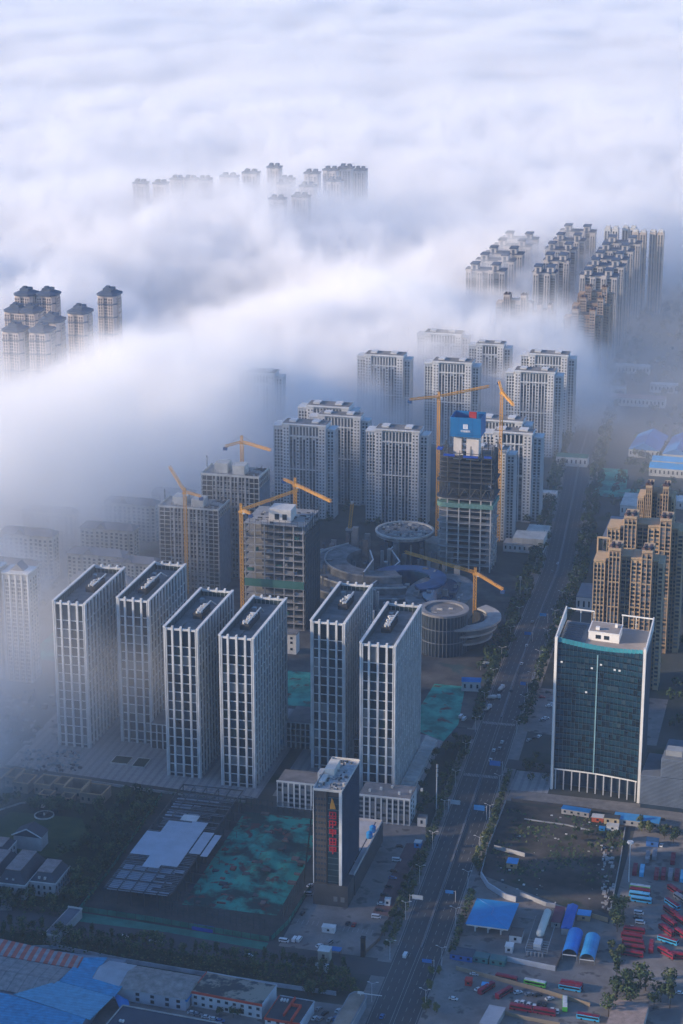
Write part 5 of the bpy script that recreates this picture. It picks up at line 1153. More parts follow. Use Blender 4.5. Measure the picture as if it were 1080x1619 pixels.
def redtrim(label, x0, y0, W, D, H, rz, roofm, upper=False):
    t = thing('works_office', label, 'works building', (x0, y0, 0.03), rz)
    MB().box(0, W, 0, D, 0, H).build('wall', mat('white_plaster', (0.52, 0.53, 0.55), 0.85), t)
    MB().box(-0.35, W + 0.35, -0.35, -0.02, H - 0.8, H + 0.5).box(-0.35, -0.02, -0.01, D, H - 0.8, H + 0.5).build('red_fascia', mat('red_fascia_paint', (0.50, 0.06, 0.03), 0.6), t)
    MB().box(0.1, W - 0.1, 0.1, D - 0.1, H + 0.01, H + 0.15).build('roof', roofm, t)
    MB().box(W + 0.02, W + 0.4, 0, D, H - 0.2, H + 0.5).box(0, W, D + 0.02, D + 0.3, H - 0.2, H + 0.5).build('parapet', mat('blue_white_wall', (0, 0, 0)), t)
    wm = MB().box(0, 1.7, 0, 0.14, 0, 1.5).mesh('window', GDARK); n = int(W / 4.2)
    for k in range(n):
        for z in (1.0, 4.6): put('window', wm, t, (1.4 + k * W / n, -0.13, z))
    return t
redtrim('long white two storey building with red roof edge and patchy roof', -294, 875, 38, 20, 8, -6, mat_two('patchy_roof', (0.30, 0.26, 0.21), (0.06, 0.06, 0.06), 0.09, 0.50, 0.56))
t = redtrim('small red trimmed building with sunken dark roof courts', -252, 862, 18, 22, 6.5, -4, ROOFD)
MB().box(8, 8.8, 4, 21, 6.7, 8.2).box(8.81, 14, 14, 14.8, 6.7, 8.2).box(13.2, 14, 0.5, 13.99, 6.7, 8.2).build('red_fascia', mat('red_fascia_paint', (0, 0, 0)), t)
for k in range(3): MB().box(2 + k * 1.5, 2.9 + k * 1.5, 17, 19, 6.7, 7.6).build('roof_vent', WHITE, t)
t = thing('dark_roof_hall', 'hall with flat dark blue roof cut by the bottom edge', 'hall', (-326, 822, 0.03), -5)
MB().box(0, 52, 0, 34, 0, 6).build('wall', mat('factory_wall', (0, 0, 0)), t); MB().box(-0.3, 52.3, -0.3, 34.3, 6.01, 6.4).build('roof', mat('dark_blue_roof', (0.035, 0.05, 0.075), 0.6), t); MB().box(-0.4, 52.4, 34.31, 34.8, 5.6, 7.0).box(-0.8, -0.31, 0, 34.3, 5.6, 7.0).build('parapet', CONC, t)
for x in (4, 5.4): MB().box(x, x + 1, 20, 21.5, 6.41, 7.3).build('roof_vent', WHITE, t)
t = thing('curved_roof_building', 'long narrow building with rounded tan roof beside the road, bottom edge', 'building', (-220, 845, 0.03), -3)
pl = [(0, 0), (9, 0), (9, 50), (7.5, 53), (4.5, 54), (1.5, 53), (0, 50)]; MB().prism(pl, 0, 6).build('wall', mat('factory_wall', (0, 0, 0)), t); MB().prism([(4.5 + (x - 4.5) * 0.86, 26 + (y - 26) * 0.95) for x, y in pl], 6.01, 6.4).build('roof', mat('tan_roof', (0.24, 0.20, 0.165), 0.9, var=0.35), t); MB().prism([(4.5 + (x - 4.5) * 1.03, 26 + (y - 26) * 1.01) for x, y in pl], 5.2, 5.99).build('cornice', CONC, t)
t = cabin('gate_lodge', 'roofless pale two storey gate lodge at the side road', 'lodge', -240.5, 935.5, 6, 6, 6.5, mat('ochre_plaster', (0.40, 0.36, 0.30), 0.9), PALE); cabin('shelter', 'low white roofed shelter below the gate lodge', 'shelter', -239.5, 925, 6.5, 4, 2.6, WHITE, WHITE)
cabin('blue_canopy', 'blue topped canopy behind the gate lodge', 'canopy', -237, 942, 7, 4, 3.4, STEEL, BLUE, posts=True)
wall_run('boundary_wall', 'long pale boundary wall between the factory and the tree belt', [(-450, 909), (-402, 906), (-380, 913), (-340, 908), (-300, 905), (-262, 903), (-226, 902)], 2.4, 0.35, mat('painted_wall', (0.34, 0.37, 0.42), 0.85, var=0.3))
t = thing('gate_ramp', 'covered ramp with glazed roof at the corner of the park', 'ramp', (-390, 917, 0.03), -4)
MB().box(0, 8, 0, 32, 0, 5).build('wall', CONC, t); MB().box(0.8, 7.2, 0.8, 31.2, 5.01, 5.3).build('roof', mat('ramp_roof', (0.08, 0.10, 0.13), 0.5), t); MB().box(-0.2, 8.2, -0.2, 0.5, 5.01, 5.9).box(-0.2, 8.2, 31.4, 32.2, 5.01, 5.9).build('parapet', CONCL, t)

# ------------------------------------------------------------------ right foreground: station, depot, lot
t = thing('filling_station', 'filling station canopy with broad bright blue hipped roof', 'filling station', (-174, 981, 0.03), -1.5)
r = MB(); a, bq, zc = 22.5, 29.5, 6; r.box(0, a, 0, bq, zc - 1.0, zc, 0); r.build('fascia', PALE, t)
r = MB(); r.gable(-0.5, a + 0.5, -0.5, bq + 0.5, zc + 0.01, zc + 1.3, axis='Y', hip=11); ro = r.build('roof', mat('station_blue', (0.008, 0.24, 0.52), 0.5, var=0.12, scale=0.25), t)
r = MB(); r.tube((-0.3, bq + 0.3, zc + 0.1), (a / 2, bq - 11, zc + 1.36), 0.14, 4); r.tube((a / 2, 11, zc + 1.36), (a + 0.3, -0.3, zc + 0.1), 0.14, 4); r.tube((a / 2, 11, zc + 1.36), (a / 2, bq - 11, zc + 1.36), 0.14, 4); r.build('ridge', mat('ridge_pale_blue', (0.10, 0.28, 0.55), 0.6), ro)
for x in (4, 11, 18):
    for y in (4, 14, 25): MB().box(x - 0.35, x + 0.35, y - 0.35, y + 0.35, 0, zc - 1.01).build('column', WHITE, t)
for x in (4, 11, 18): MB().box(x - 0.5, x + 0.5, 8, 9.8, 0, 1.9).build('pump', WHITE, t)
cabin('station_shop', 'small white shop right of the blue filling station roof', 'shop', -147, 982, 6.5, 9, 4, WHITE, mat('brown_flat', (0.10, 0.08, 0.075), 0.9))
cabin('white_cabin', 'white square cabin below the filling station shop', 'cabin', -148.5, 968, 4, 5, 3.6, WHITE, WHITE)
t = thing('gas_tank', 'white horizontal gas tank on a fenced pad', 'gas tank', (-134.5, 982, 0.03)); MB().tube((0, 0, 4.6), (0.4, 25, 4.6), 2.1, 14).build('vessel', mat('tank_cream', (0.60, 0.57, 0.50), 0.5), t); MB().tube((0, -1.2, 4.6), (0, 0, 4.6), 0.9, 14, r2=2.1).tube((0.4, 25, 4.6), (0.42, 26.2, 4.6), 2.1, 14, r2=0.9).build('end_cap', mat('tank_cream', (0, 0, 0)), t)
for y in (4, 20): MB().box(-1.8, 2.0, y - 0.5, y + 0.5, 0, 2.9).build('saddle', CONC, t)
MB().box(-2, 2, -10, -3, 0, 3.6).build('pump_house', WHITE, t)
p = MB()
for x in (-5.5, 6): p.tube((x, -14, 3), (x, 22, 3), 0.2, 4); p.tube((x, -14, 0), (x, -14, 3.2), 0.2, 4); p.tube((x, 22, 0), (x, 22, 3.2), 0.2, 4)
for k in range(6): p.tube((-5.5, -14 + k * 2, 1 + k * 0.3), (6, -14 + k * 2, 1 + k * 0.3), 0.18, 4)
for k in range(5): p.tube((-4 + k * 2, -16, 0), (-4 + k * 2, -16, 2.4), 0.6, 6)
p.build('pipework', STEELL, t)
def barrel(label, px, py, m):
    t = thing('barrel_shelter', label, 'shelter', (px, py, 0.03), 0, 'barrel roofed blue shelters'); r = MB(); L = 24; n = 10; w = 4.0
    pr = [(w * math.cos(R(180 * i / n)), 3.2 + w * 0.85 * math.sin(R(180 * i / n))) for i in range(n + 1)]
    vs = [(x, y, z) for y in (0, L) for x, z in pr] + [(x * 0.95, y, 3.2 + (z - 3.2) * 0.95) for y in (0, L) for x, z in pr]
    q = n + 1; fs = [(i, i + 1, q + i + 1, q + i) for i in range(n)] + [(2 * q + i + 1, 2 * q + i, 3 * q + i, 3 * q + i + 1) for i in range(n)] + [(i + 1, i, 2 * q + i, 2 * q + i + 1) for i in range(n)] + [(q + i, q + i + 1, 3 * q + i + 1, 3 * q + i) for i in range(n)]
    r.add(vs, fs); r.build('roof', m, t); MB().prism([(w * 0.9, -0.05), (-w * 0.9, -0.05), (-w * 0.9, 0.2), (w * 0.9, 0.2)], 2.6, 3.19).build('rim', WHITE, t)
    for x in (-w + 0.2, w - 0.2):
        for y in (0.5, 8, 16, 23.5): MB().box(x - 0.14, x + 0.14, y - 0.14, y + 0.14, 0, 3.3).build('post', STEELL, t)
barrel('deep blue barrel roofed shelter, the left one of two', -116.5, 966, mat('barrel_blue', (0.012, 0.17, 0.55), 0.5))
barrel('lighter blue barrel roofed shelter, the right one of two', -107, 963, mat('barrel_light_blue', (0.03, 0.25, 0.52), 0.5))
t = thing('blue_roof_shed', 'tilted deep blue roofed shed beside the gas tank', 'shed', (-124.5, 992, 0.03), 0); MB().box(0, 5, 0, 27, 0, 4).build('wall', CONC, t); MB().gable(-0.4, 5.4, -0.4, 27.4, 4.01, 5.2, axis='Y').build('roof', mat('deep_blue_roof', (0.012, 0.10, 0.40), 0.55), t)
cabin('blue_cabin', 'small sky blue roofed cabin with ochre wall by the lot corner', 'cabin', -115, 1013, 7, 6, 3.4, OCHRE, BLUEL)
cabin('red_shed', 'dull red roofed lean shed between tank and blue shed', 'shed', -128.5, 1008, 5, 18, 3.2, CONC, mat('dull_red_roof', (0.17, 0.055, 0.075), 0.8))
wall_run('ochre_wall', 'short ochre wall at the near corner of the vacant lot', [(-111, 1015), (-102, 1012)], 2.6, 0.5, OCHRE)
cabin('depot_hut', 'row hut with dark roof and blue front by the depot entrance', 'hut', -171, 955.5, 12, 8, 3.2, mat('hut_blue', (0.03, 0.12, 0.36), 0.7), mat('hut_roof', (0.06, 0.075, 0.10), 0.8), -5)
for x, lab in ((-161, 'green container in the depot, left of its twin'), (-152, 'green container in the depot, right of its twin')): cabin('container', lab, 'container', x, 954.5 - (x + 161) * 0.08, 8, 5.5, 3, mat('container_teal', (0.04, 0.17, 0.17), 0.7), mat('container_top', (0.05, 0.14, 0.15), 0.7), -5, 'green containers')
wall_run('panel_fence', 'pale panel fence below the gas tank pad', [(-148, 957), (-122, 953)], 3.0, 0.3, mat('panel_white', (0.42, 0.44, 0.48), 0.7))
wall_run('concrete_wall', 'dark wall on the right of the gas tank pad', [(-122, 953), (-119.5, 990)], 2.6, 0.4, mat('brick_wall_brown', (0, 0, 0)))
wall_run('depot_wall', 'long tan wall crossing the bus depot between its upper and lower yard', [(-172, 942), (-156, 938), (-128, 931), (-100, 922)], 2.2, 0.5, mat('tan_wall', (0.30, 0.23, 0.16), 0.9))
wall_run('depot_wall', 'tan wall by the bottom edge of the bus depot', [(-146, 906), (-130, 902), (-112, 900)], 2.0, 0.5, mat('tan_wall', (0, 0, 0)))
t = cabin('ribbed_roof_hall', 'hall with pinkish ribbed roof at the bottom right', 'hall', -80, 910, 17, 26, 5, CONC, mat_bands('ribbed_pink_roof', (0.31, 0.245, 0.22), (0.22, 0.17, 0.155), 'Y', 1.2, 0.6, 0.9, 0.2), -2)
t = cabin('pale_roof_shed', 'narrow shed with pale roof at the bottom of the depot', 'shed', -145, 896, 8, 18, 3.5, CONC, mat('pale_zinc_roof', (0, 0, 0)), -6)
cabin('red_kiosk', 'small red kiosk at the depot gate', 'kiosk', -163, 929, 3.4, 3.6, 3, RED, RED); cabin('blue_kiosk', 'small blue and white kiosk inside the depot gate', 'kiosk', -154, 926, 3.2, 3.2, 3, WHITE, BLUEL)
# vacant lot walls and clutter
LW = mat('lot_wall', (0.30, 0.31, 0.33), 0.85, var=0.3)
wall_run('lot_wall', 'pale wall between the roadside trees and the vacant lot', [(-181, 1148), (-180.5, 1082), (-178.5, 1050)], 2.0, 0.35, LW)
wall_run('lot_wall', 'white bent wall at the near left corner of the vacant lot', [(-178, 1048), (-172, 1036), (-160, 1025), (-154, 1023)], 3.2, 0.8, mat('panel_white', (0, 0, 0)))
wall_run('lot_wall', 'pale teal wall inside the vacant lot, upper one', [(-177, 1085), (-158, 1079)], 2.4, 0.5, LW)
wall_run('lot_wall', 'pale wall at the near edge of the vacant lot above the gas tank', [(-153, 1031), (-137, 1022), (-132, 1022)], 2.4, 0.6, LW)
wall_run('lot_wall', 'low rubble wall on the right edge of the vacant lot', [(-102, 1022), (-104, 1090), (-106, 1130)], 1.0, 0.5, CONC)
wall_run('lot_kerb', 'low pale kerb crossing the top of the vacant lot', [(-166, 1128), (-140, 1126), (-126, 1122)], 0.7, 0.6, LW)
cabin('lot_hut', 'small hut with bright blue roof inside the vacant lot', 'hut', -163, 1066, 6, 7, 3, OCHRE, BLUEL)
q = MB(); random.seed(9)
for i in range(90):
    p = at(rnd(780, 975), rnd(1290, 1440)); s_ = rnd(0.3, 1.5)
    if p.x > -104 or p.x < -178: continue
    q.box(p.x, p.x + s_, p.y, p.y + s_ * rnd(0.4, 1), 0.03, 0.03 + s_ * 0.4, random.choice((0, 0, 1, 2, 2)))
for i in range(60): p = at(rnd(950, 968), rnd(1340, 1440)); q.box(p.x, p.x + rnd(0.5, 2.5), p.y, p.y + rnd(0.5, 2.5), 0.03, rnd(0.3, 1.2), random.choice((1, 1, 2)))
solo('lot_rubble', 'scattered rubble and litter over the vacant lot', 'rubble', q, [mat('litter_white', (0.5, 0.5, 0.5), 0.8), CONC, mat('brown_rubble', (0.14, 0.11, 0.10), 0.9)], kind='stuff')
# long sheds at the back of the lot
cabin('long_shed', 'long sky blue roofed shed behind the vacant lot', 'shed', -100, 1139, 27, 9, 3.4, CONC, mat('sky_blue_roof', (0.05, 0.27, 0.55), 0.55, var=0.15), -2)
cabin('long_shed', 'deep blue roofed shed at the back left of the vacant lot', 'shed', -137, 1143, 17, 5, 3.2, CONC, BLUE, -7)
cabin('orange_container', 'orange red container between the blue sheds', 'container', -123, 1137, 7, 5, 3, mat('orange_paint', (0.50, 0.10, 0.04), 0.6), PALE); t = cabin('yellow_hut', 'long pale yellow hut with piled roof next to the orange container', 'hut', -114.5, 1136, 9, 5, 4, mat('pale_yellow', (0.52, 0.42, 0.26), 0.8), STEEL)
cabin('white_hut', 'white flat hut in front of the sky blue shed', 'hut', -113, 1127, 7, 4, 3, WHITE, CONCL); cabin('blue_shed', 'small dark blue shed at the top of the bus yard', 'shed', -88, 1112, 7, 5, 3.4, mat('hut_blue', (0, 0, 0)), mat('deep_teal_roof', (0.015, 0.07, 0.17), 0.6))
cabin('yard_gate', 'ochre gate frame at the back of the bus yard', 'gate', -82, 1132, 6, 2, 3.4, OCHRE, OCHRE, posts=True)
cabin('blue_tarp_stack', 'blue tarpaulin stack beside the white hut', 'stack', -119, 1125, 3.5, 2.5, 1.6, BLUE, BLUE)
wall_run('plaza_wall', 'dark fence line between the lot sheds and the glass tower forecourt', [(-178, 1152), (-130, 1150), (-84, 1146)], 1.8, 0.4, mat('dark_fence', (0.06, 0.06, 0.065), 0.9))
# low buildings up the road
cabin('street_building', 'low pale pavilion with dark columns left of the beige towers', 'pavilion', -178, 1520, 16, 34, 12, PALE, mat('grey_blue_roof', (0, 0, 0)))
cabin('street_building', 'flat roofed hall behind the pavilion by the road', 'hall', -172, 1690, 26, 60, 12, mat('grey_wall', (0.2, 0.2, 0.21), 0.9), mat('lavender_roof', (0.24, 0.23, 0.25), 0.8))
cabin('street_building', 'pale hall with curved white roof corner far up the road', 'hall', -160, 1782, 44, 40, 10, PALE, CONCL)
for i, (x, y, w, d, lab) in enumerate([(-180, 1990, 30, 60, 'blue roofed industrial shed far right, left of its row'), (-148, 1985, 26, 70, 'blue roofed industrial shed far right, second of its row'), (-120, 1970, 26, 70, 'blue roofed industrial shed far right, third of its row'), (-135, 1905, 70, 16, 'long pale blue shed in front of the industrial row'), (-140, 1930, 60, 14, 'long pale blue shed second from the front of the industrial row')]):
    cabin('industrial_shed', lab, 'industrial shed', x, y, w, d, 8, CONCL, BLUEL if i > 2 else BLUE, -3, 'industrial sheds on the far right', gable=True)
for i, (px, py, w, d, m, lab) in enumerate([(1000, 640, 70, 18, mat('pink_roof', (0.36, 0.24, 0.24), 0.9), 'long pinkish roofed hall in the blue haze'), (960, 625, 40, 14, CONCL, 'pale hall in the blue haze left of the pink roof'), (1050, 620, 30, 12, PALE, 'white roofed hall in the blue haze right of the pink roof'), (905, 735, 30, 14, NETV, 'green netted block beside the far road'), (1000, 590, 40, 14, PALE, 'farthest pale hall visible through the haze'), (868, 790, 14, 10, PALE, 'small pale gate house with arched gable beside the white slabs'), (850, 850, 18, 26, CONCL, 'low terrace building beside the main road trees'), (820, 870, 24, 14, CONC, 'concrete podium in front of the core tower'), (1065, 800, 18, 20, PALE, 'pale block right of the narrow beige tower')]):
    p = at(px, py); cabin('street_building', lab, 'building', p.x, p.y, w, d, 9 if i < 5 else 7, PALE, m, 0)
# ------------------------------------------------------------------ cars, vans, buses
CARC = {'white': mat('car_white', (0.62, 0.63, 0.64), 0.3, spec=0.5, var=0.04), 'silver': mat('car_silver', (0.30, 0.31, 0.33), 0.3, 0.4, var=0.05), 'black': mat('car_black', (0.02, 0.02, 0.023), 0.3, var=0.05), 'blue': mat('car_blue', (0.03, 0.13, 0.32), 0.3, var=0.05), 'red': mat('car_red', (0.32, 0.025, 0.025), 0.3, var=0.05)}
CARG = mat('car_glass', (0.015, 0.02, 0.025), 0.1, spec=0.6)
_pro = {}
def section(mb, prof, y0, y1, k=0):
    """closed side outline swept across the width"""
    n = len(prof); mb.add([(x, y, z) for y in (y0, y1) for x, z in prof], [tuple(range(n)), tuple(range(2 * n - 1, n - 1, -1))] + [(i, n + i, n + (i + 1) % n, (i + 1) % n) for i in range(n)], k)
def car_meshes(kind, colr):
    if (kind, colr) in _pro: return _pro[(kind, colr)]
    b, g, w_ = MB(), MB(), MB()
    if kind == 'car':
        section(b, [(-2.3, 0.35), (2.3, 0.35), (2.35, 0.72), (1.3, 0.92), (0.55, 1.42), (-1.2, 1.46), (-1.95, 1.0), (-2.32, 0.95)], -0.88, 0.88)
        section(g, [(1.22, 0.96), (0.56, 1.36), (-1.15, 1.40), (-1.75, 1.02)], -0.9, 0.9); g.add([(1.26, -0.75, 0.98), (1.26, 0.75, 0.98), (0.6, 0.68, 1.44), (0.6, -0.68, 1.44)], [(0, 1, 2, 3)]); g.add([(-1.98, -0.72, 1.03), (-1.98, 0.72, 1.03), (-1.25, 0.66, 1.48), (-1.25, -0.66, 1.48)], [(3, 2, 1, 0)]); xs, r, L = (-1.4, 1.45), 0.33, 0.9
    else:
        section(b, [(-2.6, 0.4), (2.6, 0.4), (2.65, 1.1), (2.1, 1.3), (1.7, 2.1), (-2.6, 2.15)], -0.95, 0.95)
        section(g, [(2.02, 1.33), (1.68, 2.0), (-2.3, 2.02), (-2.3, 1.35)], -0.97, 0.97); g.add([(2.14, -0.8, 1.34), (2.14, 0.8, 1.34), (1.76, 0.75, 2.06), (1.76, -0.75, 2.06)], [(0, 1, 2, 3)]); xs, r, L = (-1.6, 1.7), 0.36, 0.97
    wh = MB().tube((0, -0.12, 0), (0, 0.12, 0), r, 10).mesh('wheel', RUBBER) if ('wheel', kind) not in _pro else _pro[('wheel', kind)]
    _pro[('wheel', kind)] = wh
    res = (b.mesh('body', CARC[colr]), g.mesh('window', CARG), wh, xs, r, L); _pro[(kind, colr)] = res
    return res
def car(px, py, rz, colr, label, group, kind='car', z=0.06):
    p = at(px, py); bm_, gm, wm, xs, r, L = car_meshes(kind, colr)
    t = thing('parked_car' if kind == 'car' else 'van', label, 'car' if kind == 'car' else 'van', (p.x, p.y, z), rz, group)
    put('body', bm_, t); put('window', gm, t)
    for x in xs:
        for s_ in (-1, 1): put('wheel', wm, t, (x, s_ * (L - 0.1), r))
    return t
G1 = 'cars on the main road'
for px, py, c, lab in [(641, 1513, 'white', 'white van driving on the main road near the bottom edge'), (604, 1609, 'blue', 'bluish white car at the very bottom of the main road'), (776, 1203, 'white', 'white car nearest in the little queue past the blue gantry sign'), (781, 1188, 'white', 'white car in the left lane of the queue on the main road'), (790, 1185, 'silver', 'silver car in the middle of the queue on the main road'), (794, 1175, 'white', 'white car heading the queue on the main road'),
                       (825, 1051, 'white', 'lone white car on the empty main road between the towers'), (833, 1022, 'white', 'lone white car on the main road beside the rotunda crane'), (808, 1094, 'black', 'dark car by the concrete mixer trucks'), (822, 1118, 'black', 'dark car on the right lanes at the junction'), (882, 892, 'white', 'white car far up the main road level with the core tower foot'), (873, 905, 'silver', 'silver car far up the main road behind the white one'), (842, 985, 'silver', 'silver car on the main road left of the glass tower roof')]:
    car(px, py, 88, c, lab, G1, 'van' if py == 1513 else 'car')
G2 = 'cars by the glass tower'
for px, py, c, rz, lab in [(873, 1115, 'white', 20, 'white car on the square left of the glass tower, beside the dark one'), (868, 1118, 'white', 20, 'second white car on the square left of the glass tower'), (863, 1137, 'white', 30, 'white car standing alone in the square left of the glass tower'), (858, 1140, 'silver', 30, 'silver car next to the lone white car on the square'), (852, 1166, 'white', 75, 'white car at the kerb below the square by the glass tower'), (836, 1172, 'silver', 70, 'silver car at the kerb below the square by the glass tower'), (857, 1104, 'red', 15, 'red car at the top of the square left of the glass tower'), (867, 1096, 'black', 10, 'black car at the top of the square left of the glass tower'), (846, 1168, 'black', 75, 'black car at the kerb below the square by the glass tower')]:
    car(px, py, rz, c, lab, G2)
car(729, 1135, 80, 'white', 'white van left of the pair waiting by the mixer trucks', 'white vans by the mixer trucks', 'van'); car(734, 1139, 80, 'white', 'white van right of the pair waiting by the mixer trucks', 'white vans by the mixer trucks', 'van')
G3 = 'cars in the strip beside the dark tower'
for px, py, c, rz, k, lab in [(627, 1362, 'white', 5, 'van', 'white van in the brick strip beside the dark tower'), (621, 1390, 'blue', 5, 'car', 'pale blue car in the brick strip beside the dark tower'), (603, 1431, 'white', 5, 'car', 'white car in the lower half of the brick strip beside the dark tower'), (595, 1452, 'white', 5, 'van', 'white van at the bottom end of the brick strip beside the white kiosk'), (632, 1340, 'black', 5, 'car', 'black car at the top end of the brick strip'), (623, 1379, 'black', 5, 'car', 'black car between the white van and the pale blue car'), (615, 1404, 'black', 5, 'car', 'black car in the middle of the brick strip'), (608, 1417, 'black', 5, 'car', 'black car just above the lower white car in the brick strip'), (600, 1441, 'black', 5, 'car', 'black car between the lower white car and the white van in the brick strip'),
                              (491, 1402, 'white', 60, 'car', 'white car at the left wall of the dark tower, upper one'), (488, 1416, 'silver', 10, 'van', 'silver van at the left wall of the dark tower, lower one'), (466, 1488, 'white', 85, 'van', 'white minibus in the yard, left of two side by side'), (473, 1488, 'white', 85, 'van', 'white minibus in the yard, right of two side by side'), (449, 1490, 'white', 0, 'van', 'pale flat van by the corner of the net fence'), (505, 1497, 'white', 60, 'car', 'white and blue car alone in the yard above the gate lodge'), (521, 1493, 'silver', 70, 'van', 'small silver van at the yard edge'),
                              (527, 1466, 'black', 85, 'car', 'black car beside the entrance booth, left'), (550, 1462, 'black', 85, 'car', 'black car in the bays right of the entrance booth'), (560, 1464, 'red', 85, 'car', 'dark red car in the bays right of the entrance booth'), (478, 1446, 'black', 85, 'car', 'black car in the bays left of the entrance booth')]:
    car(px, py, rz, c, lab, G3, k)
G4 = 'cars along the side road'
for px, py, c, lab in [(196, 1483, 'white', 'white car under the trees at the left end of the side road'), (243, 1490, 'white', 'white car half under the trees along the side road'), (251, 1491, 'silver', 'silver car behind the white one along the side road'), (393, 1513, 'white', 'white car between the two tree rows of the side road')]: car(px, py, -4, c, lab, G4)
G5 = 'cars parked at the works'
for i, (px, py, c, rz) in enumerate([(304, 1603, 'white', 10), (312, 1606, 'silver', 10), (326, 1610, 'white', 0), (338, 1613, 'white', 10), (348, 1616, 'blue', 5), (504, 1597, 'silver', 70), (535, 1600, 'white', 75), (498, 1612, 'white', 70), (506, 1613, 'silver', 70), (522, 1614, 'silver', 75), (531, 1612, 'blue', 75), (514, 1604, 'black', 70)]):
    car(px, py, rz, c, '%s car %s' % (c, ['first in the row below the red trimmed building', 'second in the row below the red trimmed building', 'broadside in the row below the red trimmed building', 'fourth in the row below the red trimmed building', 'at the right end of the row below the red trimmed building', 'top left of the cluster by the rounded tan roof', 'against the rounded tan roof, upper right of the cluster', 'lower left of the cluster by the rounded tan roof', 'second from left in the lower row by the rounded tan roof', 'third in the lower row by the rounded tan roof', 'nearest the rounded tan roof in the lower row', 'in the middle of the cluster by the rounded tan roof'][i]), G5)
G6 = 'cars in the bus depot'
for i, (px, py, c, rz) in enumerate([(750, 1542, 'white', -5), (717, 1581, 'white', -8), (757, 1566, 'white', 50), (819, 1571, 'white', 35), (837, 1574, 'silver', 30), (869, 1581, 'white', 40), (817, 1587, 'white', 80), (826, 1587, 'white', 85), (836, 1590, 'white', 85), (845, 1593, 'white', 95), (873, 1599, 'white', 95), (881, 1601, 'white', 100), (920, 1606, 'silver', 80), (1046, 1338, 'white', 85), (1010, 1446, 'white', 0), (1012, 1461, 'white', 0), (1000, 1468, 'silver', 0), (1008, 1453, 'black', 0), (852, 1588, 'black', 85), (862, 1590, 'black', 85), (1075, 1572, 'white', -5), (851, 1575, 'black', 30)]):
    car(px, py, rz, c, '%s car %s' % (c, ['on the lane above the tan depot wall', 'alone at the left gate of the depot', 'beside the upright maroon bus', 'left of the pair under the green and white bus', 'right of the pair under the green and white bus', 'slanting alone in the lower depot yard', 'first of the row above the two end to end maroon buses', 'second of the row above the two end to end maroon buses', 'third of the row above the two end to end maroon buses', 'fourth of the row above the two end to end maroon buses', 'left of the pair beside the upright green bus', 'right of the pair beside the upright green bus', 'beside the bus at the bottom edge', 'at the top of the bus yard by the blue shed', 'first under the light blue buses beside the dark tree', 'second under the light blue buses beside the dark tree', 'nearest the dark tree below the light blue buses', 'squeezed between the white cars by the dark tree', 'first of two behind the row above the maroon buses', 'second of two behind the row above the maroon buses', 'at the right edge beyond the depot trees', 'in the shade next to the slanting white car'][i]), G6, 'van' if i in (14, 15) else 'car')
BUSC = {'maroon': (MAROON, MAROON), 'green': (mat('bus_green', (0.10, 0.48, 0.06), 0.4), mat('bus_white', (0.55, 0.56, 0.57), 0.4)), 'sky': (mat('bus_sky', (0.05, 0.36, 0.62), 0.4), mat('bus_sky_light', (0.16, 0.48, 0.68), 0.4)), 'silver': (CARC['silver'], mat('bus_silver_roof', (0.25, 0.25, 0.27), 0.5)), 'mixed': (mat('bus_sky', (0, 0, 0)), MAROON)}
_bus = {}
def bus(px, py, rz, kind, label, L=11.5):
    p = at(px, py); t = thing('city_bus', label, 'bus', (p.x, p.y, 0.06), rz, 'buses in the depot')
    if kind not in _bus:
        a, b_ = BUSC[kind]; h = L / 2
        bd = MB(); section(bd, [(-h, 0.4), (h, 0.4), (h, 1.6), (h - 0.12, 2.95), (-h + 0.05, 2.95), (-h, 1.6)], -1.25, 1.25)
        rf = MB(); section(rf, [(-h + 0.1, 2.96), (h - 0.2, 2.96), (h - 0.5, 3.12), (-h + 0.3, 3.12)], -1.15, 1.15); rf.box(-1.6, 1.6, -0.8, 0.8, 3.13, 3.4); rf.box(3, 4, -0.6, 0.6, 3.13, 3.3)
        wn = MB().box(-h + 0.5, h - 0.4, -1.29, -1.26, 1.5, 2.5).box(-h + 0.5, h - 0.4, 1.26, 1.29, 1.5, 2.5)
        ws = MB().box(h + 0.005, h + 0.03, -1.1, 1.1, 1.2, 2.6)
        _bus[kind] = [('body', bd.mesh('body', a)), ('roof', rf.mesh('roof', b_)), ('window', wn.mesh('window', CARG)), ('windscreen', ws.mesh('windscreen', CARG))]
    for nm, me in _bus[kind]: put(nm, me, t)
    if 'wheel' not in _bus: _bus['wheel'] = MB().tube((0, -0.15, 0), (0, 0.15, 0), 0.5, 10).mesh('wheel', RUBBER)
    for x in (-3.2, 3.6):
        for s_ in (-1.12, 1.12): put('wheel', _bus['wheel'], t, (x, s_, 0.5))
V, Hh, Dg = 92, -4, -48
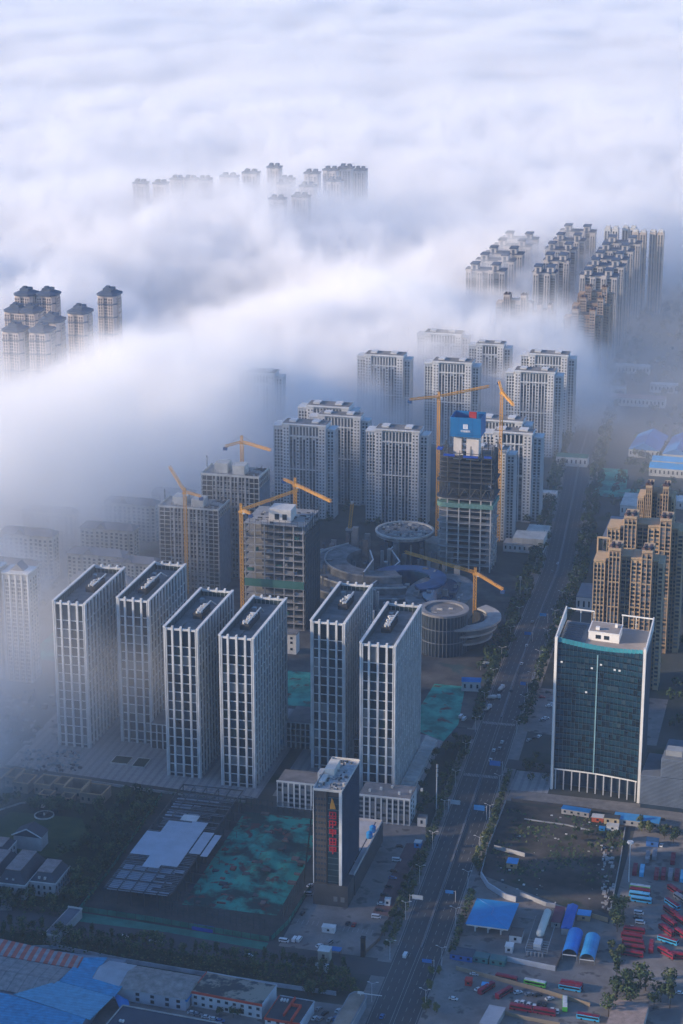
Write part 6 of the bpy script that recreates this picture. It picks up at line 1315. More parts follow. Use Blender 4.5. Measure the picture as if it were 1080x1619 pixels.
for px, py, rz, k, lab in [(801, 1551, -9, 'maroon', 'maroon bus on the lane above the tan depot wall'), (846, 1559, -8, 'green', 'green bus with white roof lying across the lower depot lane'), (904, 1561, -6, 'maroon', 'maroon bus behind its twin at the right of the lower depot lane'), (901, 1566, -6, 'mixed', 'maroon roofed bus with teal side at the right of the lower depot lane'), (769, 1567, 62, 'maroon', 'maroon bus parked slanting in the lower depot yard, left of two'), (797, 1574, 60, 'maroon', 'maroon bus parked slanting in the lower depot yard, right of two'), (824, 1598, -5, 'maroon', 'maroon bus in the lower yard, left of two end to end'), (861, 1604, -5, 'maroon', 'maroon bus in the lower yard, right of two end to end'), (893, 1592, 98, 'green', 'green bus with white roof standing upright in the lower yard'), (930, 1613, -5, 'mixed', 'maroon roofed bus cut off at the bottom edge'),
    (1004, 1379, V, 'maroon', 'maroon bus beside the blue bus below the tall floodlight mast'), (1015, 1381, V, 'sky', 'blue bus below the tall floodlight mast'), (1024, 1359, V, 'silver', 'silver bus at the top of the bus yard, left of two'), (1035, 1355, V, 'silver', 'silver bus at the top of the bus yard, right of two'), (1038, 1386, V, 'maroon', 'maroon bus first in the upright row at the upper right'), (1049, 1386, V, 'maroon', 'maroon bus second in the upright row at the upper right'), (1060, 1387, V, 'silver', 'silver bus third in the upright row at the upper right'), (1070, 1388, V, 'maroon', 'maroon bus fourth in the upright row at the upper right'), (1064, 1362, V, 'maroon', 'maroon bus standing above the upright row'), (1079, 1390, V, 'sky', 'blue bus at the right edge of the upright row'),
    (1012, 1408, Hh, 'green', 'green bus with white roof at the top of the crosswise stack'), (1012, 1413, Hh, 'maroon', 'maroon bus wedged under the green one in the crosswise stack'), (1011, 1419, Hh, 'sky', 'light blue bus, upper of two in the crosswise stack'), (1014, 1427, Hh, 'sky', 'light blue bus, lower of two in the crosswise stack'), (1003, 1475, Hh, 'maroon', 'maroon bus first of the crosswise stack by the dark trees'), (999, 1485, Hh, 'maroon', 'maroon bus second of the crosswise stack by the dark trees'), (1001, 1494, Hh, 'maroon', 'maroon bus third of the crosswise stack by the dark trees'), (1003, 1503, Hh, 'maroon', 'maroon bus fourth of the crosswise stack by the dark trees'), (1000, 1512, Hh, 'maroon', 'maroon bus last of the crosswise stack by the dark trees'),
    (1067, 1412, Dg, 'maroon', 'maroon bus at the head of the slanting row'), (1063, 1434, Dg, 'mixed', 'blue sided bus second in the slanting row'), (1061, 1446, Dg, 'maroon', 'maroon bus third in the slanting row'), (1058, 1461, Dg, 'maroon', 'maroon bus fourth in the slanting row'), (1054, 1475, Dg, 'maroon', 'maroon bus fifth in the slanting row'), (1056, 1491, -22, 'mixed', 'light blue sided bus with maroon roof turned across the yard'), (1030, 1501, V, 'maroon', 'maroon bus standing upright apart in the middle of the yard'), (1054, 1511, Dg + 8, 'maroon', 'maroon bus slanting just above the depot trees'), (1078, 1516, Hh, 'maroon', 'maroon bus at the right edge above the depot trees'), (1078, 1460, Dg, 'maroon', 'maroon bus at the right edge behind the slanting row'), (1079, 1482, Dg, 'maroon', 'maroon bus at the right edge beside the turned light blue one'), (1077, 1425, Dg, 'silver', 'white silver bus at the right edge near the head of the slanting row')]:
    bus(px, py, rz, k, lab)

# ------------------------------------------------------------------ street furniture
SIGNB = mat('sign_blue', (0.02, 0.16, 0.45), 0.5, var=0.05); LAMPW = mat('lamp_white', (0.5, 0.5, 0.5), 0.5)
def lamp_tree(): 
    t = thing('street_lamp', 'double armed grey street lamp beside the main road', 'street lamp', (0, 0, 0), 0, 'street lamps along the main road')
    MB().tube((0, 0, 0), (0, 0, 11), 0.16, 6, r2=0.09).build('pole', LAMPW, t); MB().tube((0, 0, 10.4), (2.6, 0, 11.6), 0.08, 4).tube((0, 0, 10.4), (-1.6, 0, 11.3), 0.08, 4).build('arm', LAMPW, t)
    MB().box(2.2, 3.4, -0.2, 0.2, 11.5, 11.72).build('lamp_head', WHITE, t); MB().box(-2.3, -1.3, -0.18, 0.18, 11.2, 11.4).build('lamp_head', WHITE, t)
    return t
lp = None
for i, y in enumerate(range(900, 1560, 44)):
    for s_ in (-1, 1):
        if 1255 < y < 1275 or (s_ > 0 and 1190 < y < 1216): continue
        x = road_x(y) + s_ * 13.8
        if lp is None: lp = lamp_tree(); lp.location = (x, y, 0.02); lp.rotation_euler.z = 0
        else: dup(lp, (x, y, 0.02), 180 if s_ > 0 else 0)
def sign(label, px, py, w, h, z, m, arm=-1):
    p = at(px, py); t = thing('road_sign', label, 'road sign', (p.x, p.y, 0.02), 0, 'road signs')
    MB().tube((0, 0, 0), (0, 0, z + h), 0.16, 6).build('pole', LAMPW, t); MB().tube((0, 0, z + h * 0.7), (arm * (w + 1.5), 0, z + h * 0.7), 0.1, 4).build('arm', LAMPW, t)
    x0, x1 = sorted((arm * 1.2, arm * (1.2 + w))); MB().box(x0, x1, -0.25, -0.12, z, z + h).build('panel', m, t)
SIGNP = mat('sign_pale', (0.35, 0.40, 0.45), 0.5)
sign('blue direction sign on a post at the right kerb, level with the white blocks', 769, 1296, 6.5, 3.4, 5.5, SIGNB); sign('blue direction sign over the road by the queue of cars', 794, 1226, 7, 3.4, 6, SIGNB); sign('small blue sign above the filling station', 720, 1427, 4.5, 2, 5, SIGNB)
sign('pale direction sign on a post at the left kerb beside the telecom mast', 709, 1284, 6, 2.8, 5.5, SIGNP, 1); sign('pale direction sign with two bars near the bottom left kerb', 648, 1434, 6, 2.6, 5, SIGNP, 1); sign('blue and orange sign near the depot gate', 686, 1540, 5, 2, 6, SIGNB)
sign('blue sign far up the road by the pavilion', 842, 1015, 5, 2.4, 5, SIGNB); sign('pale sign at the left kerb opposite the rotunda', 760, 1060, 5, 2, 5, SIGNP, 1); sign('blue sign left of the glass tower roof', 866, 985, 5, 2.4, 5, SIGNB); sign('blue sign beside the square of the glass tower', 834, 1095, 4, 2.4, 5, SIGNB)
p = at(570, 1592); t = thing('sign_gantry', 'white sign gantry reaching over the road at the bottom edge', 'gantry', (p.x, p.y, 0.02)); MB().tube((0, 0, 0), (0, 0, 8), 0.25, 6).build('pole', WHITE, t); MB().tube((-1, 0, 7.6), (11, 0, 7.6), 0.22, 6).build('beam', WHITE, t); MB().box(-1.5, 1.5, -0.3, 0.3, 7.2, 8.4).build('box', WHITE, t)
p = at(690, 1281); t = thing('telecom_mast', 'slim white telecom mast with antennas left of the main road', 'mast', (p.x, p.y, 0.02)); MB().tube((0, 0, 0), (0, 0, 30), 0.4, 8, r2=0.25).build('pole', WHITE, t)
for z in (23, 26, 29):
    for a in (0, 120, 240): MB().box(0.5 * math.cos(R(a)) - 0.15, 0.5 * math.cos(R(a)) + 0.15, 0.5 * math.sin(R(a)) - 0.15, 0.5 * math.sin(R(a)) + 0.15, z - 1, z + 0.9).build('antenna', WHITE, t)
p = at(822, 950); t = thing('telecom_mast', 'pale telecom mast beside the road level with the rotunda crane', 'mast', (p.x, p.y, 0.02)); MB().tube((0, 0, 0), (0, 0, 20), 0.4, 8, r2=0.25).build('pole', STEELL, t); MB().box(-0.8, 0.8, -0.8, 0.8, 17, 19.8).build('antenna', STEELL, t)
p = at(994, 1395); t = thing('floodlight_mast', 'tall white floodlight mast with round head in the bus yard', 'floodlight', (p.x, p.y, 0.02)); MB().tube((0, 0, 0), (0, 0, 25), 0.35, 8, r2=0.22).build('pole', WHITE, t); MB().ring(0, 0, 0.5, 1.7, 24.6, 25.2, 0, 360, 12).build('head_ring', WHITE, t); h = MB()
for a in range(0, 360, 60): h.box(1.5 * math.cos(R(a)) - 0.4, 1.5 * math.cos(R(a)) + 0.4, 1.5 * math.sin(R(a)) - 0.4, 1.5 * math.sin(R(a)) + 0.4, 24, 24.58)
tag(h.build('floodlight', mat('floodlight_glass', (0.6, 0.62, 0.65), 0.3), t))

# ------------------------------------------------------------------ trees
def leafm(n, c): return mat(n, c, 0.75, var=0.45, scale=0.35, spec=0.2)
LEAF = [leafm('leaf_deep', (0.022, 0.042, 0.020)), leafm('leaf_mid', (0.046, 0.080, 0.032)), leafm('leaf_olive', (0.10, 0.115, 0.042))]
def crown_mesh(seed, h, r, col_=False, tone=0):
    g = random.Random(seed); m = MB(); lobes = []
    n = 7 if not col_ else 5
    for i in range(n):
        a = g.uniform(0, 6.28); d = r * g.uniform(0.25, 0.62) * (0.4 if col_ else 1)
        lobes.append((d * math.cos(a), d * math.sin(a), h * g.uniform(0.42, 0.85), r * g.uniform(0.38, 0.62)))
    lobes.append((0, 0, h * 0.78, r * 0.6))
    for (x, y, z, q) in lobes:
        for k in range(30):
            u, v = g.uniform(-1, 1), g.uniform(0, 6.28); s_ = math.sqrt(1 - u * u); rr = q * g.uniform(0.6, 1.08)
            c = Vector((x + rr * s_ * math.cos(v), y + rr * s_ * math.sin(v), z + rr * u * (1.5 if col_ else 0.85)))
            nn = Vector((s_ * math.cos(v) + g.uniform(-.7, .7), s_ * math.sin(v) + g.uniform(-.7, .7), u + g.uniform(-.4, .9))).normalized(); e1 = nn.orthogonal().normalized(); e2 = nn.cross(e1); w = g.uniform(0.34, 0.72)
            m.add([c + e1 * w, c + e2 * w * 0.8, c - e1 * w * g.uniform(0.7, 1), c - e2 * w * 0.8], [(0, 1, 2, 3)], min(2, max(0, tone + g.choice((-1, 0, 0, 1)))))
    return m
def trunk_mesh(seed, h, r):
    g = random.Random(seed + 99); m = MB(); m.tube((0, 0, 0), (0.1, 0.1, h * 0.5), 0.22, 6, r2=0.13)
    for i in range(4): a = g.uniform(0, 6.28); m.tube((0.08, 0.08, h * 0.36), (r * 0.5 * math.cos(a), r * 0.5 * math.sin(a), h * 0.72), 0.09, 4, r2=0.04)
    return m
TV = []
for i, (h, r, c, tn) in enumerate([(8, 3.6, False, 0), (9.5, 4.2, False, 1), (7, 3.0, False, 1), (6.5, 2.8, False, 2), (11, 2.6, True, 0), (10, 2.2, True, 1)]):
    TV.append((trunk_mesh(i, h, r).mesh('trunk', BARK), crown_mesh(i, h, r, c, tn).mesh('crown', LEAF)))
tree_n = [0]
def tree(x, y, v, s, label, group):
    tree_n[0] += 1
    t = thing('tree', label, 'tree', (x, y, 0.02), rnd(0, 360), group); t.scale = (s, s, s * rnd(0.9, 1.1)); put('trunk', TV[v][0], t); put('crown', TV[v][1], t)
random.seed(21)
# side road belt
for row, (y0, kinds, lab) in enumerate([(922.5, (0, 1, 0, 4), 'dark leafy tree in the far row along the side road'), (912, (1, 0, 5, 4), 'leafy tree in the near row by the factory boundary wall')]):
    x = -412
    while x < -224:
        dy = 0 if x > -400 else 6
        tree(x, y0 + rnd(-1.5, 1.5) + (4 if x < -330 else 0), random.choice(kinds), rnd(0.75, 1.1), lab, 'trees along the side road'); x += rnd(4.6, 6.6)
for i in range(16): tree(rnd(-262, -216), rnd(897, 921), random.choice((1, 2, 3)), rnd(0.7, 1.0), 'bushy tree in the garden patch above the rounded tan roof', 'garden trees by the road corner')
# park
def in_house(x, y): return (x < -399 and 952 < y < 1015) or (x < -426 and y < 1036 and y > 940) or (-474 < x < -416 and 1016 < y < 1066) or y > 1080 and x < -412
k = 0
while k < 46:
    x, y = rnd(-478, -387), rnd(956, 1104)
    if in_house(x, y): continue
    tree(x, y, random.choice((0, 0, 1, 1, 2)), rnd(0.8, 1.15), 'dark leafy tree in the dense park grove', 'trees of the park grove'); k += 1
for i in range(14): tree(rnd(-432, -386), rnd(946, 958), random.choice((0, 1)), rnd(0.8, 1.1), 'dark leafy tree at the front of the mansard house', 'trees before the mansard house')
for i in range(12): tree(rnd(-470, -425), 1068 + rnd(-2, 14), random.choice((0, 1)), rnd(0.7, 1.0), 'leafy tree behind the lawn below the villa shells', 'trees behind the lawn')
# main road rows
for y in range(956, 1200, 11):
    for s_ in (-1, 1):
        if (s_ > 0 and (1192 < y < 1265 or 1045 > y > 1022)) or (s_ < 0 and 1240 < y < 1258): continue
        if random.random() < 0.12: continue
        tree(road_x(y) + s_ * rnd(15.5, 18.5), y + rnd(-2, 2), random.choice((2, 3, 2, 5, 1)), rnd(0.65, 1.0), 'street tree in the row on the %s side of the main road' % ('left' if s_ < 0 else 'right'), 'street trees along the main road')
for i in range(13): y = 1060 + i * 6.8; tree(-183.5 + rnd(-1, 1), y, 3, rnd(0.75, 1.0), 'yellowish green tree in the hedge row along the vacant lot wall', 'trees along the vacant lot wall')
for i in range(12): y = 968 + i * 8.5; tree(-216 + rnd(-.6, .6), y, random.choice((2, 0)), rnd(0.7, 0.95), 'tree between the brick parking strip and the main road', 'trees by the parking strip')
for i in range(22): tree(rnd(-236, -220), rnd(1112, 1235), random.choice((0, 1, 2)), rnd(0.75, 1.05), 'dark tree in the strip beside the tower nearest the road', 'trees beside the tower terrace')
for i in range(17): p = at(rnd(958, 1060), rnd(1548, 1612)); tree(p.x, p.y, random.choice((0, 1, 1, 4)), rnd(1.1, 1.5), 'large dark tree in the clump at the lower end of the bus depot', 'trees in the lower depot clump')
for i in range(7): p = at(rnd(968, 992), rnd(1436, 1482)); tree(p.x, p.y, random.choice((1, 1, 0)), rnd(0.9, 1.2), 'broad tree in the clump beside the light blue buses', 'trees beside the light blue buses')
for i in range(5): p = at(rnd(964, 986), rnd(1500, 1540)); tree(p.x, p.y, 3, rnd(0.8, 1.0), 'olive tree left of the crosswise maroon buses', 'trees left of the maroon buses')
for i in range(10): p = at(rnd(900, 985), rnd(1318, 1352)); tree(p.x, p.y, random.choice((0, 2)), rnd(0.6, 0.95), 'scrubby tree in the top right corner of the vacant lot', 'scrub trees of the vacant lot')
for i in range(5): p = at(1020 + rnd(-12, 12), 1312 + rnd(-8, 8)); tree(p.x, p.y, 3, rnd(0.9, 1.1), 'olive tree in front of the sky blue shed', 'trees before the sky blue shed')
for i in range(8): p = at(rnd(1040, 1078), rnd(1318, 1335)); tree(p.x, p.y, 0, rnd(0.7, 1.0), 'dark tree at the right edge above the bus yard', 'trees at the right edge')
for i in range(10): p = at(rnd(690, 740), rnd(1540, 1612)); tree(p.x - 12, p.y, 3, rnd(0.7, 0.9), 'olive bush tree at the kerb by the depot gate', 'kerb trees by the depot gate') if p.x - 12 > -184 else None
for i in range(6): p = at(rnd(340, 400), 1600 + rnd(-4, 14)); tree(p.x, p.y, 2, rnd(0.6, 0.9), 'small tree in front of the red trimmed building', 'trees before the red trimmed building')
# far rows read as masses
def belt(name, label, spots):
    m = MB(); g = random.Random(3)
    for (x, y, s) in spots:
        h = 8 * s; r = 3.6 * s
        for k in range(46):
            u, v = g.uniform(-0.7, 1), g.uniform(0, 6.28); q = math.sqrt(max(0, 1 - u * u)); rr = g.uniform(0.6, 1.05)
            c = Vector((x + r * rr * q * math.cos(v), y + r * rr * q * math.sin(v), h * 0.6 + r * rr * u)); nn = Vector((q * math.cos(v) + g.uniform(-.6, .6), q * math.sin(v) + g.uniform(-.6, .6), u + .3)).normalized(); e1 = nn.orthogonal().normalized(); e2 = nn.cross(e1); w = g.uniform(0.6, 1.15) * s
            m.add([c + e1 * w, c + e2 * w, c - e1 * w, c - e2 * w], [(0, 1, 2, 3)], g.choice((0, 0, 1)))
    o = m.build(name, LEAF); o['kind'] = 'stuff'; o['label'] = label
sp = [(rnd(-478, -387), rnd(956, 1104), rnd(0.8, 1.1)) for i in range(120)]
belt('park_trees', 'mass of dark trees filling the park grove', [q for q in sp if not in_house(q[0], q[1])])
sp = [(rnd(-236, -222), rnd(1345, 1455), 1.0) for i in range(22)] + [(p.x, p.y, 0.7) for p in [at(rnd(830, 875), rnd(1195, 1250)) for i in range(8)]]
belt('garden_trees', 'small trees before the rotunda and by the glass tower', sp)
sp = []
for y in range(1205, 2300, 9):
    for s_ in (-1, 1):
        for j in range(1 if y < 1460 else 2):
            if not (s_ > 0 and 1192 < y < 1265 or 1240 < y < 1260): sp.append((road_x(y) + s_ * (16 + j * 6) + rnd(-2, 2), y + rnd(-3, 3), rnd(0.8, 1.2)))
belt('roadside_trees', 'mass of dark trees along both sides of the far main road', sp)
sp = [(rnd(-196, -60), rnd(1535, 2250), rnd(0.8, 1.3)) for i in range(260)] + [(rnd(-260, -130), rnd(2250, 2900), rnd(0.9, 1.4)) for i in range(200)]
belt('far_trees', 'scattered far trees between the low roofs in the haze', sp)
sp = [(rnd(-700, -500), rnd(1300, 1680), rnd(0.7, 1.0)) for i in range(150)] + [(rnd(-640, -500), rnd(1120, 1290), rnd(0.6, 0.9)) for i in range(40)] + [(rnd(-100, -60), rnd(1290, 1500), rnd(0.8, 1.2)) for i in range(40)] + [(rnd(-470, -250), rnd(1668, 1760), rnd(0.8, 1.1)) for i in range(60)]
belt('estate_trees', 'trees between the misty apartment blocks', sp)
def hedge(name, label, spots, n):
    m = MB(); g = random.Random(n)
    for (x0, y0, x1, y1, w, h, cnt) in spots:
        for i in range(cnt):
            u = g.random(); c = Vector((x0 + (x1 - x0) * u + g.uniform(-w, w), y0 + (y1 - y0) * u + g.uniform(-w, w), g.uniform(0.2, h))); e1 = Vector((g.uniform(-1, 1), g.uniform(-1, 1), g.uniform(-.5, .5))).normalized(); e2 = e1.cross(Vector((g.uniform(-.6, .6), g.uniform(-.6, .6), 1))).normalized(); q = g.uniform(0.4, 0.9)
            m.add([c + e1 * q, c + e2 * q, c - e1 * q, c - e2 * q], [(0, 1, 2, 3)], g.choice((0, 0, 1, 1, 2)))
    o = m.build(name, LEAF); tag(o, label, kind='stuff')
hs = []
for y in range(956, 1440, 20):
    for s_ in (-1, 1):
        if (s_ > 0 and (1186 < y < 1266 or 1010 < y < 1046)) or (s_ < 0 and 1230 < y < 1262): continue
        hs.append((road_x(y) + s_ * 16.5, y, road_x(y + 18) + s_ * 16.5, y + 18, 2.0, 3.4, 90))
hedge('roadside_shrubbery', 'dark shrubs filling the verges under the street trees', hs, 4)
hs = [(-412, 924, -330, 926, 3, 5, 500), (-330, 921, -230, 920, 3, 5, 560), (-400, 914, -230, 908, 3, 4, 700), (-386, 960, -388, 1100, 3.5, 5, 700), (-470, 948, -390, 950, 4, 5, 450), (-262, 912, -218, 906, 6, 4, 260), (-386, 1112, -330, 1108, 2, 2.5, 160)]
hedge('undergrowth', 'dark undergrowth below the tree belts round the building site', hs, 5)
# hedges and weeds
m = MB(); g = random.Random(8)
for i in range(1500):
    x, y = g.uniform(-178, -106), g.uniform(1055, 1140)
    if math.sin(x * 0.13) * math.cos(y * 0.11) + g.uniform(-.5, .5) < 0.1: continue
    w = g.uniform(0.3, 0.9); m.add([(x - w, y - w * .6, 0.05), (x + w, y - w * .4, 0.05), (x + w * .5, y + w, g.uniform(.3, 1.2)), (x - w * .6, y + w * .8, g.uniform(.3, 1.0))], [(0, 1, 2, 3)], g.choice((0, 0, 1, 2)))
o = m.build('weeds', LEAF); tag(o, 'dark weeds growing over the vacant lot', kind='stuff')
print('TREES', tree_n[0])
# ------------------------------------------------------------------ fog (procedural density grids), haze
class NG:
    """small helper that writes maths into a geometry node group"""
    def __init__(s, g): s.g = g
    def n(s, t, **k):
        x = s.g.nodes.new(t)
        for a, v in k.items(): setattr(x, a, v)
        return x
    def lk(s, a, b): s.g.links.new(a, b)
    def put(s, sock, v):
        if isinstance(v, (int, float)): sock.default_value = v
        else: s.lk(v, sock)
    def m(s, op, a, b=0.0, c=0.0, clamp=False):
        x = s.n('ShaderNodeMath', operation=op, use_clamp=clamp)
        for i, v in enumerate((a, b, c)[:2 if op not in ('MULTIPLY_ADD', 'SMOOTH_MIN', 'SMOOTH_MAX') else 3]): s.put(x.inputs[i], v)
        return x.outputs[0]
    def mr(s, v, a, b, c, d, it='SMOOTHSTEP'):
        x = s.n('ShaderNodeMapRange', interpolation_type=it)
        for i, q in enumerate((v, a, b, c, d)): s.put(x.inputs[i], q)
        return x.outputs[0]
    def noise(s, vec, scale, detail=3.0, rough=0.55, dist=0.0, sq=None):
        x = s.n('ShaderNodeTexNoise')
        if sq:
            vm = s.n('ShaderNodeVectorMath', operation='MULTIPLY'); s.lk(vec, vm.inputs[0]); vm.inputs[1].default_value = sq; vec = vm.outputs[0]
        s.lk(vec, x.inputs['Vector'])
        x.inputs['Scale'].default_value = scale; x.inputs['Detail'].default_value = detail
        x.inputs['Roughness'].default_value = rough; x.inputs['Distortion'].default_value = dist
        return x.outputs[0]
    def gauss(s, X, Y, cx, cy_, rx, ry):
        a = s.m('DIVIDE', s.m('SUBTRACT', X, cx), rx); b = s.m('DIVIDE', s.m('SUBTRACT', Y, cy_), ry)
        q = s.m('ADD', s.m('MULTIPLY', a, a), s.m('MULTIPLY', b, b))
        return s.m('EXPONENT', s.m('MULTIPLY', q, -1.0))
    def curve(s, v, lo, hi, pts, ylo, yhi):
        t = s.mr(v, lo, hi, 0.0, 1.0, 'LINEAR')
        x = s.n('ShaderNodeFloatCurve'); s.lk(t, x.inputs['Value']); c = x.mapping.curves[0]
        pp = [((a - lo) / (hi - lo), (b - ylo) / (yhi - ylo)) for a, b in pts]
        while len(c.points) < len(pp): c.points.new(0.5, 0.5)
        for q, p in zip(c.points, pp): q.location = p
        x.mapping.update()
        return s.m('MULTIPLY_ADD', x.outputs[0], yhi - ylo, ylo)

def vol_mat(name, color, dens, aniso=0.0):
    m = bpy.data.materials.new(name); m.use_nodes = True; t = m.node_tree; t.nodes.clear()
    o = t.nodes.new('ShaderNodeOutputMaterial'); v = t.nodes.new('ShaderNodeVolumePrincipled')
    v.inputs['Color'].default_value = (*color, 1); v.inputs['Density'].default_value = dens
    v.inputs['Anisotropy'].default_value = aniso
    t.links.new(v.outputs[0], o.inputs['Volume'])
    return m

def fog_volume(name, label, lo, hi, res, mat, field):
    g = bpy.data.node_groups.new(name, 'GeometryNodeTree')
    g.interface.new_socket('Geometry', in_out='INPUT', socket_type='NodeSocketGeometry')
    g.interface.new_socket('Geometry', in_out='OUTPUT', socket_type='NodeSocketGeometry')
    N = NG(g)
    out = N.n('NodeGroupOutput'); vc = N.n('GeometryNodeVolumeCube'); sm = N.n('GeometryNodeSetMaterial')
    pos = N.n('GeometryNodeInputPosition'); sep = N.n('ShaderNodeSeparateXYZ'); N.lk(pos.outputs[0], sep.inputs[0])
    d = field(N, pos.outputs[0], *sep.outputs[:3])
    N.lk(d, vc.inputs['Density']); vc.inputs['Background'].default_value = 0.0
    vc.inputs['Min'].default_value = lo; vc.inputs['Max'].default_value = hi
    for k, v in zip('XYZ', res): vc.inputs['Resolution ' + k].default_value = v
    N.lk(vc.outputs[0], sm.inputs[0]); sm.inputs['Material'].default_value = mat; N.lk(sm.outputs[0], out.inputs[0])
    me = bpy.data.meshes.new(name); o = bpy.data.objects.new(name, me); col.objects.link(o)
    me.materials.append(mat)
    md = o.modifiers.new('fog', 'NODES'); md.node_group = g
    o['kind'] = 'stuff'; o['label'] = label
    return o

def near_field(N, pos, X, Y, Z):
    # right hand edge of the bank as a function of the distance up the road
    edge = N.curve(Y, 200, 4400, [(200, -560), (600, -560), (1000, -545), (1130, -530), (1300, -600), (1465, -600), (1611, -545), (1733, -470), (1846, -425),
                                (1960, -370), (2100, -245), (2200, -265), (2500, -300), (2985, -200), (3400, 40), (4400, 900)], -700, 1000)
    big = N.noise(pos, 1 / 420.0, 2.0, 0.5, sq=(1, 1, 0.4))
    mid = N.noise(pos, 1 / 170.0, 6.0, 0.60, 0.8)
    bil = N.m('ABSOLUTE', N.m('SUBTRACT', N.noise(pos, 1 / 62.0, 4.0, 0.55, 0.6), 0.5))
    e = N.m('ADD', N.m('SUBTRACT', edge, X), N.m('MULTIPLY_ADD', N.m('SUBTRACT', big, 0.5), 200.0, N.m('MULTIPLY', N.gauss(X, Y, -640, 1700, 120, 90), 30.0)))
    side = N.mr(e, -70.0, 110.0, 0.0, 1.0)
    top = N.m('MULTIPLY_ADD', N.m('SUBTRACT', big, 0.5), 80.0, 80.0)
    puff = N.m('ABSOLUTE', N.m('SUBTRACT', N.noise(pos, 1 / 230.0, 4.0, 0.55, 0.3, sq=(1, 1, 0.15)), 0.5))
    top = N.m('ADD', top, N.m('MULTIPLY', N.m('SUBTRACT', 0.09, puff), 200.0))
    top = N.m('SUBTRACT', top, N.m('MULTIPLY', N.gauss(X, Y, -770, 2390, 120, 120), 62.0))      # the gap where the ground shows
    top = N.m('SUBTRACT', top, N.m('MULTIPLY', N.gauss(X, Y, -860, 2020, 135, 120), 80.0))      # lower round the left towers
    top = N.m('ADD', top, N.m('MULTIPLY', N.gauss(X, Y, -690, 1920, 85, 100), 34.0))           # the crest in front of them
    top = N.m('ADD', top, N.m('MULTIPLY', N.gauss(X, Y, -560, 1860, 105, 170), 34.0))
    top = N.m('ADD', top, N.m('MULTIPLY', N.gauss(X, Y, -390, 2160, 200, 90), 26.0))            # the tongue reaching the road
    top = N.m('ADD', top, N.m('MULTIPLY', N.gauss(X, Y, -690, 1660, 80, 110), 10.0))           # the bright shoulder at the left edge
    tall = N.m('MULTIPLY', N.mr(X, -930.0, -750.0, 1.0, 0.0), N.mr(Y, 860.0, 1120.0, 1.0, 0.0))     # taller fog added out of view on the left to shade the foreground
    top = N.m('MULTIPLY_ADD', tall, 130.0, N.m('MULTIPLY', top, side))
    top = N.m('ADD', top, N.m('MULTIPLY', N.gauss(X, Y, -900, 2830, 330, 230), 26.0))            # the far cluster stands deep in it
    h = N.m('SUBTRACT', top, Z)
    h = N.m('ADD', N.m('DIVIDE', h, 34.0), N.m('MULTIPLY', N.m('SUBTRACT', mid, 0.5), 4.4))
    h = N.m('ADD', h, N.m('MULTIPLY', N.m('SUBTRACT', 0.12, bil), 4.6))
    h = N.m('ADD', h, N.m('MULTIPLY', N.m('SUBTRACT', N.noise(pos, 1 / 30.0, 3.0, 0.6, 0.5), 0.5), 2.0))
    body = N.m('MULTIPLY', N.mr(h, 0.0, 1.3, 0.0, 1.0), N.mr(side, 0.0, 0.35, 0.0, 1.0))
    # thin mist lying over the low ground to the right, and wisps drifting off the bank past the office towers
    far = N.mr(Y, 2250.0, 3000.0, 0.0, 1.0)
    mist = N.m('MULTIPLY', N.m('MULTIPLY', N.mr(Y, 1550.0, 2250.0, 0.0, 1.0), N.m('ADD', N.mr(Z, 25.0, 70.0, 0.10, 0.0), N.mr(N.m('SUBTRACT', Z, N.m('MULTIPLY', far, 60.0)), 50.0, 130.0, 0.038, 0.0))), N.mr(big, 0.3, 0.6, 0.5, 1.2))
    veil = N.m('MULTIPLY', N.gauss(X, Y, -520, 1150, 75, 120), N.mr(Z, 125.0, 60.0, 0.0, 0.24))
    veil = N.m('ADD', veil, N.m('MULTIPLY', N.gauss(X, Y, -442, 1160, 45, 40), N.m('MULTIPLY', N.mr(mid, 0.5, 0.66, 0.0, 0.45), N.m('MULTIPLY', N.mr(Z, 95.0, 70.0, 0.0, 1.0), N.mr(Z, 25.0, 55.0, 0.0, 1.0)))))
    low = N.m('MULTIPLY', N.gauss(X, Y, -655, 1470, 125, 190), N.m('MULTIPLY', N.mr(Z, 55.0, 95.0, 0.02, 0.24), N.m('MULTIPLY', N.mr(Z, 130.0, 185.0, 1.0, 0.0), N.mr(mid, 0.35, 0.6, 0.6, 1.3))))
    low = N.m('ADD', low, N.m('MULTIPLY', N.gauss(X, Y, -850, 2770, 330, 110), N.mr(Z, 100.0, 170.0, 0.26, 0.0)))
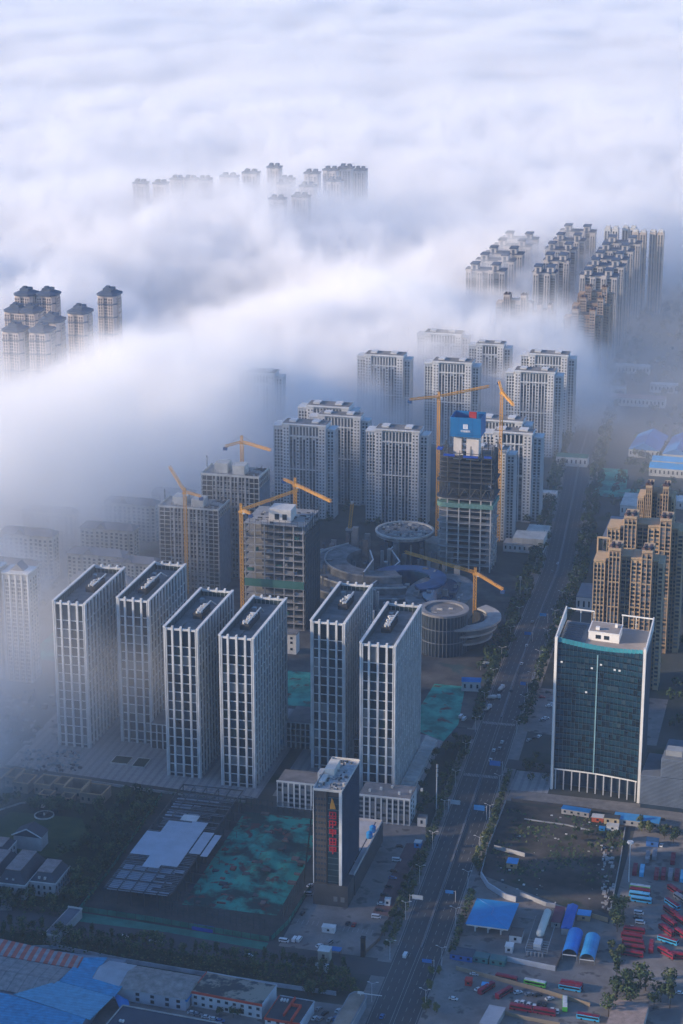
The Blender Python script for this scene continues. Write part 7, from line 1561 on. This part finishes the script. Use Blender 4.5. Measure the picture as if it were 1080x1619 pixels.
    return N.m('ADD', N.m('ADD', body, mist), N.m('ADD', veil, low))

def far_field(N, pos, X, Y, Z):
    big = N.noise(pos, 1 / 1000.0, 3.0, 0.5, sq=(0.7, 1.0, 0.4))
    mid = N.noise(pos, 1 / 300.0, 6.0, 0.60, 0.4)
    puff = N.m('ABSOLUTE', N.m('SUBTRACT', N.noise(pos, 1 / 520.0, 4.0, 0.55, 0.2, sq=(1, 1, 0.1)), 0.5))
    top = N.m('MULTIPLY_ADD', N.m('SUBTRACT', big, 0.5), 70.0, 85.0)
    top = N.m('ADD', top, N.m('MULTIPLY', N.m('SUBTRACT', 0.09, puff), 220.0))
    h = N.m('ADD', N.m('DIVIDE', N.m('SUBTRACT', top, Z), 45.0), N.m('MULTIPLY', N.m('SUBTRACT', mid, 0.5), 2.6))
    return N.m('MULTIPLY', N.mr(h, 0.0, 1.6, 0.0, 1.0), N.mr(Y, 4000.0, 4300.0, 0.0, 1.0))

FOG = vol_mat('fog_vapour', (0.995, 0.995, 0.998), 0.028)
FOGF = vol_mat('far_fog_vapour', (0.98, 0.982, 0.988), 0.020)
fog_volume('fog_bank', 'low white fog bank rolling in between the towers', (-2200, 200, -4), (900, 4400, 260), (480, 650, 42), FOG, near_field)
fog_volume('fog_sea', 'far sea of fog reaching to the horizon', (-6500, 4000, -4), (2500, 11000, 230), (225, 176, 12), FOGF, far_field)
hz = bpy.data.meshes.new('haze'); b = bmesh.new(); bmesh.ops.create_cube(b, size=1)
HX0, HX1, HY0, HY1, HZ0, HZ1 = -6000, 4000, -1000, 15000, -5, 600
for v in b.verts: v.co = ((HX0 + HX1) / 2 + v.co.x * (HX1 - HX0), (HY0 + HY1) / 2 + v.co.y * (HY1 - HY0), (HZ0 + HZ1) / 2 + v.co.z * (HZ1 - HZ0))
b.to_mesh(hz); b.free(); ho = bpy.data.objects.new('haze', hz); col.objects.link(ho); ho['kind'] = 'stuff'; ho['label'] = 'thin blue morning haze over the whole city'
hz.materials.append(vol_mat('haze_air', (0.48, 0.69, 1.0), 0.00005))
